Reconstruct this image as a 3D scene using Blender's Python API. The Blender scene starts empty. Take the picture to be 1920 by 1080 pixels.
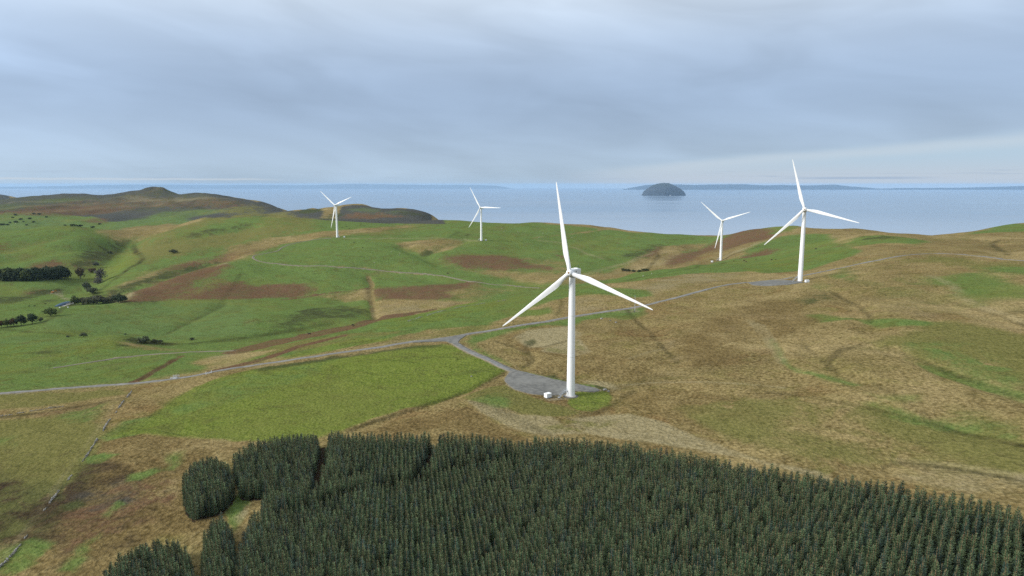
# Wind turbines on rolling hills above the sea. Lengths in metres; the survey data below is in world coordinates.
import bpy, bmesh, random, json
import math, numpy as np
CAM_Z = 300.0
# ---------------------------------------------------------------- lattice noise
def _hash(ix, iy, seed):
    h = (ix.astype(np.int64) * 374761393 + iy.astype(np.int64) * 668265263 + seed * 974634777) & 0x7fffffff
    h = ((h ^ (h >> 13)) * 1274126177) & 0x7fffffff
    h = ((h ^ (h >> 16)) * 1911520717) & 0x7fffffff
    return ((h ^ (h >> 15)) & 0xffff) / 65535.0
def vnoise(x, y, wl, seed):
    x = np.asarray(x, float) / wl; y = np.asarray(y, float) / wl
    ix = np.floor(x); iy = np.floor(y); fx = x - ix; fy = y - iy
    fx = fx * fx * fx * (fx * (fx * 6 - 15) + 10); fy = fy * fy * fy * (fy * (fy * 6 - 15) + 10)
    ix = ix.astype(np.int64); iy = iy.astype(np.int64)
    a = _hash(ix, iy, seed); b = _hash(ix + 1, iy, seed); c = _hash(ix, iy + 1, seed); d = _hash(ix + 1, iy + 1, seed)
    return (a + (b - a) * fx) * (1 - fy) + (c + (d - c) * fx) * fy - 0.5
def sstep(a, b, x):
    t = np.clip((x - a) / (b - a), 0, 1); return t * t * (3 - 2 * t)
# ---------------------------------------------------------------- terrain: survey points joined by a smooth surface
class Terrain:
    KA = 1.6; CC = 0.02
    def emb(self, x, y):
        r = np.maximum(np.hypot(x, y), 45.0); a = np.arctan2(x, y)
        return np.stack([self.KA * np.cos(a), self.KA * np.sin(a), np.log(r)], -1)
    def __init__(self, pts, calm, folds=()):
        self.folds = [(np.array(p, float), w, dz) for p, w, dz in folds]
        P = np.array(pts, float); self.E = self.emb(P[:, 0], P[:, 1])
        n = len(P); D = np.linalg.norm(self.E[:, None] - self.E[None], axis=-1)
        A = np.zeros((n + 1, n + 1)); A[:n, :n] = np.sqrt(D * D + self.CC ** 2) - 2e-3 * 0 ; A[:n, :n] -= np.eye(n) * 0.0012
        A[:n, n] = 1; A[n, :n] = 1
        b = np.zeros(n + 1); b[:n] = P[:, 2]
        self.W = np.linalg.solve(A, b)
        # lattice over bearing and log distance
        self.na, self.nl = 720, 520
        self.l0, self.l1 = math.log(45.0), math.log(9000.0)
        # finer bearings to the front: warp t in [-1,1] -> bearing
        self.tb = np.linspace(-1, 1, self.na)
        L = np.linspace(self.l0, self.l1, self.nl)
        B = self.bear(self.tb)
        BB, LL = np.meshgrid(B, L, indexing='ij')
        X = np.exp(LL) * np.sin(BB); Y = np.exp(LL) * np.cos(BB)
        Z = np.empty(X.size); xf, yf = X.ravel(), Y.ravel()
        for i in range(0, X.size, 20000):
            e = self.emb(xf[i:i + 20000], yf[i:i + 20000])
            d2 = (e ** 2).sum(1)[:, None] + (self.E ** 2).sum(1)[None] - 2 * e @ self.E.T
            Z[i:i + 20000] = np.sqrt(np.maximum(d2, 0) + self.CC ** 2) @ self.W[:-1] + self.W[-1]
        self.Z = Z.reshape(self.na, self.nl)
        self.calm = np.array(calm, float)
    def bear(self, t): return math.pi * (0.45 * t + 0.55 * np.sign(t) * np.abs(t) ** 3)
    def ibear(self, b):
        lo = -np.ones_like(b); hi = np.ones_like(b)
        for _ in range(24):
            m = (lo + hi) / 2; g = self.bear(m) < b
            lo = np.where(g, m, lo); hi = np.where(g, hi, m)
        return (lo + hi) / 2
    def base(self, x, y):
        r = np.maximum(np.hypot(x, y), 45.01)
        fi = (self.ibear(np.arctan2(x, y)) + 1) / 2 * (self.na - 1); fj = (np.log(r) - self.l0) / (self.l1 - self.l0) * (self.nl - 1)
        i = np.clip(np.floor(fi).astype(int), 1, self.na - 3); j = np.clip(np.floor(fj).astype(int), 1, self.nl - 3)
        u = np.clip(fi - i, -1, 2); v = np.clip(fj - j, -1, 2)
        def w(t): return (((-t + 2) * t - 1) * t / 2, ((3 * t - 5) * t * t + 2) / 2, ((-3 * t + 4) * t + 1) * t / 2, (t - 1) * t * t / 2)
        wu, wv = w(u), w(v); z = 0
        for a in range(4):
            for b in range(4): z = z + wu[a] * wv[b] * self.Z[i + a - 1, j + b - 1]
        return z
    def __call__(self, x, y):
        x = np.atleast_1d(np.asarray(x, float)); y = np.atleast_1d(np.asarray(y, float)); r = np.hypot(x, y)
        z = self.base(x, y)
        far = sstep(1600, 2600, r); mid = sstep(350, 900, r)
        n = vnoise(x, y, 70, 1) * (1.1 + 2.2 * mid) + vnoise(x, y, 28, 2) * (0.7 + 0.8 * mid) + vnoise(x + 0.4 * y, y, 11, 3) * 0.45 + vnoise(x, y, 4.5, 4) * 0.16
        n = n + mid * (1 - far) * vnoise(x + .3 * y, y, 150, 8) * 7
        n = n + far * (vnoise(x, y, 420, 5) * 10 + vnoise(x, y, 190, 6) * 9 + vnoise(x, y, 90, 7) * 8 + vnoise(x, y, 42, 9) * 4)
        for P, w, dz in self.folds:
            k = np.nonzero((x > P[:, 0].min() - 2.5 * w) & (x < P[:, 0].max() + 2.5 * w) & (y > P[:, 1].min() - 2.5 * w) & (y < P[:, 1].max() + 2.5 * w))
            if len(k[0]): z[k] = z[k] + dz * np.exp(-(seg_dist(x[k], y[k], P) / w) ** 2)
        q = 1.0
        for cx, cy, cr in self.calm: q = q * sstep(cr * 0.7, cr * 1.8, np.hypot(x - cx, y - cy))
        return np.maximum(z + n * q * sstep(2, 40, z), -4.0)
def seg_dist(x, y, pts, closed=False):
    best = np.full(np.shape(x), 1e9)
    P = list(pts) + ([pts[0]] if closed else [])
    for (ax, ay), (bx, by) in zip(P[:-1], P[1:]):
        dx, dy = bx - ax, by - ay; L = dx * dx + dy * dy + 1e-9
        t = np.clip(((x - ax) * dx + (y - ay) * dy) / L, 0, 1)
        best = np.minimum(best, np.hypot(x - ax - t * dx, y - ay - t * dy))
    return best
def inside(x, y, pts):
    c = np.zeros(np.shape(x), bool); n = len(pts)
    for i in range(n):
        ax, ay = pts[i]; bx, by = pts[(i + 1) % n]
        if ay == by: continue
        k = ((ay > y) != (by > y)) & (x < (bx - ax) * (y - ay) / (by - ay) + ax)
        c ^= k
    return c

DATA = json.loads('''{"pts":[[28.3,318.3,199.11],[243.2,570.9,219.4],[318.1,1035.9,185.38],[-329.7,1288.6,201.45],[-56.5,1255.6,198.08],[-154.5,190.8,184],
[-164.2,229.9,186],[-205.1,258.8,183],[-156.7,269.1,190],[-221.3,315.6,184.5],[-294.8,379.5,181],[-220.6,384.7,184.5],[-176.2,405.7,189],
[-108.7,424.0,194.5],[-44.6,447.1,199],[-109.9,339.4,193],[-150.8,303.3,189],[-77.3,368.9,196],[-35.1,308.7,197.5],[-82.6,280.7,192.5],
[-86.8,203.6,190],[-46.2,213.7,194],[0.0,207.7,197],[55.2,195.6,203],[92.0,172.1,207],[120.2,152.0,211],[0.0,143.7,196],[-89.1,157.5,186],
[75.3,118.0,209],[11.0,341.7,199.41],[47.3,315.8,199.11],[33.0,289.4,199],[-15.4,316.1,199],[77.9,333.4,206],[101.3,284.2,208],[70.4,253.3,203],
[131.7,374.3,213],[151.8,294.4,217],[160.9,235.0,214],[122.5,216.0,208],[145.8,187.4,212],[177.4,232.1,219],[221.0,375.3,225],[239.3,318.4,226],
[192.6,449.1,217.5],[332.7,473.6,232],[45.3,495.4,203],[94.7,518.6,206],[150.7,560.3,211.5],[220.3,581.6,216.5],[317.2,630.5,226],[371.4,639.7,233.5],
[401.4,639.9,236],[418.1,554.4,238],[228.4,880,194.62],[151.2,800,195.96],[84.0,760,190.27],[0.0,700,186.62],[-55.8,640,186.57],[-115.9,560,188.08],
[-147.8,545,182.66],[-167.7,525,182.26],[-194.0,505,179.31],[-208.3,500,177.22],[-247.1,497,175.5],[-282.0,495,173.56],[-298.4,470,174.9],
[-321.7,465,172.77],[-245.3,640,157.52],[-305.0,605,156.4],[-344.8,625,154.73],[-409.0,640,155.95],[-509.5,665,154.12],[-380.0,580,168.03],
[-337.6,575,170.58],[-456.3,595,165.59],[-424.3,590,166.24],[-301.0,570,165.64],[-264.2,590,162.86],[-472.5,690,159.3],[-510.3,700,154.99],
[-528.2,690,153.13],[-578.0,800,153.05],[-553.0,830,152.9],[-519.6,840,152.48],[-494.0,860,154.5],[-393.9,750,150.11],[-444.9,850,150.72],
[-275.0,720,156.1],[-317.2,870,150.71],[-223.2,780,150.43],[-197.7,730,149.96],[-221.0,900,149.17],[-169.5,790,148.51],[-780.4,1030,152.11],
[-745.5,1050,152.59],[-711.1,1080,151.82],[-646.3,950,149.18],[-696.9,980,151.47],[-684.6,920,148.78],[-677.2,1060,152.03],[-696.4,1150,162.29],
[-730.7,1250,170.06],[-788.4,1400,184.16],[-749.3,1310,176.2],[-861.5,1220,173.18],[-831.6,1280,187.07],[-868.2,1150,162.29],[-1086.0,1450,203.81],
[-1003.6,1430,209.59],[-940.8,1420,214.64],[-897.0,1420,210.22],[-853.6,1420,200.26],[-675.5,1230,172.14],[-696.6,1350,191.47],[-820.6,1480,192.58],
[-798.3,1600,202.58],[-731.2,1620,220.23],[-651.2,1580,229.54],[-590.5,1550,232.68],[-511.6,1530,231.77],[-443.4,1540,225.36],[-423.4,1600,219.97],
[-549.6,1380,199.84],[-588.0,1230,181.82],[-473.3,1160,179.42],[-454.1,1080,175.8],[-487.0,980,163.2],[-503.7,910,157.71],[-513.8,870,149.31],
[-487.7,1150,173.2],[-535.7,1080,162.11],[-485.3,930,155.33],[-364.1,960,154.5],[-288.1,910,151.15],[-275.6,970,160.73],[-418.4,1110,178.49],
[-382.0,1220,192.36],[-432.2,1350,202.02],[-240.1,1180,195.89],[-216.7,1060,173.07],[-141.9,1130,182.54],[-97.3,1030,168.5],[29.4,930,159.05],
[-58.2,920,156.88],[-105.4,830,150.89],[-221.5,1420,208.01],[-327.9,1620,217.72],[-174.4,1600,216.25],[-73.8,1580,214.84],[48.6,1560,213.5],
[168.1,1540,206.23],[225.3,1520,200.35],[281.0,1500,194.64],[358.3,1480,192.01],[430.5,1450,190.8],[-10.0,1280,197.1],[-8.6,1090,173.79],
[83.2,1180,186.63],[118.8,1080,179.22],[185.9,1250,189.72],[294.9,1300,190.4],[261.7,1150,180.46],[184.6,1020,173.01],[109.2,990,169.67],
[66.8,940,165.03],[362.2,1250,184.81],[414.4,1310,203.9],[446.2,1300,215.28],[478.9,1280,222.56],[516.3,1250,226.32],[546.7,1230,222.23],
[598.9,1200,224.13],[646.3,1150,220.57],[653.0,1100,218.45],[688.8,1050,223.79],[867.8,1250,219.02],[917.9,1280,223.06],[972.3,1300,225.9],
[372.2,1080,200.48],[319.0,1070,188.77],[361.5,960,201.72],[380.9,900,213.53],[442.6,1180,209.75],[492.6,1050,215.59],[469.2,910,231.82],
[486.6,890,234.02],[508.8,880,232.69],[524.6,860,229.52],[552.1,1040,226.95],[375.1,760,228.17],[538.5,800,229.42],[559.5,760,229.97],
[289.0,680,215.88],[260.6,690,214.64],[245.4,800,203.57],[-2606.8,3500,197.98],[-2562.7,3300,183.45],[-2611.1,3200,172.15],[-2637.0,3600,217.23],
[-2665.6,3700,229.15],[-2550.4,3700,234.84],[-2420.7,3700,241.94],[-2246.9,3650,241.32],[-2119.3,3600,233.83],[-1978.9,3550,245.65],
[-1881.7,3500,266.54],[-1812.9,3500,279.94],[-1759.5,3500,270.56],[-1655.9,3450,249.83],[-1539.5,3400,254.47],[-1452.4,3350,248.71],
[-1354.9,3300,236.81],[-1240.3,3200,223.97],[-1172.8,3150,213.03],[-1065.3,3050,201.69],[-951.3,2950,184.42],[-843.6,2700,190.04],
[-807.2,2700,204.64],[-765.3,2700,205.68],[-726.9,2650,196.17],[-596.3,2400,218.94],[-558.7,2400,226.34],[-512.3,2400,222.64],[-453.1,2380,206.75],
[-401.6,2350,212.47],[-346.9,2350,207.93],[-292.3,2350,198.84],[-248.5,2330,178.04],[-4435.8,6000,212.75],[-4646.4,6000,198.93],[-1540.2,2300,177.82],
[-1682.9,2250,171.74],[-1332.3,2250,171.74],[-1334.6,2600,182.04],[-1131.7,2600,192.1],[-1536.3,3000,210.24],[-1803.8,2700,198.39],
[-932.6,2500,198.18],[-1977.4,2650,190.03],[-1653.1,2800,194.62],[-517.9,2080,199.19],[-323.7,2080,200.8],[-1305.8,1750,165],[-1203.2,1720,160],
[-1136.4,1720,165],[-1029.4,1720,170],[-1006.6,1850,175],[-920.6,1880,178],[-704.6,1850,185],[-532.1,1850,180],[-452.7,1820,165],[-282.9,1820,170],
[-201.3,1850,170],[-88.6,1900,130],[59.1,1900,120],[201.3,1850,120],[335.8,1800,110],[516.9,1750,110],[597.0,1600,140],[771.1,1550,130],
[856.6,1450,130],[1268.5,1700,150],[-121.3,2600,-6],[77.7,2500,-6],[447.7,2400,-6],[786.6,2300,-6],[1094.4,2200,-6],[1501.7,2300,-6],[1865.5,2500,-6],
[-182.7,2350,90],[-225.4,2900,-6],[-771.1,3100,-6],[-474.1,3050,-6],[-1057.1,3400,20],[-1455.1,3900,-6],[-2205.9,4300,60],[-2833.2,4500,70],
[-3397.5,4700,90],[-4122.7,5200,120],[-4915.6,6800,-6],[-3525.8,5600,-6],[-2667.6,5200,-6],[-6179.4,7500,-6],[-209.9,4500,-8],[839.5,4500,-8],
[2238.6,4500,-8],[3357.9,4500,-8],[-1287.2,4600,-8],[-396.4,8500,-8],[-4360.6,8500,-8],[4889.1,8500,-8],[-7250.5,8800,-8],[-137.4,680,152],
[-65.0,760,150],[0.0,800,152],[93.6,860,158],[167.9,900,165],[-192.8,620,158],[-169.1,640,155],[-153.2,128.6,182],[-459.6,385.7,165],
[-1072.5,899.9,195],[-2681.2,2249.8,200],[-4596.3,3856.7,60],[-295.4,52.1,180],[-1181.8,208.4,200],[-3939.2,694.6,190],[-8370.9,1476.0,150],
[-383.0,-321.4,190],[-2298.1,-1928.4,210],[-6511.4,-5463.7,180],[0.0,-150.0,195],[0.0,-600.0,200],[0.0,-3000.0,215],[0.0,-8500.0,190],
[383.0,-321.4,215],[2298.1,-1928.4,220],[6511.4,-5463.7,180],[147.7,26.0,212],[492.4,86.8,230],[1477.2,260.5,220],[3939.2,694.6,60],[114.9,96.4,214],
[306.4,257.1,232],[689.4,578.5,236],[1302.3,1092.7,170],[2298.1,1928.4,-6],[7361.2,4250.0,-8],[0.0,60.0,193],[0.0,-60.0,194],[-60.0,0.0,190],
[60.0,0.0,200],[-86.6,50.0,187],[95.3,55.0,208],[0.0,100.0,195]],"calm":[[28.35,318.32,10],[243.22,570.89,10],[318.11,1035.89,10],
[-329.74,1288.56,10],[-56.45,1255.59,10]],"folds":[[[[-788.5,1396.0],[-769.3,1336.2],[-727.1,1227.1],[-696.4,1150.3],[-673.2,1084.4],[-642.3,1006.6]],
38,-13],[[[-486.2,1157.4],[-513.0,1125.2],[-527.5,1063.1],[-528.2,969.5],[-539.4,914.7]],24,-6],[[[355.2,1260.4],[272.6,1158.6],[192.8,1066.5],
[115.6,978.2]],35,-4],[[[-191.5,1193.3],[-152.4,1143.4],[-115.6,1089.1]],16,-6],[[[-89.8,1248.7],[-113.4,1207.4],[-136.3,1159.1]],14,-4],
[[[183.0,328.9],[183.5,309.0],[185.8,288.7],[188.5,268.4],[192.4,246.1]],5,-1.6],[[[156.9,359.9],[151.0,336.2],[145.4,295.8],[152.9,278.4]],5,-1.0],
[[[112.4,289.6],[136.6,263.1],[153.7,241.9],[166.4,210.5]],4,-0.9],[[[121.2,211.9],[130.6,214.6],[141.4,204.4],[152.3,191.1]],2.5,-0.5],
[[[-309.6,557.1],[-279.7,554.7],[-260.6,581.8],[-242.9,633.5],[-216.0,676.9],[-193.5,714.6]],14,-2.5],[[[-215.6,1013.0],[-194.9,933.5],[-174.5,842.4],
[-154.2,759.9]],7,-2.5],[[[13.4,419.4],[8.5,405.8],[12.2,379.9],[7.3,364.9]],4,-1.0],[[[-667.4,1355.3],[-609.9,1395.3],[-548.0,1434.9]],24,-7],
[[[-615.7,1170.1],[-549.2,1207.7],[-485.0,1264.9],[-405.7,1297.9]],26,-6],[[[-932.2,1239.0],[-911.9,1295.3],[-885.0,1348.8]],22,-5],[[[-884.7,1172.9],
[-851.1,1219.1],[-813.5,1282.4],[-803.5,1369.3]],24,-6],[[[-1969.6,2726.6],[-1886.8,2826.6],[-1821.8,3012.5],[-1728.4,3098.4]],60,-14],
[[[-1659.4,2540.3],[-1708.2,2894.3],[-1623.0,2988.4],[-1513.1,3099.3]],70,-14],[[[-1306.9,2758.8],[-1176.9,2809.1],[-1081.4,2905.2]],60,-12],
[[[-1795.6,3394.2],[-1783.0,3441.9],[-1723.5,3407.0]],24,13],[[[-1794.9,3323.4],[-1695.2,3423.2]],40,5],[[[-1792.4,3105.6],[-1767.2,3169.4]],26,5],
[[[-2290.1,3499.3],[-2004.9,3256.1]],30,4],[[[-1502.8,3192.1],[-1425.9,3148.7],[-1323.7,3052.4]],55,7],[[[0.0,1179.5],[88.8,1261.5],[180.6,1360.3]],
40,-6],[[[34.4,1096.4],[109.1,1159.9],[200.4,1281.0]],30,-5],[[[-261.7,1039.2],[-195.3,1033.3],[-126.9,1005.8],[-74.7,945.8]],20,-3],
[[[-384.5,1062.9],[-329.6,1047.2],[-282.6,995.6]],18,-3],[[[-240.9,757.6],[-199.3,783.8],[-167.0,778.1]],18,-2.5],[[[-352.9,669.7],[-357.2,747.9],
[-366.6,855.8]],10,-1.8],[[[-531.1,2134.7],[-428.0,2117.6],[-324.6,2086.8]],30,-8],[[[78.0,334.0],[99.2,333.3],[116.9,315.6],[127.3,291.9]],14,-1.6],
[[[82.8,472.9],[89.7,415.9],[87.2,350.0]],9,-1.2],[[[144.7,433.0],[139.9,356.6],[131.0,306.9]],10,-1.5],[[[239.3,504.4],[219.7,422.4],[196.0,361.4]],
8,-1.6],[[[273.4,437.0],[265.4,384.0],[263.0,341.9]],9,-2.0],[[[-72.4,286.3],[-57.7,295.3],[-40.1,308.5],[-16.2,334.4],[-4.3,354.9]],4,-1.2],
[[[594.9,854.9],[557.7,778.5],[452.2,619.8]],14,-3]],"cov":[["grass",0.95,9.2,[[-2357.1,2889.8],[-2139.2,2730.2],[-2042.5,2718.1],[-1865.8,2593.9],
[-1784.8,2597.3],[-1756.3,2681.3],[-1728.8,2775.5],[-1663.8,2816.5],[-1535.4,2743.2],[-1421.3,2688.3],[-1305.8,2623.9],[-1211.3,2595.9],
[-691.1,1586.8],[-623.1,1540.5],[-565.8,1515.0],[-514.5,1502.7],[-471.6,1515.2],[-568.4,2057.2],[-494.0,2047.7],[-419.9,2036.1],[-347.2,2027.9],
[-284.4,2088.0],[-168.9,1668.7],[-115.1,1689.0],[-59.1,1687.0],[-3.2,1627.4],[47.7,1531.4],[92.1,1477.6],[134.6,1439.1],[178.8,1433.0],[223.6,1433.0],
[268.8,1434.9],[350.3,1555.9],[382.1,1453.2],[405.5,1348.4],[442.8,1312.1],[514.9,1375.6],[498.2,1217.3],[597.5,1344.2],[554.1,1136.4],[578.8,1090.5],
[394.0,761.7],[335.3,699.9],[295.6,670.9],[276.4,675.2],[249.0,658.6],[225.2,659.7],[200.1,656.6],[175.4,654.4],[153.1,646.8],[131.0,638.6],
[107.2,617.0],[83.9,589.7],[62.9,567.7],[43.3,546.3],[20.5,515.5],[0.0,484.7],[-15.1,472.2],[-29.5,461.9],[-43.3,452.2],[-57.3,447.8],[-70.7,442.1],
[-84.4,439.4],[-97.7,436.0],[-111.4,434.4],[-125.9,431.3],[-140.0,427.5],[-153.7,423.4],[-166.9,418.7],[-179.3,412.8],[-190.9,407.2],[-203.3,403.7],
[-213.5,396.6],[-224.8,392.2],[-237.5,390.9],[-250.2,389.6],[-261.9,386.9],[-273.5,384.4],[-284.3,381.0],[-296.0,379.0],[-310.3,380.5],[-326.4,383.8],
[-387.1,457.6],[-463.0,550.2],[-571.7,683.0],[-695.7,835.5],[-836.2,1009.5],[-956.2,1160.3],[-1466.1,1788.3]]],["heath",1,7.5,[[-5178.6,6365.1],
[-4925.2,6360.3],[-4780.7,6499.6],[-2771.2,3976.1],[-2611.9,3951.1],[-2426.2,3879.6],[-2159.9,3661.2],[-2042.0,3686.7],[-1778.5,3435.0],
[-1695.5,3561.8],[-1449.0,3342.8],[-1252.2,3108.6],[-1103.3,2964.3],[-1087.9,3184.7],[-694.0,2233.2],[-593.4,2119.5],[-667.8,2125.0],[-530.2,1521.5],
[-578.8,1512.0],[-640.6,1536.1],[-709.0,1570.9],[-1208.5,2464.5],[-1281.2,2444.1],[-1354.8,2428.0],[-1389.6,2347.9],[-1695.7,2691.7],[-1780.2,2603.2],
[-1855.8,2588.7],[-2005.6,2674.5],[-2108.8,2693.5],[-2177.3,2668.4]]],["grass",0.45,29.3,[[-4406.1,5409.9],[-4255.5,5450.3],[-2649.0,3545.7],
[-2238.0,3136.9],[-1977.4,2896.2],[-1945.3,2814.3],[-1999.5,2767.8],[-2058.6,2731.8],[-2121.9,2703.9],[-2177.3,2668.4]]],
["grass",0.5,20.8,[[-2343.6,3359.5],[-2161.7,3321.5],[-1931.0,3154.1],[-1933.2,3003.4],[-2098.1,3039.3]]],["grass",0.45,19.1,[[-1762.6,2637.4],
[-1844.3,2970.0],[-1736.0,3066.5],[-1683.5,3013.7],[-1747.5,2847.2],[-1734.8,2656.3]]],["grass",0.4,18.6,[[-1668.5,3029.3],[-1615.0,3109.4],
[-1546.8,3169.4],[-1351.3,2980.9],[-1227.5,2932.6],[-1078.3,2894.8],[-1193.7,2849.1],[-1299.0,2887.4],[-1445.3,3006.0],[-1605.9,2997.7]]],
["bracken",0.7,23.5,[[-1485.8,2356.4],[-1514.0,2463.3],[-1435.8,2427.7],[-1379.4,2323.8],[-1426.3,2288.3]]],["bracken",0.45,28.9,[[-1993.2,2758.7],
[-1986.6,2843.8],[-1957.2,2832.4],[-1840.8,2588.8]]],["bracken",0.4,41.7,[[-1806.9,3241.4],[-1793.8,3361.3],[-1811.9,3716.1],[-1633.3,3195.7],
[-1735.0,3154.8]]],["cool",0.9,15.1,[[-2027.5,2482.8],[-1942.1,2478.7],[-1889.5,2517.8],[-1798.3,2506.9],[-1747.3,2553.6],[-1550.4,2371.5],
[-1450.8,2300.0],[-1378.0,2278.7],[-903.2,1412.5],[-935.7,1420.7],[-994.4,1416.8],[-1531.4,2066.9],[-1558.7,1998.3],[-1560.1,1904.6]]],
["cool",0.85,14.0,[[-1268.2,2125.8],[-1383.1,2457.3],[-1352.8,2596.1],[-1206.1,2562.7],[-713.5,1567.2],[-1148.1,2232.9],[-1177.1,2126.3],
[-853.5,1438.7]]],["grass",0.8,13.9,[[-883.5,1470.9],[-1205.7,2210.6],[-1203.7,2454.4],[-1144.3,2225.3],[-1188.5,2116.7],[-864.1,1438.0]]],
["olive",0.25,35.6,[[-5178.6,6365.1],[-4447.2,5741.5],[-4356.2,5921.3],[-2771.2,3976.1],[-2341.5,3543.8],[-2173.1,3479.1],[-1898.2,3225.2],
[-1864.4,3370.3],[-1771.3,3420.3],[-1695.5,3561.8],[-1329.4,3066.8],[-1176.2,2966.2],[-1054.7,2933.6],[-770.7,2390.2],[-674.7,2169.4],[-760.4,2223.1],
[-970.0,2600.0],[-1045.3,2586.4],[-1143.8,2628.3],[-1250.6,2637.6],[-1359.3,2649.0],[-1497.3,2712.4],[-1600.4,2708.5],[-1720.6,2732.2],
[-1736.4,2627.4],[-1763.5,2548.4],[-1820.8,2517.9],[-1905.4,2526.1],[-1953.4,2487.1],[-2034.8,2492.0]]],["rush",0.3,35.9,[[-5178.6,6365.1],
[-4447.2,5741.5],[-4356.2,5921.3],[-2771.2,3976.1],[-2341.5,3543.8],[-2173.1,3479.1],[-1898.2,3225.2],[-1806.9,3241.4],[-1771.3,3420.3],
[-1695.5,3561.8],[-1329.4,3066.8],[-1176.2,2966.2],[-1054.7,2933.6],[-770.7,2390.2],[-674.7,2169.4],[-809.0,2365.6],[-995.6,2669.4],[-1063.1,2631.8],
[-1190.2,2737.0],[-1314.4,2773.3],[-1376.8,2683.8],[-1523.8,2761.5],[-1710.9,2896.9],[-1726.4,2741.7],[-1729.7,2586.3],[-1752.8,2483.8],
[-1865.2,2511.6],[-1937.5,2485.3],[-2034.8,2492.0]]],["bracken",0.42,36.6,[[-2020.2,2892.9],[-1983.9,3009.5],[-1893.6,3053.7],[-1819.3,3088.8],
[-1748.5,3133.9],[-1656.6,3144.5],[-1552.2,3163.4],[-1362.6,2997.9],[-1247.5,2981.9],[-1132.1,2919.3],[-998.7,2796.4],[-1057.7,2724.4],
[-1123.5,2679.5],[-1260.3,2798.2],[-1379.9,2820.9],[-1586.0,3004.2],[-1588.0,2839.3],[-1690.9,2862.6],[-1691.8,2719.4],[-1740.3,2665.2],
[-1780.2,2603.2]]],["bracken",0.5,27.8,[[-2074.0,2541.2],[-2111.9,2690.7],[-2052.3,2723.3],[-2000.6,2769.4],[-1949.2,2820.2],[-1896.9,2874.1],
[-1852.8,2946.2],[-1740.5,2930.1],[-1607.7,2875.4],[-1663.8,2816.5],[-1714.9,2722.8],[-1708.8,2554.5],[-1747.0,2475.3],[-1882.9,2535.6],
[-1976.2,2535.6]]],["straw",0.3,29.6,[[-1921.7,3179.9],[-1844.1,3217.6],[-1732.9,3197.5],[-1615.6,3159.6],[-1516.7,3158.0],[-1352.8,3011.5],
[-1285.3,3073.6],[-1321.8,2940.2],[-1524.0,3120.2],[-1626.8,3085.0],[-1758.9,3108.4]]],["grass",0.55,24.0,[[-1389.5,2479.4],[-1407.4,2744.1],
[-1338.2,2778.4],[-1260.3,2798.2],[-1058.1,2619.1],[-1115.8,2562.9],[-1187.6,2544.0],[-1252.8,2515.7],[-1346.5,2544.3]]],
["olive",0.5,21.8,[[-1188.4,2636.1],[-1107.6,2666.0],[-1104.1,2904.2],[-728.7,2259.9],[-664.9,2137.4],[-552.7,1579.7],[-618.8,1591.9],
[-1077.0,2565.6]]],["heath",0.9,5.2,[[-691.9,2198.0],[-811.0,2712.2],[-642.1,2296.9],[-598.1,2180.2],[-471.6,1515.2]]],
["rush",0.8,9.7,[[-686.6,2197.5],[-811.0,2712.2],[-707.2,2508.8],[-604.4,2191.0],[-636.2,2153.8]]],["heath",1,3.5,[[-430.9,1537.6],[-568.9,2290.5],
[-490.2,2339.6],[-350.6,2257.7],[-296.7,2478.4],[-151.8,1522.8],[-140.9,1458.9],[-197.3,1495.7],[-251.9,1506.6],[-303.9,1500.7],[-367.9,1524.0]]],
["bracken",0.75,12.1,[[-519.8,2156.5],[-452.0,2154.0],[-379.8,2124.2],[-327.8,2107.2],[-412.0,2036.2],[-511.6,2054.6]]],
["rush",0.6,9.2,[[-589.3,2104.3],[-571.0,2193.5],[-530.6,2167.2],[-528.5,2058.1],[-430.9,1537.6]]],["grass",0.5,12.5,[[-555.5,2235.3],[-482.5,2302.1],
[-400.8,2149.3],[-373.5,2185.8],[-290.9,2201.3],[-363.0,2122.4],[-452.0,2154.0],[-505.9,2170.1]]],["rush",0.5,9.2,[[-374.6,2142.3],[-322.5,2184.4],
[-263.9,2262.0],[-295.1,2106.9],[-345.1,2113.4]]],["bracken",0.8,7.9,[[-820.7,1133.6],[-824.2,1165.1],[-804.5,1198.4],[-771.6,1175.6],
[-767.1,1133.3]]],["bracken",0.6,12.0,[[-754.4,1148.1],[-769.3,1209.4],[-796.8,1319.8],[-777.9,1296.0],[-738.8,1197.1],[-724.3,1135.4]]],
["rush",0.7,12.6,[[-778.5,1194.0],[-797.9,1272.0],[-811.8,1391.7],[-806.4,1426.3],[-801.4,1406.1],[-759.0,1272.0],[-737.9,1187.7],[-732.5,1148.7]]],
["rush",0.35,18.0,[[-815.6,1284.8],[-827.2,1373.2],[-809.7,1439.1],[-801.9,1419.6],[-805.6,1335.1]]],["olive",0.6,13.3,[[-992.2,1205.8],
[-974.8,1244.7],[-951.0,1279.2],[-923.4,1312.0],[-895.1,1364.6],[-893.2,1328.1],[-904.7,1254.8],[-938.0,1242.0],[-946.8,1199.2],[-963.8,1169.9]]],
["bracken",0.4,8.9,[[-1005.8,1223.0],[-984.5,1260.8],[-952.8,1288.8],[-933.7,1254.1],[-966.0,1233.0]]],["moor",0.8,14.2,[[-859.5,1430.0],
[-873.3,1453.8],[-1212.2,2129.7],[-1172.0,2179.4],[-1108.2,2240.6],[-696.1,1541.7],[-681.9,1483.5],[-737.5,1430.9],[-807.5,1434.8],[-830.1,1416.2]]],
["olive",0.6,12.9,[[-805.6,1431.0],[-744.6,1444.9],[-720.4,1490.7],[-709.0,1570.9],[-647.5,1556.0],[-964.2,2530.9],[-706.9,2164.3],[-596.4,2071.2],
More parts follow.
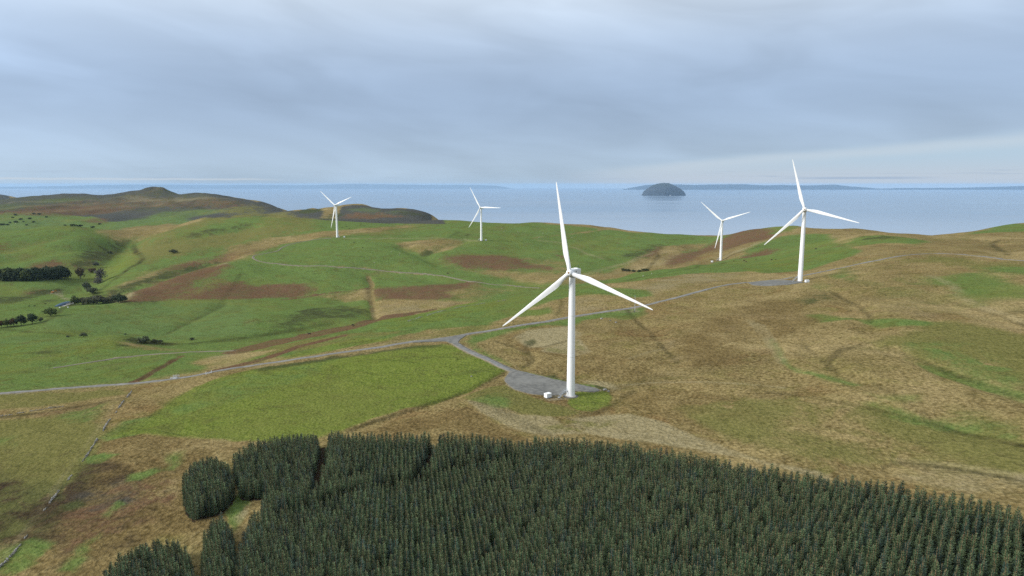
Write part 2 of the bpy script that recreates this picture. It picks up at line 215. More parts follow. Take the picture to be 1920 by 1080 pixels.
[-386.7,1377.3],[-425.0,1361.4],[-462.9,1347.3],[-505.3,1333.0],[-543.9,1311.9],[-564.8,1243.0],[-594.4,1202.5],[-661.1,1203.1]]],
["grass",0.7,17.5,[[-686.7,1395.7],[-657.0,1440.1],[-627.1,1491.4],[-575.8,1542.3],[-516.8,1509.6],[-520.3,1451.8],[-560.0,1436.0],[-592.1,1404.0],
[-618.6,1296.2]]],["rush",0.6,13.0,[[-663.9,1393.6],[-611.2,1452.3],[-556.9,1458.9],[-579.6,1428.7],[-627.6,1384.8],[-631.5,1323.8]]],
["moor",0.85,11.2,[[-506.0,1160.4],[-529.7,1264.5],[-501.1,1307.8],[-438.5,1336.6],[-372.5,1325.3],[-345.9,1322.8],[-359.2,1276.6],[-391.8,1252.2],
[-422.4,1226.0],[-440.6,1170.5],[-449.6,1100.6]]],["moor",0.85,7.8,[[-415.7,1330.4],[-379.9,1352.1],[-338.3,1355.2],[-302.6,1385.5],[-267.4,1428.7],
[-242.1,1410.6],[-276.1,1360.6],[-310.1,1323.9],[-328.7,1298.5],[-366.0,1265.2]]],["bracken",0.5,7.0,[[-501.1,1159.4],[-497.4,1184.8],[-460.8,1128.6],
[-456.5,1085.8]]],["moor",0.6,10.3,[[-580.4,1007.3],[-585.6,1077.7],[-567.1,1145.6],[-535.9,1166.7],[-503.8,1189.1],[-487.1,1170.6],[-520.0,1140.5],
[-543.5,1096.2],[-539.7,1005.6],[-539.9,941.2],[-552.6,930.8]]],["rush",0.7,9.4,[[-566.5,929.4],[-565.5,995.2],[-562.7,1082.8],[-533.1,1130.0],
[-501.1,1159.4],[-485.1,1062.9],[-521.8,1068.1],[-530.7,1019.1],[-544.1,955.9],[-549.2,918.3]]],["bracken",0.5,7.0,[[-565.2,1105.3],[-545.3,1137.4],
[-527.9,1138.3],[-543.5,1096.2]]],["lime",0.5,11.7,[[-722.4,1184.8],[-779.8,1334.4],[-789.8,1415.1],[-673.8,1235.9],[-638.5,1170.6],[-629.9,1087.9],
[-658.0,1090.6]]],["straw",0.7,4.4,[[-526.4,879.5],[-538.6,945.6],[-522.3,979.6],[-491.8,989.9],[-476.9,1044.6],[-460.6,1095.7],[-446.7,1072.3],
[-464.8,1017.5],[-481.0,967.3],[-493.0,892.6],[-483.0,828.7]]],["bracken",0.8,8.4,[[-487.2,854.1],[-529.1,958.8],[-521.5,1002.6],[-527.0,1078.9],
[-476.3,1081.7],[-449.0,1067.7],[-447.9,1044.7],[-450.7,1003.4],[-461.8,962.1],[-445.5,917.5],[-447.1,879.2],[-470.5,835.9]]],
["moor",0.5,10.1,[[-432.6,880.9],[-451.1,938.9],[-438.2,992.7],[-425.4,1039.7],[-397.7,988.7],[-397.0,929.7],[-415.0,904.2]]],
["bracken",0.75,8.8,[[-405.5,973.0],[-382.4,989.2],[-368.5,972.2],[-336.6,980.2],[-303.8,987.3],[-265.3,945.3],[-290.1,916.0],[-315.5,905.4],
[-338.9,891.3],[-373.5,889.6],[-399.0,883.7],[-425.3,880.2],[-416.5,932.7]]],["rush",0.5,6.3,[[-482.3,833.4],[-466.6,866.1],[-437.8,877.2],
[-443.4,847.3],[-471.7,820.0]]],["bracken",0.42,8.8,[[-479.2,839.6],[-523.5,1005.1],[-489.2,1003.9],[-475.1,1046.6],[-447.2,1063.3],[-401.9,1064.7],
[-358.1,1033.6],[-314.3,996.3],[-273.4,961.9],[-259.0,935.6],[-287.9,908.6],[-316.2,900.4],[-343.3,890.3],[-370.0,881.2],[-401.4,873.6],
[-436.3,874.2],[-460.8,861.4]]],["olive",0.35,10.6,[[-429.0,880.6],[-452.4,954.8],[-435.1,1023.3],[-402.7,1044.3],[-345.7,996.2],[-375.2,990.7],
[-401.8,979.4],[-416.0,923.1]]],["bracken",0.35,14.4,[[-568.5,1045.1],[-561.1,1152.1],[-539.2,1205.6],[-505.7,1240.8],[-458.5,1219.5],[-424.2,1231.4],
[-435.2,1131.4],[-510.0,1159.1],[-542.5,1093.9]]],["olive",0.45,15.5,[[-782.4,1386.7],[-707.6,1339.3],[-674.7,1369.8],[-632.9,1384.6],[-592.1,1404.0],
[-533.3,1394.6],[-477.3,1390.6],[-425.0,1361.4],[-369.2,1313.2],[-411.7,1317.2],[-447.9,1301.8],[-486.1,1280.5],[-519.3,1250.6],[-554.3,1218.5],
[-587.7,1188.1],[-618.9,1175.6],[-633.4,1134.3]]],["grass",1,9.1,[[-430.7,1131.3],[-412.6,1255.6],[-358.0,1272.3],[-310.3,1280.8],[-261.7,1288.4],
[-204.2,1213.4],[-151.2,1147.0],[-99.0,1066.2],[-58.5,1003.5],[-22.5,948.2],[29.0,917.1],[0.0,906.0],[-31.8,929.0],[-65.4,956.6],[-102.1,996.0],
[-139.9,1024.1],[-178.1,1043.7],[-216.8,1059.6],[-257.7,1056.7],[-300.5,1061.7],[-348.4,1081.1],[-395.6,1094.6]]],["grass",1,7.7,[[-419.7,995.2],
[-426.6,1053.4],[-412.2,1092.9],[-373.5,1079.9],[-335.3,1065.9],[-297.1,1048.9],[-263.9,1048.0],[-230.9,1047.4],[-197.1,1043.0],[-153.2,1022.7],
[-110.0,996.1],[-67.9,956.0],[-91.7,891.8],[-124.5,908.3],[-159.1,928.8],[-196.4,956.2],[-231.5,944.4],[-265.4,931.9],[-294.7,982.9],[-332.9,980.9],
[-370.0,976.5]]],["olive",0.5,11.7,[[-337.1,1308.1],[-282.0,1390.6],[-233.6,1499.4],[-148.1,1461.9],[-207.1,1326.2],[-258.0,1269.5]]],
["moor",0.6,8.1,[[-311.9,1378.9],[-254.1,1482.2],[-208.6,1487.2],[-242.1,1410.6],[-282.0,1338.0]]],["olive",0.8,6.9,[[-212.1,1221.2],[-158.4,1266.8],
[-90.6,1259.6],[-122.8,1206.5],[-144.8,1153.3],[-151.2,1147.0],[-197.9,1203.4]]],["moor",0.75,6.9,[[-207.5,1216.6],[-167.3,1258.4],[-98.0,1253.0],
[-136.3,1200.3],[-151.3,1169.7],[-188.7,1205.0]]],["moor",0.7,6.8,[[-129.4,1196.8],[-95.8,1249.3],[-85.3,1238.5],[-102.0,1183.2],[-132.5,1165.4]]],
["rush",0.7,5.0,[[-159.0,1158.5],[-147.6,1177.8],[-136.1,1173.0],[-143.2,1140.1]]],["rush",0.5,7.3,[[-99.1,1267.4],[-83.3,1334.3],[-74.1,1357.6],
[-89.0,1264.5]]],["bracken",0.8,9.1,[[-121.8,1123.8],[-98.4,1140.9],[-58.6,1148.7],[-18.2,1160.3],[21.9,1116.4],[66.0,1049.5],[79.8,1014.0],
[32.6,1034.2],[0.0,1036.0],[-32.7,1039.1],[-83.8,1065.8],[-104.8,1092.7]]],["bracken",0.7,6.5,[[68.6,1165.8],[91.1,1160.6],[87.4,1135.5],
[72.5,1155.3]]],["moor",0.6,12.4,[[22.2,1129.8],[72.2,1149.3],[100.9,1070.6],[80.0,1016.6],[34.6,1099.6]]],["moor",0.8,10.3,[[-83.2,1057.9],
[-41.1,1044.2],[0.0,1029.9],[32.1,1018.8],[63.4,1006.4],[94.9,1003.8],[108.4,981.9],[72.4,916.5],[30.0,951.9],[-7.8,991.4],[-48.1,1017.4]]],
["bracken",0.8,6.4,[[-211.0,936.2],[-202.8,957.8],[-170.4,946.0],[-140.1,943.9],[-111.3,952.6],[-76.2,965.1],[-42.2,971.6],[-51.1,922.9],
[-78.0,896.6],[-61.7,865.5],[-108.3,853.9],[-164.3,871.2],[-192.7,901.0]]],["moor",0.6,7.8,[[-93.2,906.5],[-45.4,958.4],[0.0,912.9],[-41.1,864.0],
[-68.2,860.5]]],["moor",1,5.0,[[-178.0,873.6],[-152.4,874.2],[-108.8,858.0],[-79.3,851.4],[-50.8,853.8],[-59.5,576.5],[-79.2,578.0],[-95.0,555.3],
[-158.3,783.2]]],["straw",0.4,4.9,[[-169.4,854.1],[-138.6,852.4],[-108.3,853.9],[-80.8,849.2],[-54.1,853.6],[-78.9,829.0],[-103.0,810.5],
[-127.4,791.7],[-151.9,779.6]]],["moor",0.7,5.9,[[-292.0,922.1],[-264.5,928.6],[-237.3,937.7],[-202.9,950.6],[-183.3,897.1],[-210.7,889.0],
[-234.0,867.8],[-261.3,867.2]]],["cool",0.7,6.6,[[-516.7,721.4],[-505.5,743.6],[-498.3,774.4],[-488.9,805.2],[-473.5,829.3],[-455.4,844.8],
[-436.6,860.6],[-411.4,865.2],[-387.5,873.4],[-364.8,885.7],[-341.2,897.4],[-315.0,903.8],[-287.9,908.6],[-232.6,770.0],[-234.1,699.8],[-242.0,659.1],
[-257.6,642.1],[-272.9,626.7],[-292.9,623.7],[-313.1,621.5],[-350.4,644.8],[-331.7,568.9],[-413.0,663.4],[-430.4,657.6],[-446.5,650.6],
[-471.1,656.0]]],["grass",0.8,4.4,[[-338.9,891.3],[-309.4,908.6],[-276.4,918.7],[-232.4,902.4],[-186.5,870.9],[-166.9,795.4],[-197.9,731.1],
[-213.1,703.8],[-226.9,677.2],[-240.4,654.6],[-276.1,708.0]]],["rush",0.55,5.4,[[-255.3,803.9],[-240.1,840.6],[-220.9,870.1],[-178.3,831.6],
[-167.8,781.3],[-187.0,746.0],[-209.5,731.3],[-217.5,699.8],[-233.2,671.9],[-247.3,645.2],[-244.9,667.3]]],["moor",1,8.5,[[90.2,952.8],[117.7,996.1],
[164.2,1043.5],[211.6,1123.1],[280.3,1255.9],[331.8,1294.8],[376.6,1301.6],[345.4,1130.1],[308.3,1019.5],[218.3,841.2],[173.7,774.5],[145.0,767.4],
[127.5,950.7],[94.1,916.2],[45.0,631.9]]],["straw",0.45,11.7,[[123.9,982.6],[162.7,1033.6],[204.4,1083.4],[282.5,1201.1],[349.1,1237.4],
[265.2,1054.9],[226.9,1030.7],[192.0,1016.4],[158.0,1002.8]]],["rush",0.6,10.2,[[178.5,1137.2],[240.6,1228.9],[280.8,1281.7],[261.8,1214.9],
[220.2,1145.3],[196.8,1114.0]]],["bracken",0.9,6.9,[[218.2,1144.3],[251.7,1212.1],[276.3,1260.3],[260.9,1205.7],[237.0,1161.9]]],
["bracken",0.85,10.2,[[236.0,1053.4],[278.5,1175.2],[371.8,1283.9],[387.6,1287.2],[374.1,1218.8],[281.7,1055.3],[238.8,1012.0]]],
["grass",0.5,11.1,[[287.4,1222.2],[374.4,1293.6],[389.8,1295.1],[367.3,1268.0],[300.9,1199.3]]],["moor",0.9,10.5,[[313.2,1064.4],[374.5,1242.5],
[445.8,1298.7],[514.9,1375.6],[496.9,1214.0],[548.2,1233.2],[516.4,1130.8],[444.9,1094.4],[386.0,1026.6],[343.5,994.8],[305.0,1021.8]]],
["bracken",0.8,10.5,[[348.4,1176.0],[384.4,1276.3],[486.0,1415.6],[472.4,1262.1],[478.3,1178.8],[439.0,1141.8],[390.3,1133.5],[339.8,1111.4]]],
["grass",0.7,7.4,[[492.1,1401.9],[523.2,1369.5],[514.4,1222.1],[493.5,1171.4],[446.0,1189.8],[460.5,1204.3]]],["grass",0.85,9.3,[[363.0,1065.0],
[423.5,1128.6],[466.5,1148.7],[495.4,1133.1],[526.9,1125.1],[434.8,882.8],[386.6,822.1],[377.5,875.6],[372.9,951.2],[350.0,1014.2]]],
["straw",0.5,6.4,[[321.5,1050.3],[378.3,1098.1],[438.4,1144.8],[418.0,1113.5],[354.1,1050.6],[317.7,1037.4]]],["bracken",0.8,5.9,[[322.6,989.7],
[350.0,1014.2],[388.2,1032.6],[389.2,985.7],[369.4,961.3],[335.4,970.8]]],["moor",1,8.3,[[489.8,1162.4],[597.5,1344.2],[561.4,1151.6],[656.1,1236.4],
[545.0,969.4],[538.1,906.4],[665.7,1065.4],[677.0,1032.1],[710.2,1010.9],[728.3,982.1],[750.2,961.1],[780.3,952.0],[459.9,557.6],[446.7,564.3],
[437.3,576.6],[432.2,595.9],[422.7,610.7],[412.4,625.7],[384.8,624.7],[366.9,640.6],[341.1,634.2],[320.7,637.5],[306.8,672.6],[362.7,722.2],
[393.6,785.0],[415.3,849.1],[440.3,923.2],[517.6,1104.6]]],["straw",0.35,9.4,[[517.6,1104.6],[546.2,1093.1],[578.8,1090.5],[504.3,872.5],
[465.3,876.0],[430.1,872.9]]],["grass",1,5.4,[[416.2,855.1],[440.1,879.8],[456.4,882.6],[487.4,854.6],[507.7,830.1],[464.3,780.7],[441.0,805.3],
[416.4,818.2]]],["rush",0.6,5.5,[[450.0,879.3],[472.6,864.3],[489.4,846.3],[457.8,836.7],[438.4,849.5]]],["grass",0.9,8.0,[[674.5,1010.3],
[840.9,1211.3],[964.4,1345.0],[889.3,1184.8],[932.9,1189.5],[1023.7,1251.0],[875.8,1069.1],[766.9,982.8],[736.8,993.8],[710.2,1010.9]]],
["olive",0.5,5.9,[[528.9,856.2],[586.0,914.7],[679.1,977.1],[589.6,866.8],[556.0,856.8]]],["rush",0.5,4.4,[[606.5,887.0],[603.5,857.5],[543.5,749.8],
[495.2,690.3],[589.3,846.3]]],["grass",1,4.0,[[-26.9,564.2],[0.0,649.2],[32.9,892.6],[66.7,904.0],[103.3,934.8],[145.4,970.3],[143.3,758.0],
[171.2,763.4],[213.3,821.7],[308.6,1007.3],[335.7,983.1],[361.5,960.0],[373.7,899.4],[385.0,847.1],[403.6,818.0],[391.5,766.3],[362.7,722.2],
[318.1,686.0],[285.9,672.6],[249.0,658.6],[220.8,659.5],[191.0,655.1],[168.3,653.4],[146.8,656.9],[125.2,661.1],[91.9,685.0],[63.4,633.0],
[40.4,613.1],[18.8,594.0],[-4.6,579.6]]],["lime",0.4,6.9,[[353.3,938.0],[361.3,869.1],[376.6,828.4],[392.9,796.1],[368.6,734.3],[323.9,698.7],
[290.6,683.9],[252.7,668.5],[228.6,667.3],[204.0,664.0],[264.2,772.3]]],["moor",1,3.2,[[81.2,642.5],[103.6,656.5],[125.2,661.1],[148.7,671.1],
[174.2,686.6],[203.0,676.7],[234.9,678.2],[248.4,654.2],[285.9,672.6],[308.2,653.1],[310.5,636.8],[261.4,592.4],[249.7,609.2],[228.7,604.2],
[207.4,597.4],[178.0,577.8],[151.8,564.8],[124.9,543.8],[100.2,526.4],[83.0,522.9],[65.7,517.2],[64.4,541.5],[100.7,578.6]]],
["straw",0.45,6.4,[[84.6,594.5],[110.5,617.5],[141.7,657.1],[173.3,687.5],[193.4,676.0],[216.5,676.2],[238.4,672.8],[221.6,638.8],[188.6,612.9],
[159.8,595.2],[116.4,544.2],[101.2,568.3]]],["moor",0.95,2.8,[[-20.6,470.7],[4.1,522.3],[24.0,549.7],[46.1,582.6],[75.9,600.0],[98.2,563.7],
[92.4,529.5],[68.7,516.4],[46.0,502.6],[22.3,487.9],[0.0,471.2]]],["straw",0.4,4.0,[[45.3,571.6],[72.7,574.0],[88.3,530.3],[70.1,519.7],[52.6,508.9],
[37.7,527.5]]],["grass",0.9,3.1,[[31.8,572.6],[58.2,613.0],[83.8,624.3],[99.9,599.4],[116.2,583.1],[116.6,555.8],[101.1,555.0],[73.5,580.4],
[46.3,585.4]]],["grass",0.85,2.3,[[-47.5,497.6],[-25.5,535.1],[0.0,560.3],[12.7,533.7],[29.2,525.4],[24.1,504.7],[-4.1,510.4],[-30.5,479.0]]],
["grass",0.8,2.3,[[10.4,523.6],[30.0,540.3],[32.5,511.6],[16.1,506.9]]],["olive",0.6,2.1,[[-93.6,450.0],[-74.5,467.0],[-48.4,466.4],[-23.2,485.1],
[-7.7,485.4],[-22.0,460.3],[-46.7,449.6],[-61.8,441.8],[-76.6,435.1]]],["moor",0.5,2.0,[[-111.4,434.4],[-96.4,446.5],[-80.8,459.8],[-60.8,476.2],
[-45.8,478.3],[-30.5,479.0],[-43.6,455.5],[-57.5,449.4],[-70.7,442.1],[-87.0,434.9],[-102.8,427.8]]],["olive",0.7,2.2,[[-184.0,478.4],[-169.7,481.8],
[-155.4,486.0],[-136.4,487.9],[-116.7,487.3],[-95.7,479.5],[-76.0,476.2],[-93.6,450.0],[-111.2,448.5],[-130.2,451.6],[-146.5,445.8],[-161.9,438.6]]],
["lime",0.6,2.0,[[-150.8,427.0],[-140.9,439.4],[-130.2,451.6],[-117.4,458.7],[-104.4,466.8],[-79.4,451.5],[-94.2,444.5],[-108.6,437.3],[-122.6,431.0],
[-135.4,421.9]]],["lime",0.5,2.8,[[-108.0,501.6],[-125.9,791.9],[-97.5,818.9],[-66.9,844.1],[-26.9,617.1],[-4.9,624.4],[-12.9,542.1],[-31.3,525.1],
[-48.6,509.0],[-66.5,491.1],[-83.3,474.8]]],["bracken",0.8,1.3,[[-214.6,491.1],[-212.5,510.2],[-204.0,531.1],[-197.2,560.9],[-212.9,666.7],
[-193.1,693.9],[-170.8,719.5],[-160.0,784.0],[-136.6,799.3],[-91.6,824.7],[-89.7,818.7],[-113.8,799.8],[-97.8,558.8],[-119.1,506.1],[-138.7,500.0],
[-157.7,493.1],[-170.3,483.6],[-182.3,474.1],[-194.7,457.9]]],["bracken",0.9,0.8,[[-185.3,402.4],[-176.8,414.0],[-168.0,426.8],[-157.2,445.6],
[-149.7,467.5],[-136.1,479.7],[-120.9,488.5],[-118.2,480.4],[-132.5,469.3],[-145.4,456.2],[-153.2,434.0],[-164.1,416.8],[-173.3,406.5],
[-182.3,397.1]]],["moor",0.6,2.1,[[-219.9,448.6],[-210.6,468.7],[-183.7,467.7],[-161.8,459.1],[-171.3,435.5],[-185.7,412.1]]],
["straw",0.35,2.4,[[-230.5,487.2],[-215.5,498.0],[-201.1,502.1],[-189.4,453.9],[-206.2,450.6]]],["lime",0.35,3.0,[[-358.1,422.4],[-346.7,426.2],
[-333.0,427.4],[-322.4,432.8],[-310.3,436.6],[-296.1,437.6],[-282.4,441.2],[-269.4,446.5],[-257.4,454.2],[-243.1,458.4],[-234.8,471.9],[-227.6,415.6],
[-239.9,407.7],[-252.4,401.0],[-266.0,399.4],[-279.8,398.3],[-292.3,395.5],[-308.3,397.5],[-325.7,400.9],[-342.7,403.7]]],
["lime",0.4,5.1,[[-433.9,577.3],[-405.6,569.9],[-373.2,555.7],[-345.1,550.0],[-327.3,561.1],[-313.9,552.6],[-301.3,507.9],[-314.4,496.0],
[-329.0,487.7],[-342.6,483.6],[-357.9,482.0],[-372.1,479.1],[-386.0,476.2],[-400.8,474.5],[-409.8,503.7],[-422.0,539.3]]],
["cool",0.5,4.8,[[-547.7,653.4],[-526.9,657.2],[-497.2,649.8],[-456.0,625.9],[-426.1,615.8],[-374.0,570.8],[-347.6,559.6],[-330.4,562.7],
[-317.7,563.5],[-334.6,536.3],[-356.1,539.5],[-379.1,544.6],[-403.1,550.5],[-425.4,553.5],[-449.2,558.2],[-480.3,571.2]]],
["rush",0.5,2.0,[[-379.0,513.9],[-363.3,521.2],[-341.0,519.1],[-339.3,509.9],[-363.8,504.0]]],["rush",0.5,1.5,[[-294.4,451.7],[-286.2,456.3],
[-277.8,445.5],[-285.4,440.4]]],["rush",0.6,2.0,[[-321.9,551.4],[-357.4,648.2],[-291.3,578.0],[-295.0,558.2],[-309.3,544.4]]],
["moor",0.5,3.0,[[-320.9,545.8],[-312.5,557.9],[-288.9,555.0],[-251.8,515.2],[-274.1,518.2],[-305.3,529.5]]],["rush",0.5,2.0,[[-319.3,535.5],
[-312.2,545.6],[-307.5,533.4],[-314.3,530.4]]],["olive",0.7,2.2,[[-326.4,383.8],[-306.5,377.6],[-291.0,376.5],[-277.3,377.7],[-263.9,379.4],
[-250.2,380.5],[-235.8,380.4],[-220.2,378.5],[-212.8,365.2],[-216.1,341.3],[-221.9,332.9],[-226.7,323.8],[-240.3,325.1],[-253.1,325.2],[-266.1,325.7],
[-279.8,326.8]]],["moor",1,1.4,[[-297.2,348.2],[-282.8,348.1],[-268.6,348.1],[-254.8,348.8],[-245.1,353.4],[-234.9,357.8],[-216.5,363.9],
[-207.3,355.4],[-191.1,308.4],[-180.5,280.7],[-172.4,258.4],[-167.2,242.1],[-163.3,228.6],[-159.9,216.5],[-156.8,205.7],[-162.2,202.0],[-167.6,198.6],
[-172.6,195.1],[-182.8,207.7],[-195.7,223.5],[-210.3,241.4],[-226.7,261.6],[-246.5,285.9],[-268.6,313.1]]],["bracken",0.45,2.6,[[-251.1,335.6],
[-242.9,343.8],[-234.7,353.0],[-217.3,357.6],[-210.4,336.4],[-218.9,330.2],[-226.7,323.8]]],["moor",1,2.0,[[-184.1,292.4],[-197.3,325.6],
[-214.7,372.9],[-206.7,388.2],[-193.7,393.8],[-182.3,397.1],[-172.7,404.9],[-177.0,378.2],[-180.0,352.8],[-176.6,324.3],[-179.3,309.9],
[-177.1,295.0]]],["moor",1,0.8,[[-168.9,190.6],[-166.3,195.0],[-163.4,199.4],[-160.4,204.0],[-157.1,208.7],[-161.0,220.5],[-165.4,233.8],
[-171.0,249.6],[-175.1,266.3],[-180.1,285.9],[-167.6,293.2],[-156.6,290.4],[-145.7,287.5],[-135.1,285.0],[-124.8,282.5],[-114.5,280.0],[-104.6,284.4],
[-94.2,288.6],[-92.3,261.6],[-91.1,239.9],[-86.5,222.7],[-82.9,208.8],[-79.9,197.1],[-76.8,185.4],[-74.3,175.5],[-80.7,175.5],[-87.3,175.6],
[-93.9,175.9],[-100.2,175.6],[-106.5,175.3],[-112.9,175.1],[-119.2,175.3],[-125.7,175.8],[-132.6,176.8],[-139.5,177.6],[-146.3,178.2],[-153.0,178.8],
[-160.0,179.5]]],["rust",0.62,1.2,[[-164.5,185.1],[-163.2,191.1],[-161.6,197.0],[-160.1,203.6],[-158.3,210.3],[-162.3,222.4],[-166.9,236.0],
[-172.6,252.1],[-176.3,268.3],[-181.0,287.3],[-168.8,295.4],[-157.4,292.0],[-146.4,288.9],[-135.1,286.6],[-124.0,284.5],[-113.0,282.1],[-106.7,265.5],
[-122.6,266.8],[-103.3,240.7],[-87.9,215.8],[-92.1,204.1],[-99.3,204.8],[-106.1,204.6],[-112.9,204.5],[-115.0,197.8],[-116.8,191.1],[-118.6,184.8],
[-116.0,175.3],[-123.3,176.2],[-131.3,178.0],[-139.5,179.9],[-147.5,181.5],[-155.9,183.3]]],["olive",0.8,1.9,[[-283.4,331.3],[-269.2,330.5],
[-255.2,329.9],[-242.4,330.9],[-231.4,330.7],[-220.4,330.5],[-191.1,308.4],[-178.1,274.8],[-173.3,256.6],[-169.6,241.2],[-165.2,225.7],[-161.5,212.4],
[-166.4,207.8],[-171.5,203.6],[-176.3,199.7],[-187.7,213.7],[-202.1,231.4],[-217.8,250.6],[-236.1,273.1],[-257.9,299.9]]],
["rush",0.5,3.0,[[-279.8,326.8],[-266.2,323.9],[-253.6,322.0],[-241.1,320.0],[-227.7,316.6],[-214.7,313.5],[-189.0,288.8],[-165.7,265.5],
[-157.1,242.1],[-150.2,222.9],[-150.2,214.4],[-150.3,206.4],[-150.3,198.9],[-158.3,198.2],[-166.1,197.5],[-173.8,196.6],[-184.9,210.3],[-199.0,227.6],
[-214.8,246.9],[-232.5,268.8],[-254.7,295.9]]],["peat",0.36,2.3,[[-261.6,304.5],[-248.1,301.9],[-234.6,299.3],[-221.0,296.1],[-207.8,293.2],
[-194.7,290.2],[-176.6,276.1],[-159.3,262.0],[-146.3,253.8],[-129.4,235.2],[-114.6,218.8],[-115.4,206.1],[-116.4,195.1],[-121.6,191.9],[-127.0,189.1],
[-132.0,186.2],[-140.6,189.5],[-149.8,193.4],[-162.3,200.6],[-175.5,208.1],[-190.2,216.7],[-204.8,234.6],[-220.6,254.1],[-239.7,277.6]]],
["heath",0.3,1.9,[[-161.9,235.5],[-155.9,240.2],[-149.8,245.3],[-140.6,248.9],[-131.2,253.0],[-118.0,229.7],[-125.3,225.4],[-132.1,220.6],
[-139.4,219.0],[-146.8,217.5]]],["bracken",0.28,2.0,[[-160.7,224.7],[-155.6,230.7],[-150.9,237.9],[-145.5,244.8],[-140.8,253.4],[-136.2,263.3],
[-129.8,270.8],[-123.1,278.6],[-127.3,267.6],[-124.4,243.1],[-112.8,215.1],[-120.6,211.0],[-128.3,207.5],[-133.8,202.2],[-139.1,197.2],
[-149.4,210.3]]],["olive",0.5,3.3,[[-279.8,326.8],[-267.8,326.1],[-256.0,325.5],[-244.7,325.7],[-233.0,325.1],[-208.8,312.4],[-179.2,280.4],
[-171.0,249.6],[-188.9,254.4],[-207.4,264.9],[-225.8,274.5],[-245.7,284.9]]],["grass",0.7,1.6,[[-179.6,269.9],[-171.6,275.5],[-163.2,268.7],
[-166.4,262.9],[-173.9,264.4]]],["grass",0.6,1.3,[[-147.0,249.3],[-140.3,254.3],[-135.1,252.3],[-139.6,245.3],[-145.0,244.0]]],
["grass",0.6,1.2,[[-173.8,196.6],[-168.5,200.6],[-162.9,204.5],[-157.1,208.7],[-147.0,204.0],[-144.4,192.7],[-148.2,186.7],[-160.9,191.7]]],
["grass",0.5,1.1,[[-135.4,189.0],[-137.4,202.5],[-134.1,208.4],[-130.1,196.1],[-128.7,185.9]]],["grass",0.5,1.1,[[-141.0,220.0],[-140.6,229.0],
[-137.0,226.7],[-136.6,217.3]]],["grass",0.8,1.9,[[-185.0,294.0],[-186.9,314.4],[-174.6,320.4],[-170.2,293.5],[-178.2,288.5]]],
["grass",0.5,2.6,[[-266.8,310.9],[-251.2,309.7],[-235.2,308.0],[-224.2,294.5],[-234.0,294.5],[-243.9,294.8],[-253.8,294.9]]],
["grass",0.5,3.0,[[-232.8,332.8],[-226.6,340.2],[-219.6,347.0],[-214.4,355.2],[-201.5,321.6],[-205.9,311.8]]],["rush",0.5,1.2,[[-159.3,228.5],
[-157.0,230.9],[-153.1,227.6],[-155.6,225.5]]],["grass",0.8,1.0,[[-107.1,250.1],[-106.7,265.5],[-93.1,239.9],[-89.8,216.1],[-88.5,203.7],
[-97.3,216.7],[-97.8,231.8]]],["straw",0.5,0.7,[[-93.3,213.4],[-90.9,221.3],[-87.9,215.8],[-89.5,208.3]]],["grass",0.5,1.7,[[-143.4,268.9],
[-136.9,271.5],[-131.4,257.7],[-132.2,250.7]]],["lime",1,2.0,[[-179.5,290.9],[-177.9,309.7],[-175.7,323.5],[-178.2,350.5],[-174.6,376.4],
[-163.8,391.1],[-148.8,402.1],[-134.6,405.3],[-120.3,408.4],[-105.7,411.5],[-93.5,416.6],[-80.8,420.1],[-67.9,424.1],[-44.7,429.9],[-21.2,407.0],
[-4.1,361.7],[-7.1,353.4],[-21.2,327.4],[-35.4,312.1],[-49.9,307.0],[-62.6,295.6],[-72.0,289.3],[-81.3,282.2],[-90.7,277.1],[-103.4,277.7],
[-116.4,279.0],[-131.2,284.0],[-146.4,288.9],[-166.3,295.2]]],["grass",0.5,2.7,[[-175.6,305.6],[-173.7,323.9],[-171.6,347.4],[-169.7,375.5],
[-158.8,386.4],[-147.7,399.2],[-133.7,402.5],[-119.4,405.4],[-105.0,408.6],[-110.6,381.7],[-115.6,358.0],[-125.4,347.1],[-134.6,336.8],[-143.8,328.2],
[-150.3,315.9],[-155.5,302.8]]],["rush",0.55,1.4,[[-155.3,402.3],[-143.7,406.1],[-131.5,409.3],[-116.9,416.1],[-101.5,421.9],[-85.1,424.8],
[-68.4,427.4],[-44.7,429.9],[-40.5,422.0],[-53.8,419.9],[-67.1,418.7],[-83.1,414.6],[-98.8,410.3],[-113.5,403.9],[-128.2,398.6],[-140.0,395.5],
[-150.8,390.3]]],["rush",0.4,2.3,[[-41.8,371.2],[-30.0,373.3],[-18.2,376.6],[-7.2,356.9],[-22.6,351.2],[-36.9,352.3]]],
["olive",0.5,2.7,[[-42.6,408.4],[-26.4,412.1],[-18.9,393.2],[-34.5,390.7]]],["moor",1,0.8,[[-73.0,288.5],[-63.0,297.7],[-49.9,307.0],[-35.6,313.9],
[-21.2,327.4],[-7.1,352.6],[-1.4,359.1],[-0.6,353.9],[-11.0,340.3],[-20.6,318.5],[-27.7,310.5],[-39.9,307.1],[-52.3,291.9],[-61.3,289.0],
[-59.5,280.2]]],["moor",1,0.8,[[-70.0,285.9],[-60.8,286.7],[-52.1,290.5],[-42.3,297.6],[-32.2,304.8],[-21.5,312.7],[-14.4,294.6],[0.0,271.9],
[10.6,259.1],[-1.1,260.2],[-12.8,261.2],[-23.1,265.0],[-33.8,269.6],[-44.9,274.8],[-56.9,278.7]]],["olive",0.5,0.9,[[-61.3,289.0],[-47.8,293.9],
[-38.9,299.1],[-34.3,301.6],[-42.9,293.1],[-53.4,284.7]]],["olive",0.9,1.0,[[-23.1,317.2],[-14.7,330.8],[-4.1,335.4],[7.7,316.7],[15.0,309.2],
[24.5,301.7],[30.9,292.6],[18.8,289.1],[4.8,293.1],[-9.8,302.2],[-20.1,310.6]]],["grass",0.5,1.3,[[-20.2,312.1],[-7.8,323.3],[0.0,318.4],[0.0,301.7],
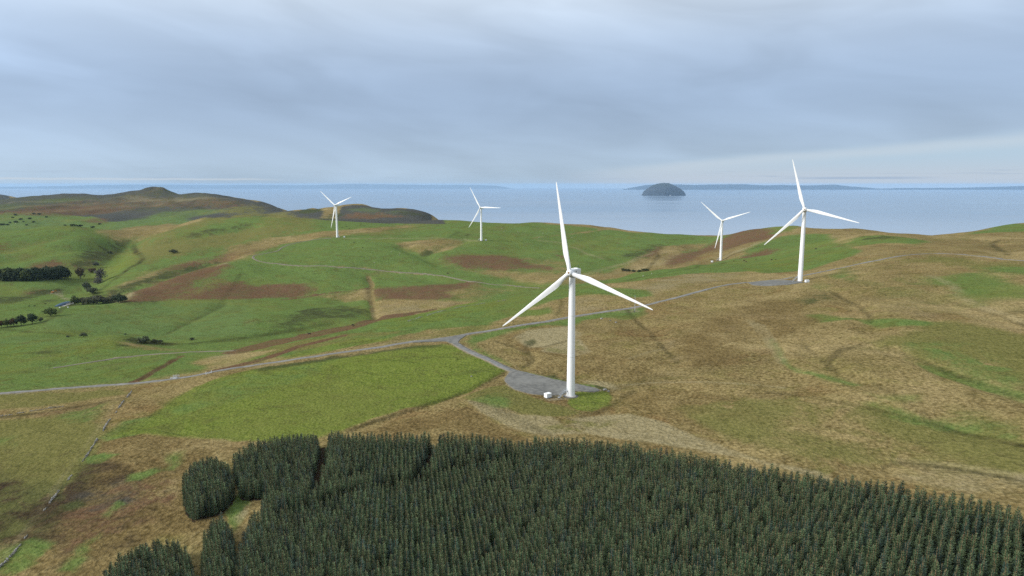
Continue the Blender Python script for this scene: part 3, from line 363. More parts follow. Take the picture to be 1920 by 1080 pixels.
[-9.7,298.6]]],["straw",0.62,0.7,[[-22.3,312.9],[-18.8,310.1],[0.0,293.4],[9.5,291.4],[18.8,289.3],[28.1,288.1],[42.4,289.4],[51.5,287.9],
[62.5,274.2],[71.1,256.0],[77.2,244.0],[83.1,233.9],[88.5,224.5],[94.1,220.0],[99.6,216.0],[104.9,212.3],[101.6,205.1],[96.9,209.8],[92.2,215.3],
[87.3,221.1],[82.2,227.5],[74.9,233.9],[67.2,241.1],[58.8,247.6],[49.7,253.4],[40.3,259.6],[30.4,265.6],[19.6,266.7],[8.7,267.8],[-2.3,278.1],
[-14.5,296.4]]],["olive",0.4,1.3,[[9.0,277.0],[22.7,278.6],[30.7,268.6],[17.4,266.9]]],["olive",0.35,1.4,[[23.0,282.1],[34.7,284.0],[46.1,283.0],
[53.0,270.7],[44.2,270.9],[35.4,271.3]]],["olive",0.6,0.7,[[24.3,305.9],[31.4,323.9],[47.2,324.1],[47.9,314.7],[36.2,293.2],[28.9,296.7]]],
["lime",0.6,0.7,[[24.3,305.9],[31.4,323.9],[37.0,327.3],[47.2,324.1],[48.3,317.1],[45.6,302.0],[36.2,293.2],[28.9,296.7]]],
["verge",0.5,0.7,[[12.7,312.9],[26.0,321.5],[28.0,313.7],[17.6,309.6]]],["rush",0.6,1.2,[[7.0,349.5],[22.7,351.7],[28.2,342.3],[27.2,337.5],
[14.0,347.6]]],["grass",0.9,0.8,[[0.0,362.6],[7.2,358.2],[27.4,339.2],[43.0,332.7],[41.9,328.3],[27.0,334.1],[11.3,350.4]]],
["straw",0.6,1.2,[[34.5,341.9],[44.1,341.5],[51.2,333.8],[55.3,322.9],[49.7,323.3],[44.0,330.3],[34.0,336.8]]],["rush",0.6,0.7,[[41.7,332.7],
[47.3,328.9],[47.1,323.4],[42.2,326.0]]],["grass",0.8,2.4,[[-30.5,449.7],[-15.6,460.7],[0.0,471.2],[22.3,486.4],[45.7,499.3],[78.2,518.3],
[102.8,518.1],[93.4,489.8],[70.2,490.3],[54.2,486.1],[42.8,466.7],[22.7,474.0],[0.0,454.9],[-23.8,425.4]]],["straw",0.75,2.0,[[1.8,438.8],
[11.0,460.1],[38.0,467.1],[47.5,441.1],[37.0,420.6],[19.6,407.9],[8.4,417.9]]],["straw",0.75,1.1,[[16.7,401.0],[33.5,419.2],[42.6,426.0],[46.4,391.0],
[37.0,384.6],[25.0,389.8]]],["rush",0.6,1.2,[[5.1,428.5],[13.8,433.1],[16.8,420.8],[8.4,417.9]]],["grass",0.5,1.6,[[-33.1,435.3],[-24.9,445.7],
[-20.4,425.3],[-9.5,394.8],[1.5,370.4],[0.0,363.7],[-12.3,382.6],[-26.4,412.1]]],["verge",0.6,1.8,[[82.7,507.6],[96.3,516.3],[99.2,495.3],
[90.0,492.3]]],["grass",0.6,2.6,[[71.5,499.5],[92.1,504.2],[99.4,490.8],[87.1,475.7],[72.5,479.3]]],["grass",0.6,5.2,[[265.9,576.7],[310.5,636.8],
[293.6,564.8],[270.8,536.5],[260.1,554.1]]],["grass",0.5,5.5,[[226.4,530.7],[249.3,554.4],[244.0,514.7],[230.8,503.0]]],
["olive",0.6,7.8,[[320.7,637.5],[335.2,627.5],[351.7,622.1],[368.5,617.7],[391.8,624.2],[405.1,593.1],[409.4,569.7],[416.4,552.1],[428.7,542.7],
[437.1,529.4],[390.5,471.8],[382.3,484.0],[371.4,493.8],[364.8,510.6],[363.5,537.1],[358.5,555.9],[354.7,578.5],[348.1,598.8],[332.4,613.1]]],
["grass",0.55,7.4,[[371.9,549.9],[393.5,543.9],[403.0,531.9],[410.4,518.3],[417.7,505.5],[387.6,468.2],[376.9,476.5],[363.9,482.7],[355.0,495.1]]],
["grass",0.75,6.0,[[313.6,500.2],[344.6,520.9],[357.3,515.6],[342.9,462.2],[350.3,445.9],[357.5,430.9],[329.7,396.3],[321.2,401.4],[313.0,407.3],
[306.6,416.3],[297.3,421.7],[299.6,456.6]]],["cool",0.35,6.9,[[309.5,472.2],[340.0,495.7],[330.8,445.3],[335.8,426.7],[338.4,407.2],[330.9,414.9],
[321.9,421.5],[313.2,429.0],[304.6,437.4]]],["grass",0.55,5.0,[[299.1,450.2],[313.0,455.2],[286.0,405.2],[277.9,402.6]]],
["grass",0.85,2.0,[[188.0,430.1],[197.1,427.6],[199.7,405.0],[211.2,396.2],[220.8,380.2],[228.9,368.6],[236.0,357.0],[232.0,346.3],[224.9,352.6],
[217.8,359.6],[202.9,368.9],[201.7,396.0],[182.2,397.9],[180.8,411.6]]],["olive",0.8,5.0,[[174.6,330.2],[191.0,341.4],[211.3,358.1],[227.6,361.8],
[244.3,365.4],[247.8,352.7],[252.7,343.0],[254.7,330.4],[257.2,319.4],[260.2,309.9],[231.5,274.1],[210.2,247.5],[205.3,252.7],[200.3,258.2],
[195.5,264.7],[191.1,272.2],[189.7,285.5],[187.8,299.7],[188.5,327.1]]],["grass",0.4,4.5,[[194.8,333.6],[206.2,328.5],[217.8,324.3],[219.1,307.3],
[221.0,293.0],[196.0,257.9],[194.9,268.3],[193.7,279.6],[192.2,291.6],[190.7,304.6]]],["grass",0.42,1.3,[[184.9,294.7],[187.8,277.1],[190.5,268.0],
[192.6,258.9],[196.6,252.2],[201.0,246.6],[206.2,242.5],[200.6,235.5],[196.9,242.9],[194.0,252.2],[190.0,261.0],[188.5,271.4],[187.2,283.3],
[184.9,294.7],[183.2,308.3]]],["olive",0.75,2.5,[[134.4,276.7],[139.9,267.7],[145.8,260.4],[152.0,251.0],[157.7,242.1],[162.4,236.8],[166.1,230.7],
[169.6,224.7],[173.4,219.7],[177.6,215.7],[182.0,212.1],[171.6,199.0],[162.3,187.3],[159.5,191.9],[156.5,196.6],[153.5,201.7],[150.4,207.1],
[147.1,212.9],[143.4,218.5],[141.3,227.1],[138.3,235.2],[135.0,243.5],[134.7,259.2]]],["grass",0.42,1.2,[[139.9,265.4],[145.7,264.4],[152.1,253.1],
[157.7,242.1],[161.8,233.4],[164.7,224.1],[169.0,217.7],[173.7,212.4],[178.8,208.1],[175.9,204.4],[171.7,208.1],[168.3,213.0],[164.6,218.1],
[160.6,223.2],[157.4,232.3],[152.7,240.2],[147.6,244.8],[142.0,249.3]]],["grass",0.45,1.1,[[146.3,271.9],[151.6,267.6],[162.6,264.4],[162.1,254.6],
[155.3,258.9],[148.0,264.7]]],["grass",0.35,2.8,[[164.1,252.9],[168.9,247.7],[173.1,242.2],[172.7,225.3],[165.6,228.1],[161.3,241.8]]],
["grass",0.75,1.2,[[147.9,392.6],[149.5,386.0],[145.0,358.6],[137.5,329.0],[136.2,313.4],[143.4,296.4],[148.8,283.5],[145.9,282.1],[139.4,298.2],
[133.8,313.5],[133.3,330.4],[140.0,356.7]]],["olive",0.5,2.5,[[149.5,426.7],[158.8,429.2],[145.7,371.8],[136.8,341.0],[135.6,352.3]]],
["olive",0.45,2.0,[[84.4,307.0],[92.1,299.7],[99.4,292.4],[106.8,286.7],[111.7,275.5],[116.3,265.0],[99.4,253.9],[90.9,262.7],[82.1,272.9]]],
["lime",0.25,3.0,[[124.2,295.7],[130.1,287.3],[135.6,279.5],[137.7,265.3],[128.7,273.7]]],["straw",0.45,1.4,[[126.0,219.2],[133.4,219.6],
[139.1,214.3],[144.2,208.8],[148.2,204.2],[152.0,199.7],[155.6,195.4],[159.0,191.2],[162.3,187.3],[152.2,174.7],[148.6,177.7],[144.9,181.0],
[140.9,184.0],[136.4,186.8],[131.9,189.7],[127.6,195.4],[122.8,200.9],[119.8,210.8]]],["straw",0.35,8.7,[[237.4,468.3],[249.6,456.8],[265.9,453.9],
[267.3,432.2],[263.6,404.9],[235.1,369.3],[225.6,380.7],[219.1,399.5]]],["straw",0.3,4.4,[[84.5,406.5],[101.5,410.0],[119.3,415.6],[122.3,382.2],
[125.0,354.4],[100.5,337.8],[92.1,347.3],[83.0,356.2]]],["rust",0.62,5.5,[[90.5,389.9],[114.6,435.9],[132.9,455.8],[154.7,483.2],[177.2,508.4],
[193.6,498.9],[209.0,488.6],[187.8,406.9],[156.8,363.2],[147.7,369.3],[138.7,377.2],[111.9,331.2],[102.8,336.3],[93.4,341.3]]],
["rust",0.55,2.5,[[49.5,322.0],[61.8,318.7],[74.1,316.1],[84.1,305.8],[93.6,296.6],[102.7,288.2],[104.8,257.4],[87.2,242.1],[81.6,249.6],[75.6,257.4],
[69.3,265.5],[61.1,277.9],[52.1,291.7]]],["rust",0.5,2.8,[[13.1,407.4],[27.0,405.0],[41.0,403.8],[54.5,400.4],[63.9,379.3],[72.4,360.5],[81.0,347.4],
[63.3,326.9],[54.2,336.1],[44.4,343.9],[34.0,351.6],[23.0,357.6],[11.8,365.2]]],["rust",0.6,0.8,[[-70.0,285.9],[-60.8,286.7],[-52.1,290.5],
[-41.6,295.4],[-30.9,300.4],[-19.8,305.0],[-14.4,294.6],[0.0,271.9],[10.6,259.1],[-1.1,260.2],[-12.8,261.2],[-23.1,265.0],[-33.8,269.6],[-44.9,274.8],
[-56.9,278.7]]],["olive",0.5,2.1,[[76.2,275.6],[84.9,267.4],[93.2,259.9],[101.2,253.3],[108.2,245.6],[115.0,238.5],[121.9,232.7],[119.1,212.8],
[113.0,217.0],[106.9,221.9],[100.9,227.8],[95.3,232.7],[89.6,237.8],[83.5,243.1],[80.2,258.7]]],["bracken",0.22,6.6,[[106.3,390.9],[133.7,442.0],
[154.7,463.7],[176.7,484.3],[183.6,462.7],[188.9,440.4],[160.9,387.9],[157.4,430.1],[122.3,382.2]]],["bracken",0.2,5.2,[[160.9,387.9],[167.9,375.6],
[173.5,362.1],[149.1,320.0],[142.6,335.2]]],["rush",0.45,4.7,[[204.6,492.0],[234.9,512.3],[236.0,488.7],[216.1,454.1],[201.6,462.1]]],
["peat",0.4,4.2,[[284.1,407.1],[287.2,393.4],[291.6,381.3],[295.2,369.2],[299.4,358.7],[290.1,347.2],[284.7,357.9],[278.6,369.0],[274.2,383.5]]],
["peat",0.6,0.7,[[123.1,218.8],[125.6,216.7],[129.5,215.8],[124.5,213.0],[121.8,212.8]]],["verge",0.7,4.3,[[-674.6,978.1],[-679.1,1008.4],
[-670.0,1006.3],[-620.2,932.6],[-595.5,905.6],[-597.2,901.5],[-631.1,940.1],[-663.2,970.1]]],["peat",0.8,4.7,[[-677.0,981.7],[-681.9,1015.1],
[-674.8,1016.3],[-670.7,997.8]]],["bracken",0.5,7.5,[[-689.6,926.5],[-705.1,980.3],[-700.9,1008.3],[-681.8,985.5],[-666.3,935.1],[-651.2,888.2]]],
["rush",0.6,7.2,[[-724.9,871.4],[-712.7,904.5],[-692.8,930.9],[-687.4,965.7],[-685.3,1008.4],[-695.8,1061.8],[-676.7,1031.8],[-649.2,910.6],
[-641.1,860.1],[-691.4,876.6]]],["rush",0.5,3.7,[[-618.7,876.9],[-631.1,915.8],[-604.6,906.3],[-598.4,890.4],[-606.9,869.9]]],
["grass",0.22,3.7,[[152.7,353.3],[161.2,347.2],[170.7,344.0],[179.1,339.3],[187.8,335.4],[197.0,333.0],[199.4,319.4],[203.1,308.9],[205.8,298.2],
[209.4,289.6],[211.9,280.2],[201.0,258.6],[193.0,241.8],[184.0,224.5],[177.5,211.2],[171.6,199.0],[168.2,203.9],[166.0,210.7],[162.8,216.8],
[159.5,223.4],[155.9,230.3],[150.8,235.7],[145.5,241.1],[142.5,252.6],[138.5,264.0],[134.4,276.7],[133.0,294.1],[131.5,313.9]]],
["olive",0.4,2.5,[[66.5,292.8],[76.3,290.9],[85.7,288.2],[95.2,286.7],[105.1,286.1],[115.4,286.9],[123.9,283.6],[128.7,273.7],[132.7,263.6],
[136.9,255.2],[141.2,247.7],[145.5,241.1],[151.2,236.3],[156.8,231.7],[160.7,225.2],[164.1,218.7],[167.5,212.8],[170.3,206.6],[173.9,201.9],
[164.6,190.1],[155.5,178.8],[152.9,183.7],[150.6,189.6],[148.0,195.5],[144.6,200.9],[140.9,206.5],[136.8,212.2],[132.4,217.9],[123.0,215.8],
[113.5,213.1],[104.1,210.4],[99.3,215.4],[94.3,220.6],[89.3,226.5],[84.0,232.8],[80.3,245.5],[76.3,259.9],[71.8,275.7]]],
["grass",0.3,9.8,[[253.4,535.2],[275.6,540.4],[295.6,541.1],[319.5,548.4],[330.7,534.8],[337.4,516.0],[344.1,498.9],[351.6,484.7],[329.3,432.3],
[308.2,385.9],[290.1,347.2],[283.5,353.5],[277.3,360.8],[271.6,369.6],[267.2,381.0],[255.6,382.8],[252.1,396.8],[249.0,412.9],[247.6,433.7],
[244.5,454.0],[249.9,493.8]]]],"lin":[["peat",0.8,0.8,0.6,[[185.6,331.2],[185.8,312.9],[187.6,291.5],[190.4,271.1],[192.8,259.9],[194.6,248.9]]],
["grass",3,2,0.5,[[184.9,294.7],[187.0,276.0],[189.9,267.1],[191.8,257.7],[193.6,247.5]]],["peat",0.9,0.7,0.7,[[240.0,505.8],[230.8,462.2],
[224.8,432.3],[217.4,409.3],[206.8,386.0]]],["rush",1.2,1,0.6,[[154.8,282.0],[155.3,258.9],[156.9,240.6],[157.6,232.5]]],
["peat",0.7,0.5,0.9,[[113.5,292.5],[123.6,282.6],[132.0,271.5],[137.4,264.6],[145.4,255.7],[150.1,249.3],[154.6,243.3],[158.9,231.6],[161.8,224.5],
[164.7,218.0],[167.4,211.9]]],["peat",0.45,0.4,0.75,[[121.8,212.8],[125.3,215.1],[131.1,215.5],[136.4,211.3],[142.0,205.3],[148.4,197.8],
[152.9,191.9]]],["straw",2.5,1.5,0.5,[[129.8,216.4],[136.8,211.8],[143.0,206.8],[146.8,202.2],[150.4,197.6],[153.9,193.3]]],
["straw",0.7,0.5,0.8,[[53.4,330.4],[63.4,327.3],[73.4,324.9],[82.6,319.7],[91.7,315.6],[100.1,310.1],[108.4,305.3],[121.6,295.1]]],
["straw",0.5,0.5,0.6,[[86.5,385.4],[72.0,373.9],[65.1,368.7]]],["peat",0.6,0.7,0.6,[[88.2,516.5],[87.1,475.7],[89.3,430.3],[87.8,391.5],
[88.3,354.6]]],["rush",0.7,0.6,0.6,[[158.0,362.6],[154.2,346.9],[148.6,307.8],[147.4,300.1]]],["rush",0.5,0.5,0.7,[[146.3,305.0],[151.3,316.6],
[163.1,330.9],[178.7,338.5],[187.6,340.1]]],["rush",0.5,0.5,0.7,[[147.3,309.3],[152.1,320.9],[163.8,334.0],[180.0,340.9]]],
["straw",0.4,0.3,0.6,[[152.7,434.1],[145.0,386.2],[138.1,351.6],[133.3,330.4]]],["straw",0.4,0.3,0.6,[[153.3,426.9],[145.7,382.3],[138.5,349.1],
[134.1,329.8]]],["straw",0.4,0.3,0.6,[[153.9,420.2],[146.0,377.5],[138.9,346.5],[134.9,329.2]]],["straw",0.4,0.3,0.6,[[154.5,413.5],[146.6,373.5],
[139.3,343.9],[135.7,328.6]]],["straw",0.5,0.35,0.7,[[-20.1,310.6],[-7.2,294.0],[5.6,274.2]]],["straw",0.5,0.35,0.7,[[-17.3,308.4],[-4.5,291.9],
[8.0,272.0]]],["straw",0.5,0.35,0.7,[[-14.4,306.4],[-1.9,290.0],[10.4,269.8]]],["straw",0.5,0.35,0.7,[[-11.6,304.6],[0.7,288.0],[12.7,267.8]]],
["straw",0.5,0.35,0.7,[[-8.9,303.3],[3.3,286.1],[15.0,265.9]]],["straw",0.5,0.35,0.7,[[-6.1,301.7],[5.8,284.0],[17.3,263.9]]],
["straw",0.5,0.35,0.7,[[-3.4,300.2],[8.3,281.7],[19.5,261.9]]],["rush",0.35,0.3,0.5,[[-18.8,310.1],[-6.0,293.8],[6.7,274.1]]],
["rush",0.35,0.3,0.5,[[-16.0,308.1],[-3.3,291.9],[9.1,271.9]]],["rush",0.35,0.3,0.5,[[-13.2,306.1],[-0.7,289.9],[11.5,269.7]]],
["rush",0.35,0.3,0.5,[[-10.4,304.5],[1.9,288.0],[13.8,267.7]]],["rush",0.35,0.3,0.5,[[-7.6,303.2],[4.4,286.1],[16.1,265.8]]],
["straw",0.4,0.3,0.7,[[42.1,421.8],[45.8,391.3],[37.3,387.3],[19.3,400.7]]],["straw",0.4,0.3,0.7,[[40.5,422.1],[43.5,395.9],[35.0,393.0],
[20.0,403.2]]],["straw",0.4,0.3,0.7,[[38.9,422.6],[41.1,400.5],[32.6,398.8],[20.8,405.3]]],["straw",0.4,0.3,0.7,[[37.2,423.3],[38.7,405.7],
[30.1,403.6],[21.5,407.4]]],["olive",0.4,0.3,0.6,[[40.9,419.3],[44.0,392.0],[37.0,391.0],[20.6,401.9]]],["olive",0.4,0.3,0.6,[[39.3,419.7],
[41.6,396.7],[34.7,396.9],[21.4,404.0]]],["olive",0.4,0.3,0.6,[[37.6,420.3],[39.2,401.4],[32.2,402.3],[22.1,406.1]]],
["peat",0.7,0.6,0.75,[[13.6,424.1],[8.3,415.5],[12.3,383.1],[9.0,372.9],[4.4,366.8]]],["peat",0.6,0.6,0.6,[[-10.3,431.1],[-1.7,418.8],[8.1,402.7],
[13.0,386.0]]],["peat",0.6,0.6,0.6,[[8.2,409.7],[19.7,410.4],[33.7,421.8]]],["peat",1.2,1,0.7,[[-71.8,288.5],[-58.2,298.1],[-45.1,309.0],
[-28.7,322.1],[-16.4,338.5],[-4.3,358.9]]],["peat",0.8,0.7,0.5,[[42.0,557.8],[37.7,527.5],[31.7,498.3]]],["straw",1.0,0.8,0.5,[[42.6,291.4],
[32.2,282.2],[22.5,275.7]]],["peat",2,1.2,0.6,[[30.6,289.4],[40.8,295.2],[50.0,308.7],[57.7,317.3]]],["bracken",2.5,1.5,0.8,[[-241.5,485.5],
[-229.8,432.8],[-224.9,404.2],[-226.8,390.1]]],["rush",2,1.5,0.7,[[-239.9,474.5],[-226.8,420.5],[-225.2,400.0]]],["peat",1.6,1,0.7,[[-209.5,359.2],
[-218.8,352.7],[-228.3,347.4],[-237.9,342.6],[-247.5,338.3],[-261.7,335.1]]],["rush",2,1.2,0.6,[[-527.8,689.6],[-469.1,653.1],[-426.9,644.0],
[-361.7,576.8]]],["rush",3.5,2,0.7,[[-315.1,566.9],[-292.2,570.6],[-282.8,589.2],[-268.7,600.1],[-259.1,623.6],[-247.3,645.2],[-233.8,665.9],
[-219.0,686.4],[-196.4,725.1]]],["peat",2,1.5,0.6,[[-290.0,566.1],[-279.9,583.1],[-267.6,597.6],[-258.2,621.4],[-246.7,643.4],[-233.1,663.7],
[-217.9,683.0]]],["rush",2,1,0.8,[[-526.4,687.7],[-506.7,691.1],[-482.1,687.9],[-503.9,736.7],[-556.0,844.4],[-562.4,864.9]]],
["moor",3,2,0.8,[[-218.1,1025.0],[-201.2,972.5],[-195.2,927.8],[-181.3,872.6],[-159.7,783.9]]],["peat",1.5,1,0.6,[[-219.6,1024.6],[-203.0,973.9],
[-197.2,926.9],[-183.4,872.9],[-160.7,776.8]]],["bracken",2,1,0.7,[[-306.2,899.0],[-264.2,927.4],[-237.8,939.8],[-210.1,949.5],[-204.2,957.0]]],
["rush",1.5,1,0.6,[[-349.4,673.1],[-361.4,756.6],[-370.1,864.4]]],["rush",1.5,1,0.5,[[-371.5,851.2],[-400.0,974.7],[-407.1,1013.1]]],
["peat",2,1,0.9,[[-785.3,1412.9],[-724.5,1312.5],[-648.6,1193.8],[-645.9,1177.7],[-633.0,1117.2],[-628.1,1084.5]]],["rush",4,2,0.7,[[-628.1,1084.5],
[-614.2,1023.4],[-581.6,942.5],[-558.6,892.1]]],["rush",3,2,0.8,[[-802.7,1425.5],[-802.0,1393.0],[-771.0,1301.2],[-732.1,1209.3]]],
["moor",2,1.5,0.6,[[-274.5,1057.9],[-234.6,1065.2],[-198.8,1052.4],[-137.7,1028.5]]],["rush",2,1.5,0.6,[[-104.1,1333.5],[-118.6,1264.7],
[-153.6,1227.3],[-198.5,1207.3]]],["peat",1.2,1,0.5,[[-283.8,1346.5],[-223.6,1433.6],[-180.4,1446.4],[-127.8,1491.8]]],
["moor",1.5,1,0.6,[[195.4,1431.3],[105.1,1346.1],[40.8,1305.5]]],["straw",2,1.5,0.5,[[50.3,1287.1],[90.5,1285.1],[122.4,1201.6],[147.7,1106.5]]],
["straw",2.5,1.5,0.6,[[-108.4,1260.9],[-89.2,1267.2],[-61.6,1250.3]]],["straw",2.5,1.5,0.6,[[-311.2,1276.3],[-256.7,1263.2],[-199.5,1276.2],
[-139.1,1271.6],[-108.4,1260.9]]],["straw",2,1,0.6,[[92.6,979.2],[139.1,1039.6],[194.3,1099.5],[222.0,1154.9],[248.0,1193.7]]],
["peat",1.5,1,0.6,[[204.6,1019.8],[226.9,1089.8],[254.0,1177.7]]],["rush",1.5,1,0.6,[[190.7,802.7],[218.3,816.6],[306.4,974.8]]],
["rush",1.5,1,0.7,[[110.4,672.9],[158.0,716.4],[196.8,757.9],[296.3,954.4]]],["peat",1.2,1,0.6,[[612.5,856.2],[593.7,843.1],[541.5,751.1],
[490.9,672.9]]],["straw",0.9,0.6,0.6,[[322.1,524.1],[313.7,490.8],[299.6,456.6]]],["straw",0.9,0.6,0.6,[[320.4,515.9],[313.3,485.3],[299.3,452.2]]],
["straw",0.9,0.6,0.6,[[320.1,510.1],[312.3,479.0],[299.0,447.9]]],["straw",2.5,1.5,0.6,[[294.3,448.2],[276.8,391.7],[271.0,352.6]]],
["peat",1,0.8,0.5,[[279.3,435.3],[274.1,396.8],[269.6,369.4],[266.9,347.0]]],["straw",0.6,0.6,0.28,[[-217.7,366.0],[-197.3,316.7],[-183.3,275.9],
[-177.4,257.8],[-172.1,241.9],[-164.0,217.3],[-161.6,206.9],[-159.0,196.8]]],["verge",3,1.5,0.6,[[-155.3,402.3],[-145.4,411.2],[-134.5,418.8],
[-122.4,424.0],[-109.6,427.1],[-97.0,432.8],[-84.4,439.4],[-70.8,442.8],[-57.5,449.4]]],["straw",14,10,0.35,[[-2100.0,2816.8],[-2000.0,2863.6],
[-1909.4,2965.2],[-1836.3,3035.5],[-1750.4,3092.8],[-1642.7,3116.7],[-1539.9,3154.5],[-1355.9,2991.5],[-1247.5,2981.9]]],
["straw",14,10,0.35,[[-1793.9,2564.3],[-1787.9,2773.3],[-1773.1,2909.0],[-1714.2,2984.4],[-1642.8,3024.3],[-1577.4,3080.8]]],
["straw",14,10,0.35,[[-2561.7,3514.2],[-2193.3,3142.9],[-2069.1,3103.3],[-1935.6,3063.7],[-1838.0,3079.9]]],["rush",6,6,0.6,[[-1568.1,3162.4],
[-1391.9,2893.2],[-1260.3,2798.2]]],["rush",6,6,0.6,[[-1339.7,2805.7],[-1360.6,2934.7],[-1347.5,2972.4]]],["rush",6,6,0.6,[[-1957.9,2800.7],
[-1923.4,2847.6],[-1912.1,2933.3]]]],"roads":{"access_road":[4.2,[[-304.8,376.4],[-294.4,379.0],[-286.0,380.1],[-278.3,382.4],[-270.8,385.0],
[-262.8,387.1],[-254.3,388.6],[-245.6,389.8],[-236.2,389.9],[-226.8,390.1],[-217.7,390.9],[-207.8,390.2],[-199.8,393.2],[-185.6,397.3],[-177.3,400.5],
[-170.3,407.2],[-158.8,411.5],[-146.4,414.1],[-136.9,416.0],[-128.1,420.1],[-118.7,422.8],[-109.2,425.7],[-99.4,427.7],[-89.6,430.1],[-79.8,433.7],
[-70.0,437.5],[-56.6,442.8],[-42.8,446.5],[-29.1,455.4],[-14.7,461.7],[0.0,469.6],[19.2,482.1],[32.2,490.1],[45.7,499.3],[68.9,510.3],[81.9,515.6],
[95.0,520.3],[110.7,526.7],[132.6,540.0],[153.5,554.6],[177.2,575.3],[199.9,589.0],[226.2,597.5],[238.7,593.6],[258.1,606.4],[276.3,615.5],
[295.8,626.5],[316.5,628.9],[342.3,631.8],[366.9,640.6],[387.3,649.8],[411.7,656.2],[421.2,639.3],[425.7,609.5],[420.6,569.7],[427.7,549.9]]],
"turbine_spur_road":[4.6,[[-41.6,445.4],[-39.0,435.5],[-33.9,423.2],[-26.1,406.6],[-17.2,390.1],[-9.0,374.0],[-2.3,363.5],[7.1,352.3]]],
"farm_track":[2.8,[[-322.3,465.8],[-311.5,472.6],[-300.3,479.3],[-292.5,492.4],[-280.4,499.4],[-266.5,503.5],[-248.5,504.0],[-231.6,507.1],
[-209.4,502.4]]],"hill_track":[2.3,[[-339.1,1276.0],[-357.4,1270.0],[-380.6,1264.2],[-404.0,1243.9],[-410.8,1219.9],[-409.6,1193.2],[-420.3,1178.1],
[-434.5,1153.9],[-434.7,1139.9],[-425.4,1121.7],[-405.2,1097.5],[-364.9,1079.5],[-318.0,1064.3],[-273.9,1055.2],[-232.7,1056.3],[-207.4,1054.2],
[-181.1,1045.5],[-155.2,1037.3],[-129.8,1029.4],[-104.2,1016.7],[-86.3,995.0],[-60.9,964.2],[-30.2,954.9],[7.4,936.9],
[37.6,914.6]]]},"pads":{"turbine_hardstanding":[[-3.9,344.4],[-2.3,357.4],[1.5,361.5],[7.2,356.9],[11.4,353.0],[15.5,349.1],[18.8,346.1],[22.1,343.2],
[25.5,340.1],[28.9,337.4],[32.6,334.6],[36.2,332.4],[40.3,329.2],[44.3,325.9],[40.5,323.0],[37.3,323.9],[34.1,324.6],[30.0,325.5],[26.0,321.5],
[23.2,318.4],[19.3,318.3],[15.4,317.3],[11.6,318.3],[7.8,320.3],[4.6,324.1],[1.3,328.4],[-2.7,337.1]],"turbine_hardstanding.001":[[206.0,590.7],
[213.7,595.5],[219.9,596.4],[226.2,597.5],[230.5,592.4],[234.4,586.4],[238.4,581.2],[240.6,570.4],[242.2,559.0],[233.4,553.3],[225.9,550.1],
[220.6,551.5],[215.3,552.6],[210.6,555.4],[206.7,561.5],[203.4,569.9]],"junction_apron":[[-66.4,436.8],[-61.5,439.8],[-56.7,443.6],[-52.2,445.4],
[-47.6,446.9],[-43.1,449.1],[-38.6,450.7],[-34.2,452.4],[-29.7,454.0],[-34.0,443.4],[-35.1,430.6],[-32.9,419.1],[-37.2,426.6],[-42.6,436.2],
[-47.1,437.0],[-51.6,437.7],[-56.0,438.0],[-61.2,437.3]]},"walls":[[[-214.4,371.8],[-206.1,348.2],[-195.4,318.0],[-185.5,292.7],[-177.6,270.4],
[-173.1,255.2],[-169.0,240.3],[-164.7,225.0],[-160.3,210.7],[-156.8,198.4],[-156.3,192.2]],[[-264.8,335.6],[-255.1,341.1],[-246.5,344.9],
[-238.0,348.2]],[[-79.6,512.9],[-68.8,540.6],[-49.3,565.0],[-27.8,584.4],[-1.0,606.5]]],"turb":[[28.35,318.32,199.11],[243.22,570.89,219.4],
[318.11,1035.89,185.38],[-329.74,1288.56,201.45],[-56.45,1255.59,198.08]],"kiosk":[[17.11,315.28,199.28],[243.25,557.38,220.19],
[299.25,1015.71,185.2],[-315.73,1284.81,201.73],[-48.23,1258.74,197.82]],"mast":[91.68,501.73,205.41],"gate":[-181.85,393.91,188.14],
"grid":[-200.94,394.29,185.73],"boulder":[[45.82,325.7,199.77],[47.33,323.34,199.68],[64.97,486.04,203.65],[69.9,477.26,204.03],[72.95,469.83,204.2],
[-21.45,350.24,199.52]],"clamp":[[-569.31,838.2,149.42],[-573.35,874.49,147.83]],"bale":[[-543.4,807.32,153.01],[-533.71,807.72,153.26]],
"digger":[-666.04,977.89,144.36],"cow":[["black",-158.5,522.4,183.91],["black",-125.72,529.39,189.26],["black",-97.62,1028.49,165.83],
["black",392.26,879.02,217.27],["black",-283.7,1225.08,196.24],["black",-257.56,1174.45,191.77],["brown",315.84,966.49,191.53],
["brown",325.15,951.64,194.17],["brown",314.64,912.87,196.83],["brown",335.01,932.46,197.56],["brown",322.57,844.23,206.58],
["brown",324.25,834.77,207.96],["plateau",-323.51,1461.93,215.53],["plateau",-316.07,1432.76,213.32],["plateau",-312.68,1437.81,213.79],
["plateau",-308.55,1434.17,213.23],["plateau",-294.32,1517.6,216.44],["plateau",-348.35,1403.57,212.35],["plateau",-342.44,1416.95,213.17],
["plateau",-327.81,1377.99,211.27],["plateau",-267.23,1487.97,214.6],["valley",-594.57,828.0,151.25],["valley",-592.16,833.9,150.52],
["valley",-595.08,857.58,149.04],["valley",-536.31,767.12,155.69],["slope",-547.37,950.81,150.95]],"sheep":[["dome",-276.35,1182.79,190.54],
["dome",-203.04,1144.48,187.34],["dome",-187.18,1129.15,183.52],["dome",-220.37,1086.97,175.86],["dome",-285.95,1086.79,179.31],
["dome",-288.57,1083.66,178.81],["dome",-187.48,1138.42,185.25],["plateau",-279.86,1542.31,216.28],["plateau",-311.32,2019.19,191.96],
["plateau",61.1,1349.33,204.17],["plateau",52.13,1308.11,199.44],["plateau",11.73,1365.86,205.66],["plateau",69.55,1349.73,204.15],
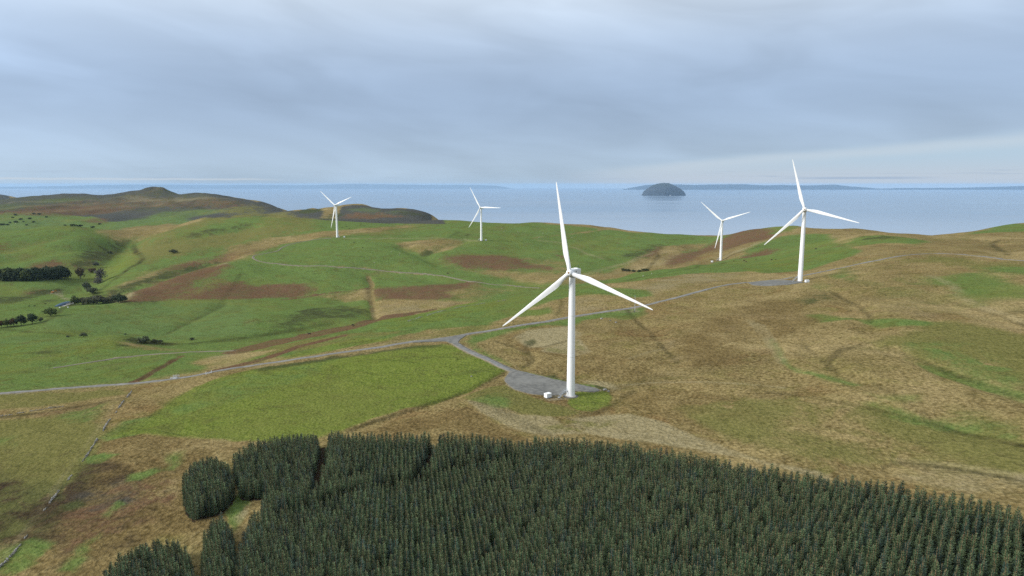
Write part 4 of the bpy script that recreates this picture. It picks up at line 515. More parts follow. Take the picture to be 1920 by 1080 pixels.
["plateau",116.88,1329.59,197.79],["plateau",-20.7,1397.22,210.57],["plateau",-15.94,1361.59,207.02],["ridge",135.46,698.65,206.08],
["ridge",149.56,724.66,205.18]],"trees":[["row",-787.45,1040.89,153.87,18.7],["row",-782.06,1040.21,153.63,19.5],["row",-776.33,1039.09,153.46,20.3],
["row",-774.07,1042.77,153.6,21.2],["row",-766.95,1040.88,153.54,18.7],["row",-760.31,1038.49,153.54,19.5],["row",-757.75,1041.82,153.74,20.4],
["row",-751.42,1039.84,153.68,21.2],["row",-745.47,1038.35,153.56,18.6],["row",-744.54,1044.09,153.72,19.6],["row",-740.48,1045.33,153.51,20.4],
["row",-736.98,1047.38,153.19,21.3],["row",-738.19,1056.35,152.91,19.0],["row",-734.73,1058.55,152.57,19.8],["row",-731.75,1061.49,152.12,20.7],
["row",-732.22,1069.67,151.97,21.8],["row",-729.86,1073.64,151.39,19.3],["row",-727.0,1076.92,150.9,20.2],["row",-726.25,1083.56,150.98,21.2],
["row",-723.62,1087.3,150.43,22.1],["row",-721.06,1091.21,149.86,19.6],["brown",-706.03,1106.69,147.27,20.3],["pale",-729.9,1189.72,156.59,12.3],
["rust",-713.87,1151.89,152.02,8.3],["bare",-655.17,1076.82,146.25,24.1],["bare2",-654.1,1067.76,144.99,10.2],["grey",-606.62,962.45,148.74,15.4],
["grey2",-586.09,941.24,149.06,10.5],["olive",-555.53,854.76,148.51,13.0],["hedge",-548.57,860.32,148.22,10.4],["hedge",-541.44,858.74,148.49,10.3],
["hedge",-537.81,863.86,147.59,11.1],["hedge",-538.64,873.12,147.01,11.9],["hedge",-532.33,875.32,146.98,9.8],["hedge",-524.84,874.46,147.48,9.1],
["hedge",-517.48,874.43,148.19,10.5],["dark",-488.73,839.4,154.61,12.1],["round",-510.47,742.17,155.88,10.1],["copse",-527.33,691.23,153.99,7.8],
["copse",-521.22,691.22,154.28,9.5],["copse",-515.96,693.15,154.72,9.5],["copse",-509.09,694.42,155.02,12.3],["copse",-497.42,694.6,156.67,12.3],
["copse",-490.73,698.0,158.23,5.6],["streambush",-369.61,576.17,169.85,4.2],["streambush",-386.08,580.14,168.71,1.9],
["streambush",-311.69,564.71,167.35,6.4],["streambush",-305.39,569.8,166.16,3.7],["streambush",-303.06,574.94,165.18,2.8],
["streambush",-298.36,622.02,156.44,3.0],["streambush",-382.45,660.68,153.18,1.6],["slopebush",-606.34,1217.86,179.16,7.7],
["slopebush",-792.36,1341.95,165.79,5.3],["gorse",169.9,1027.72,170.01,4.9],["gorse",175.39,1021.93,170.34,4.5],["gorse",181.82,1012.82,170.69,4.0],
["gorse",145.3,775.36,201.01,3.1],["gorse",150.63,774.66,202.02,3.4],["gorse",153.92,772.84,202.56,3.1],["farbush",-1753.09,2407.09,183.34,5.7],
["farbush",-1612.75,2226.34,176.55,7.9],["farbush",-1635.91,2231.78,175.38,5.3],["farbush",-1685.34,2350.79,179.69,7.4],
["farbush",-1599.24,2241.83,178.3,4.4],["farbush",-1659.48,2358.52,181.12,7.4],["farbush",-1578.74,2259.7,175.58,6.2],
["farbush",-1517.11,2139.09,173.08,5.1],["farbush",-1638.29,2205.99,170.82,6.1],["farbush",-1753.62,2545.47,188.46,8.0],
["farbush",-1776.39,2550.04,190.23,7.0],["farbush",-1811.65,2502.31,188.41,6.9],["farbush",-1645.45,2422.61,184.46,5.7],
["farbush",-918.57,1430.08,213.48,5.6],["farbush",-915.38,1451.37,211.06,5.7],["farbush",-924.46,1451.59,212.18,4.6],
["farbush",-932.98,1428.42,214.69,3.4],["farbush",-904.05,1474.93,206.75,5.2],["farbush",-1378.25,2288.11,166.9,6.3],
["farbush",-1646.44,2205.38,170.86,6.1],["farbush",-1621.86,2199.89,170.33,6.1]],"stand":{"main":[[-105.4,245.0],[-107.0,254.1],[-104.8,261.6],
[-98.0,266.6],[-88.0,269.4],[-74.6,268.8],[-63.0,266.3],[-51.3,262.2],[-40.3,259.9],[-29.5,258.2],[-20.9,255.5],[-12.4,252.5],[-4.1,249.5],
[4.0,247.1],[12.0,245.4],[20.0,244.8],[27.9,243.5],[35.4,240.4],[42.7,237.4],[54.1,227.9],[60.4,223.1],[66.3,218.2],[75.7,209.4],[82.5,204.8],
[89.3,200.8],[95.7,196.9],[101.9,193.1],[106.6,190.0],[111.0,186.7],[115.0,183.1],[118.9,179.7],[122.6,176.3],[125.8,172.5],[128.7,168.7],
[131.5,165.0],[134.1,161.4],[136.5,157.8],[138.8,154.4],[141.1,151.2],[143.2,148.0],[145.4,144.9],[147.6,141.9],[149.9,139.2],[152.1,136.6],
[154.3,134.2],[156.6,132.0],[158.8,129.9],[161.1,127.9],[163.4,126.0],[159.6,120.3],[156.1,115.1],[153.0,110.3],[149.8,105.7],[147.2,101.6],
[144.8,97.9],[142.8,94.5],[139.8,94.7],[136.9,95.0],[133.9,95.2],[130.7,95.2],[127.7,95.4],[124.6,95.6],[121.4,95.7],[118.3,95.8],[115.2,96.0],
[112.2,96.3],[109.2,96.7],[106.3,97.0],[103.3,97.4],[100.3,97.8],[97.2,98.1],[94.1,98.4],[91.0,98.8],[88.0,99.2],[84.8,99.5],[81.6,99.8],[78.5,100.2],
[75.4,100.8],[72.4,101.4],[69.2,101.9],[66.0,102.5],[62.8,103.1],[59.5,103.5],[56.2,104.2],[53.0,105.0],[49.7,105.8],[46.3,106.6],[42.7,107.4],
[39.1,108.1],[35.4,108.7],[31.7,109.6],[28.0,110.4],[24.1,111.2],[20.2,112.0],[16.3,112.8],[12.3,113.6],[8.3,114.3],[4.2,115.0],[0.0,115.6],
[-4.2,116.7],[-8.6,117.5],[-12.9,118.4],[-17.4,119.4],[-21.9,120.6],[-26.6,121.8],[-31.2,122.7],[-36.0,123.7],[-40.7,124.5],[-45.6,125.5],
[-50.4,126.3],[-57.0,133.2],[-64.0,140.6],[-72.1,149.2],[-73.1,158.5],[-74.0,168.4],[-78.6,181.9],[-82.6,202.6],[-81.9,217.6],[-86.7,223.6],
[-94.5,224.4]],"corner":[[-119.4,233.1],[-121.7,242.8],[-119.2,248.4],[-115.1,250.7],[-107.9,245.6],[-100.5,233.4],[-96.5,222.6],[-97.3,215.5],
[-99.7,214.2],[-103.2,212.8],[-105.1,211.2],[-110.5,217.1]],"narrow":[[-95.2,196.8],[-96.0,204.4],[-94.2,207.0],[-89.9,201.9],[-85.1,195.1],
[-81.6,187.6],[-77.7,176.7],[-74.7,163.4],[-79.3,164.1],[-86.3,175.6]],"edge":[[-115.0,174.3],[-115.6,183.5],[-112.6,189.4],[-106.0,192.0],
[-99.7,192.3],[-95.4,187.2],[-85.4,172.1],[-76.9,155.7],[-76.5,146.3],[-83.2,148.0],[-89.9,149.6],[-96.5,150.7],[-103.0,151.6],[-109.6,152.5],
[-112.3,163.1]]},"rides":[[[-79.1,273.9],[-75.8,260.5],[-73.2,249.5],[-71.3,239.8],[-69.6,230.8],[-67.7,221.6]],[[-29.9,262.0],[-30.5,249.0],
[-31.1,237.2],[-33.1,228.5],[-34.9,220.7]],[[-75.3,206.2],[-71.7,207.6],[-68.1,208.7],[-64.4,210.2],[-60.8,212.9],[-57.1,215.8],[-53.8,217.1],
[-50.5,218.5],[-47.1,219.8],[-43.0,220.5],[-38.9,221.4],[-34.8,222.3],[-31.4,224.2],[-27.9,226.2],[-24.4,228.2],[-19.8,229.7],[-15.2,231.1],
[-10.5,232.4],[-5.3,232.8],[0.0,233.7]]]}''')
random.seed(7); RNG = np.random.default_rng(11)
from mathutils import Vector, Matrix, Euler
S = bpy.context.scene; COL = S.collection; R = math.radians
T = Terrain(DATA['pts'], DATA['calm'], DATA['folds'])
def ground(x, y): return float(T(np.array([x]), np.array([y]))[0])
# ================================================================ helpers
class MB:
    """collects shapes for one mesh"""
    def __init__(s): s.v = []; s.f = []
    def add(s, vs, fs):
        o = len(s.v); s.v += [tuple(p) for p in vs]; s.f += [tuple(i + o for i in f) for f in fs]
    def box(s, c, d, rz=0, M=None, top=None):
        x, y, z = d[0] / 2, d[1] / 2, d[2] / 2; t = top or (1, 1)
        vs = [(-x, -y, -z), (x, -y, -z), (x, y, -z), (-x, y, -z), (-x * t[0], -y * t[1], z), (x * t[0], -y * t[1], z), (x * t[0], y * t[1], z), (-x * t[0], y * t[1], z)]
        Q = Matrix.Translation(c) @ Matrix.Rotation(rz, 4, 'Z') @ (M or Matrix())
        s.add([Q @ Vector(p) for p in vs], [(3, 2, 1, 0), (4, 5, 6, 7), (0, 1, 5, 4), (1, 2, 6, 5), (2, 3, 7, 6), (3, 0, 4, 7)])
    def rings(s, rings, cap=True):
        n = len(rings[0]); o = len(s.v)
        for r in rings: s.v += [tuple(p) for p in r]
        for k in range(len(rings) - 1):
            for i in range(n):
                j = (i + 1) % n; s.f.append((o + k * n + i, o + k * n + j, o + (k + 1) * n + j, o + (k + 1) * n + i))
        if cap: s.f.append(tuple(o + i for i in range(n - 1, -1, -1))); s.f.append(tuple(o + (len(rings) - 1) * n + i for i in range(n)))
    def lathe(s, prof, n=32, M=None):
        M = M or Matrix()
        s.rings([[M @ Vector((r * math.cos(2 * math.pi * i / n), r * math.sin(2 * math.pi * i / n), z)) for i in range(n)] for r, z in prof])
    def tube(s, a, b, r0, r1=None, n=6):
        a, b = Vector(a), Vector(b); r1 = r0 if r1 is None else r1
        q = (b - a).to_track_quat('Z', 'Y').to_matrix()
        ring = lambda c, r: [c + q @ Vector((r * math.cos(2 * math.pi * i / n), r * math.sin(2 * math.pi * i / n), 0)) for i in range(n)]
        s.rings([ring(a, r0), ring(b, r1)])
    def mesh(s, name, mat, smooth=False, angle=None):
        m = bpy.data.meshes.new(name); m.from_pydata(s.v, [], s.f); m.validate()
        if mat: m.materials.append(mat)
        if smooth: m.shade_smooth()
        if angle is not None:
            m.set_sharp_from_angle(angle=R(angle))
        return m
def obj(name, data, parent=None, loc=None, rot=None):
    o = bpy.data.objects.new(name, data); COL.objects.link(o)
    if parent is not None: o.parent = parent
    if loc is not None: o.location = loc
    if rot is not None: o.rotation_euler = rot
    return o
def tag(o, label, cat=None, group=None, kind=None):
    if label: o['label'] = label
    if cat: o['category'] = cat
    if group: o['group'] = group
    if kind: o['kind'] = kind
    return o
def thing(name, label, cat, loc, rz=0, group=None):
    return tag(obj(name, None, None, loc, (0, 0, rz)), label, cat, group)
# ---- materials
class NT:
    def __init__(s, tree): s.t = tree; s.n = tree.nodes; s.l = tree.links
    def node(s, k, **kw):
        n = s.n.new(k)
        for a, v in kw.items(): setattr(n, a, v)
        return n
    def put(s, sock, v):
        if hasattr(v, 'links') or isinstance(v, bpy.types.NodeSocket): s.l.new(v, sock)
        else: sock.default_value = v
    def m(s, op, a, b=0.0, c=0.0, clamp=False):
        n = s.node('ShaderNodeMath', operation=op, use_clamp=clamp)
        s.put(n.inputs[0], a); s.put(n.inputs[1], b); s.put(n.inputs[2], c); return n.outputs[0]
    def vm(s, op, a, b=None, scale=None):
        if op == 'LENGTH':
            n = s.node('ShaderNodeVectorMath', operation=op); s.put(n.inputs[0], a); return n.outputs['Value']
        n = s.node('ShaderNodeVectorMath', operation=op); s.put(n.inputs[0], a)
        if b is not None: s.put(n.inputs[1], b)
        if scale is not None: s.put(n.inputs[3], scale)
        return n.outputs[0]
    def sm(s, x, a, b):
        n = s.node('ShaderNodeMapRange', interpolation_type='SMOOTHSTEP'); s.put(n.inputs[0], x); s.put(n.inputs[1], a); s.put(n.inputs[2], b); return n.outputs[0]
    def lin(s, x, a, b, c=0.0, d=1.0):
        n = s.node('ShaderNodeMapRange'); s.put(n.inputs[0], x); s.put(n.inputs[1], a); s.put(n.inputs[2], b); s.put(n.inputs[3], c); s.put(n.inputs[4], d); return n.outputs[0]
    def mix(s, f, a, b, blend='MIX'):
        n = s.node('ShaderNodeMix', data_type='RGBA', blend_type=blend)
        s.put(n.inputs[0], f)
        for k, q in ((6, a), (7, b)):
            s.put(n.inputs[k], (*q, 1.0) if isinstance(q, tuple) and len(q) == 3 else q)
        return n.outputs[2]
    def noise(s, vec, scale, detail=4.0, rough=0.55, dist=0.0, dim='3D'):
        n = s.node('ShaderNodeTexNoise', noise_dimensions=dim); s.put(n.inputs['Vector'], vec); s.put(n.inputs['Scale'], scale); s.put(n.inputs['Detail'], detail); s.put(n.inputs['Roughness'], rough); s.put(n.inputs['Distortion'], dist)
        return n.outputs['Fac']
def newmat(name):
    m = bpy.data.materials.new(name); m.use_nodes = True; q = NT(m.node_tree)
    b = [n for n in q.n if n.type == 'BSDF_PRINCIPLED'][0]
    return m, q, b
def plain(name, col, rough=0.6, metal=0.0, var=0.12, scale=1.5):
    m, q, b = newmat(name)
    tc = q.node('ShaderNodeTexCoord').outputs['Object']
    n = q.noise(tc, scale, 5.0, 0.6)
    q.put(b.inputs['Base Color'], q.mix(n, tuple(c * (1 - var) for c in col), tuple(min(1, c * (1 + var)) for c in col)))
    b.inputs['Roughness'].default_value = rough; b.inputs['Metallic'].default_value = metal
    b.inputs['Specular IOR Level'].default_value = 0.3
    return m
# ================================================================ camera
cam = bpy.data.cameras.new('camera'); co = bpy.data.objects.new('camera', cam); COL.objects.link(co)
cam.sensor_width = 36; cam.lens = 24; cam.clip_end = 200000; cam.clip_start = 0.5
co.location = (0, 0, CAM_Z); co.rotation_euler = (math.pi / 2 - math.atan(194 / 1280), 0, 0)
S.camera = co
S.view_settings.view_transform = 'Standard'; S.view_settings.look = 'None'; S.view_settings.exposure = 0.0; S.view_settings.gamma = 1.0
S.cycles.use_denoising = False; S.cycles.use_adaptive_sampling = False; S.cycles.sampling_pattern = 'BLUE_NOISE'; S.cycles.denoiser = 'OPENIMAGEDENOISE'; S.cycles.denoising_input_passes = 'RGB_ALBEDO_NORMAL'; S.cycles.denoising_prefilter = 'ACCURATE'
S.cycles.max_bounces = 8; S.cycles.diffuse_bounces = 3; S.cycles.glossy_bounces = 2; S.cycles.transparent_max_bounces = 8; S.cycles.volume_bounces = 2
# ================================================================ sky and sun
SUN_EL, SUN_AZ = 29.0, -106.0          # compass bearing from straight ahead, left is negative
w = bpy.data.worlds.new('World'); S.world = w; w.use_nodes = True
q = NT(w.node_tree); bg = q.n['Background']
sky = q.node('ShaderNodeTexSky', sky_type='NISHITA'); sky.sun_disc = False
sky.sun_elevation = R(SUN_EL); sky.sun_rotation = R(SUN_AZ); sky.altitude = 300; sky.air_density = 1.0; sky.dust_density = 1.5
dirv = q.node('ShaderNodeTexCoord').outputs['Generated']
sep = q.node('ShaderNodeSeparateXYZ'); q.l.new(dirv, sep.inputs[0])
X, Y, Z = sep.outputs
el = q.m('MULTIPLY', q.m('ARCSINE', Z), 57.29578); az = q.m('MULTIPLY', q.m('ARCTAN2', X, Y), 57.29578)
# cloud deck seen on a high plane, stretched streaks
zz = q.m('ADD', q.m('MAXIMUM', Z, 0.0), 0.06)
def comb(a, b, c=0.0):
    n = q.node('ShaderNodeCombineXYZ'); q.put(n.inputs[0], a); q.put(n.inputs[1], b); q.put(n.inputs[2], c); return n.outputs[0]
pl = comb(q.m('DIVIDE', X, zz), q.m('DIVIDE', Y, zz))
n1 = q.noise(q.vm('MULTIPLY', pl, (0.42, 0.85, 1.0)), 1.0, 4.0, 0.5, 0.4)
ang = comb(q.m('ADD', q.m('MULTIPLY', az, 0.055), q.m('MULTIPLY', el, 0.05)), q.m('ADD', q.m('MULTIPLY', el, 0.42), q.m('MULTIPLY', az, 0.02)))
n2 = q.noise(ang, 1.0, 5.0, 0.55, 0.5)
n3 = q.noise(q.vm('MULTIPLY', ang, (1.5, 0.60, 1)), 1.0, 3.0, 0.5, 0.5)
ramp = q.node('ShaderNodeValToRGB'); cr = ramp.color_ramp; cr.interpolation = 'B_SPLINE'
stops = [(-2, (.47, .61, .755)), (1.0, (.455, .595, .75)), (4, (.385, .508, .69)), (7.5, (.365, .485, .675)), (11, (.48, .605, .79)), (14.5, (.68, .79, .925)), (24, (.80, .89, 1.0)), (45, (.86, .92, .98)), (90, (.90, .94, .98))]
elp = lambda e: math.sqrt((e + 2) / 92.0)
while len(cr.elements) < len(stops): cr.elements.new(0.5)
for e, (deg, c) in zip(cr.elements, stops): e.position = elp(deg); e.color = (c[0] / 2, c[1] / 2, c[2] / 2, 1)
q.put(ramp.inputs[0], q.m('SQRT', q.lin(el, -2.0, 90.0)))
deck = q.vm('SCALE', ramp.outputs[0], scale=2.0)
lum = q.m('ADD', q.m('ADD', q.m('MULTIPLY', q.m('SUBTRACT', n1, 0.5), 0.05), q.m('MULTIPLY', q.m('SUBTRACT', n2, 0.5), 0.15)), q.m('MULTIPLY', q.m('SUBTRACT', n3, 0.5), 0.50))
lum = q.m('ADD', lum, 1.0)
# the deck is thinner and brighter toward the left
left = q.m('MULTIPLY', q.sm(az, -24.0, -40.0), q.lin(el, 0.0, 14.0, 0.75, 1.25))
lum = q.m('ADD', lum, q.m('MULTIPLY', left, 0.2))
deck = q.vm('SCALE', deck, scale=lum)
# clear strip low on the right, under the slanting edge of the deck
edge = q.m('ADD', q.m('MULTIPLY', q.m('SUBTRACT', az, 4.0), 0.0735), 1.05)
sd = q.m('ADD', q.m('SUBTRACT', el, edge), q.m('MULTIPLY', q.m('SUBTRACT', n2, 0.5), 0.9))
clear = q.m('MULTIPLY', q.sm(sd, 0.40, -0.45), q.sm(az, 1.0, 14.0))
rim = q.m('MULTIPLY', q.m('MULTIPLY', q.sm(sd, 0.25, -0.2), q.sm(sd, -1.1, -0.35)), q.sm(az, 4.0, 14.0))
ccol = q.mix(q.sm(el, 0.2, 2.2), (0.55, 0.63, 0.735), (0.47, 0.62, 0.77))
ccol = q.mix(q.m('MULTIPLY', rim, 0.6), ccol, (0.57, 0.66, 0.765))
col = q.mix(clear, deck, ccol)
# thin layered clouds close to the horizon
hn = q.noise(comb(q.m('MULTIPLY', az, 0.16), q.m('MULTIPLY', el, 7.0)), 1.0, 4.0, 0.55)
band = q.m('MULTIPLY', q.sm(el, 0.2, 0.5), q.sm(el, 1.5, 0.7))
dk = q.m('MULTIPLY', q.sm(hn, 0.56, 0.7), band)
col = q.mix(q.m('MULTIPLY', dk, 0.45), col, (0.36, 0.47, 0.64))
lens = q.m('MULTIPLY', q.m('MULTIPLY', q.sm(el, 0.36, 0.45), q.sm(el, 0.62, 0.5)), q.m('MULTIPLY', q.sm(az, 21.0, 25.0), q.sm(az, 33.0, 28.0)))
col = q.mix(q.m('MULTIPLY', lens, 0.75), col, (0.36, 0.47, 0.64))
we = q.m('ADD', el, q.m('MULTIPLY', q.m('SUBTRACT', q.noise(comb(az, 0.0), 0.6, 3.0), 0.5), 0.16))
white = q.m('MULTIPLY', q.m('MULTIPLY', q.sm(we, 0.30, 0.36), q.sm(we, 0.52, 0.40)), q.sm(az, -17.0, -22.0))
col = q.mix(q.m('MULTIPLY', white, 0.6), col, (0.66, 0.72, 0.78))
fin = q.mix(0.9, sky.outputs[0], q.vm('SCALE', col, scale=10.0))
q.put(bg.inputs[0], fin); bg.inputs[1].default_value = 0.1
sl = bpy.data.lights.new('sun', 'SUN'); sl.energy = 4.1; sl.angle = R(18); sl.color = (1.0, 0.96, 0.9)
so = bpy.data.objects.new('sun', sl); COL.objects.link(so)
sv = Vector((math.sin(R(SUN_AZ)) * math.cos(R(SUN_EL)), math.cos(R(SUN_AZ)) * math.cos(R(SUN_EL)), math.sin(R(SUN_EL))))
so.rotation_euler = sv.to_track_quat('Z', 'Y').to_euler(); so.location = (0, 0, 900)
# ================================================================ ground
CL = ['grass', 'lime', 'bracken', 'straw', 'rush', 'verge', 'peat', 'olive', 'cool', 'heath', 'rust']
COLS = {'grass': ((.076, .124, .032), (.152, .208, .060)), 'lime': ((.092, .128, .022), (.190, .222, .050)), 'bracken': ((.088, .050, .028), (.175, .108, .060)),
        'straw': ((.185, .155, .078), (.345, .295, .170)), 'rush': ((.040, .050, .020), (.078, .086, .034)), 'verge': ((.19, .16, .10), (.29, .25, .17)),
        'peat': ((.032, .024, .016), (.070, .050, .030)), 'olive': ((.100, .100, .030), (.195, .180, .062)), 'rust': ((.080, .057, .022), (.225, .165, .070)), 'heath': ((.044, .046, .040), (.098, .096, .082)), 'cool': ((.082, .130, .040), (.142, .198, .066))}  # heather tone greyed so far-hill haze is put into its colour
def build_ground():
    f = 42.0
    b = np.concatenate([np.radians(np.linspace(-f, f, 860)), np.radians(np.concatenate([f + (360 - 2 * f) * (np.linspace(0, 1, 120)[1:-1])]))])
    lr = np.linspace(math.log(45), math.log(8900), 1060)
    nb, nr = len(b), len(lr)
    BB, LL = np.meshgrid(b, lr, indexing='ij'); r = np.exp(LL); x = (r * np.sin(BB)).ravel(); y = (r * np.cos(BB)).ravel()
    z = np.empty(x.size)
    for i in range(0, x.size, 200000): z[i:i + 200000] = T(x[i:i + 200000], y[i:i + 200000])
    Wt = np.zeros((len(CL), x.size), np.float32)
    dk = np.zeros(x.size, np.float32); lt = np.zeros(x.size, np.float32)
    def paint(cls, wgt, idx):
        Wt[:, idx] *= (1 - wgt)
        if cls != 'moor': Wt[CL.index(cls), idx] += wgt
    for cls, st, soft, poly in DATA['cov']:  # lower-left peat and rush patches also paint shade into that corner
        p = np.array(poly); m = soft * 3 + 1
        idx = np.nonzero((x > p[:, 0].min() - m) & (x < p[:, 0].max() + m) & (y > p[:, 1].min() - m) & (y < p[:, 1].max() + m))[0]
        if not len(idx): continue
        d = seg_dist(x[idx], y[idx], poly, True) * np.where(inside(x[idx], y[idx], poly), 1, -1)
        wg = sstep(-soft * 2.6 - .4, soft * 2.6 + .4, d) * st; k = wg > 0.002
        paint(cls, wg[k], idx[k])
    for cls, wd, soft, st, poly in DATA['lin']:
        p = np.array(poly); m = wd + soft + 9
        idx = np.nonzero((x > p[:, 0].min() - m) & (x < p[:, 0].max() + m) & (y > p[:, 1].min() - m) & (y < p[:, 1].max() + m))[0]
        if not len(idx): continue
        d = seg_dist(x[idx], y[idx], poly); rr = np.hypot(x[idx], y[idx]) * .0030; wd = np.maximum(wd * 1.3, rr * 1.2)
        wg = (1 - sstep(wd / 2 - rr * .3, wd / 2 + soft + rr, d)) * st * (.82 + vnoise(x[idx], y[idx], 14, 91) * .9); k = wg > 0.002
        if cls in ('peat', 'rush'): dk[idx[k]] = np.maximum(dk[idx[k]], wg[k] * (.92 if cls == 'peat' else .75))
        elif cls in ('straw', 'verge'): lt[idx[k]] = np.maximum(lt[idx[k]], wg[k])
        else: paint(cls, wg[k], idx[k])
        
    for nm, poly in DATA['stand'].items():                      # needle litter, painted darker for the shade under spruces and in rides
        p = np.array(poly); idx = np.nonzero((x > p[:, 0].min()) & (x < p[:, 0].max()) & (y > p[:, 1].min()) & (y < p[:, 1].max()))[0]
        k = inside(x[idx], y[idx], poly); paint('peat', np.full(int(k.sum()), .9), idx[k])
    for nm, (wd, pl_) in DATA['roads'].items():
        p = np.array(pl_); m = 6
        idx = np.nonzero((x > p[:, 0].min() - m) & (x < p[:, 0].max() + m) & (y > p[:, 1].min() - m) & (y < p[:, 1].max() + m))[0]
        d = seg_dist(x[idx], y[idx], pl_); wg = (1 - sstep(wd / 2 + .2, wd / 2 + 1.6, d)) * 0.62; k = wg > 0.01
        paint('verge', wg[k], idx[k])
    for nm, pl_ in DATA['pads'].items():
        p = np.array(pl_); m = 6
        idx = np.nonzero((x > p[:, 0].min() - m) & (x < p[:, 0].max() + m) & (y > p[:, 1].min() - m) & (y < p[:, 1].max() + m))[0]
        d = seg_dist(x[idx], y[idx], pl_, True); ins = inside(x[idx], y[idx], pl_); wg = np.where(ins, 1, 1 - sstep(.2, 1.5, d)) * 0.6; k = wg > 0.01
        paint('verge', wg[k], idx[k])
    n = x.size
    V = np.empty((n + 1, 3)); V[:n, 0] = x; V[:n, 1] = y; V[:n, 2] = z; V[n] = (0, 0, z.reshape(nb, nr)[:, 0].mean())
    i = np.arange(nb)[:, None]; j = np.arange(nr - 1)[None]; i2 = (i + 1) % nb
    Q = np.stack([i * nr + j, i2 * nr + j, i2 * nr + j + 1, i * nr + j + 1], -1).reshape(-1, 4)[:, ::-1]
    me = bpy.data.meshes.new('ground')
    tri = np.stack([np.full(nb, n), (np.arange(nb) + 1) % nb * nr, np.arange(nb) * nr], -1)
    loops = np.concatenate([Q.ravel(), tri.ravel()]).astype(np.int32)
    me.vertices.add(n + 1); me.vertices.foreach_set('co', V.ravel().astype(np.float32))
    me.loops.add(len(loops)); me.loops.foreach_set('vertex_index', loops)
    st_ = np.concatenate([np.arange(len(Q)) * 4, len(Q) * 4 + np.arange(nb) * 3]).astype(np.int32)
    me.polygons.add(len(st_)); me.polygons.foreach_set('loop_start', st_)
    me.update(calc_edges=True)
    me.shade_smooth()
    for k in range(3):
        a = me.attributes.new('cover%d' % k, 'FLOAT_COLOR', 'POINT'); A = np.ones((n + 1, 4), np.float32); A[:n, 0:3] = Wt[3 * k:3 * k + 3].T; A[n, :3] = 0
        if k == 0: A[:n, 3] = Wt[10]; A[n, 3] = 0
        a.data.foreach_set('color', A.ravel())
    a = me.attributes.new('lines', 'FLOAT_COLOR', 'POINT'); A = np.ones((n + 1, 4), np.float32); A[:n, 0] = dk; A[:n, 1] = lt; A[:n, 2] = Wt[9]; A[n, :3] = 0; a.data.foreach_set('color', A.ravel())
    return me
def ground_material():
    m, q, b = newmat('turf_and_moor')
    P = q.node('ShaderNodeNewGeometry').outputs['Position']
    flat = q.vm('MULTIPLY', P, (1, 1, 0.3))
    cst = lambda n, a: q.m('ADD', q.m('MULTIPLY', q.m('SUBTRACT', n, 0.5), a), 0.5)
    e1 = cst(q.noise(flat, 1 / 34.0, 9.0, 0.70, 0.8), 1.9); e2 = cst(q.noise(q.vm('ADD', flat, (731, 257, 90)), 1 / 20.0, 8.0, 0.70, 0.8), 1.9)
    rot = q.node('ShaderNodeVectorRotate', rotation_type='Z_AXIS'); q.put(rot.inputs['Vector'], flat); rot.inputs['Angle'].default_value = R(28)
    big = cst(q.noise(flat, 1 / 120.0, 6.0, 0.62, 0.7), 1.8); midn = cst(q.noise(flat, 1 / 9.0, 6.0, 0.70, 0.8), 1.6)
    fine = cst(q.noise(flat, 1 / 1.7, 4.0, 0.72), 1.7); tuss = q.node('ShaderNodeTexVoronoi', feature='F1'); q.put(tuss.inputs['Vector'], q.vm('ADD', flat, q.vm('SCALE', q.node('ShaderNodeTexNoise').outputs['Color'], scale=0.0))); tuss.inputs['Scale'].default_value = 1 / 1.5
    streak = q.noise(q.vm('MULTIPLY', rot.outputs[0], (1 / 26.0, 1 / 3.2, 1)), 1.0, 5.0, 0.62, 0.7); streak = cst(streak, 1.6)
    cont = lambda n, a: q.m('ADD', q.m('MULTIPLY', q.m('SUBTRACT', n, 0.5), a), 0.5)
    tone = q.m('ADD', q.m('ADD', q.m('MULTIPLY', fine, 0.55), q.m('MULTIPLY', midn, 0.25)), q.m('MULTIPLY', streak, 0.20))
    tone = cont(tone, 1.85)
    tone = q.m('SUBTRACT', tone, q.m('MULTIPLY', q.m('SUBTRACT', tuss.outputs['Distance'], 0.45), 0.75), clamp=True)
    # bare default: grassy moor, from straw through brown to olive
    moor = q.mix(tone, (.084, .064, .026), (.270, .214, .108))
    moor = q.mix(q.m('MULTIPLY', q.sm(e2, 0.45, 0.80), 0.7), moor, q.mix(tone, (.080, .072, .024), (.190, .166, .062)))
    moor = q.mix(q.m('MULTIPLY', q.sm(e1, 0.48, 0.82), 0.6), moor, q.mix(tone, (.078, .046, .020), (.205, .130, .060)))
    moor = q.mix(q.m('MULTIPLY', q.sm(big, 0.50, 0.80), 0.5), moor, q.mix(tone, (.165, .128, .064), (.320, .255, .145)))
    moor = q.mix(q.m('MULTIPLY', q.sm(streak, 0.62, 0.85), 0.45), moor, (.060, .046, .018))
    lowf = q.m('ADD', q.m('MULTIPLY', big, 0.5), q.m('MULTIPLY', cst(q.noise(q.vm('MULTIPLY', rot.outputs[0], (1 / 55.0, 1 / 24.0, 1)), 1.0, 6.0, 0.62, 1.0), 1.8), 0.5))
    moor = q.mix(1.0, moor, q.mix(q.sm(lowf, 0.18, 0.80), (1.02, 1.0, .90), (1.42, 1.41, 1.28)), 'MULTIPLY')
    col = moor
    seps = []
    for k in range(3):
        a = q.node('ShaderNodeAttribute', attribute_name='cover%d' % k); s_ = q.node('ShaderNodeSeparateColor'); q.l.new(a.outputs['Color'], s_.inputs[0]); seps += list(s_.outputs)
        if k == 0: alpha0 = a.outputs['Alpha']
    la = q.node('ShaderNodeAttribute', attribute_name='lines'); ls = q.node('ShaderNodeSeparateColor'); q.l.new(la.outputs['Color'], ls.inputs[0]); seps.append(ls.outputs[2]); seps.append(alpha0)
    rest = 1.0
    for sp in seps: rest = q.m('SUBTRACT', rest, sp)
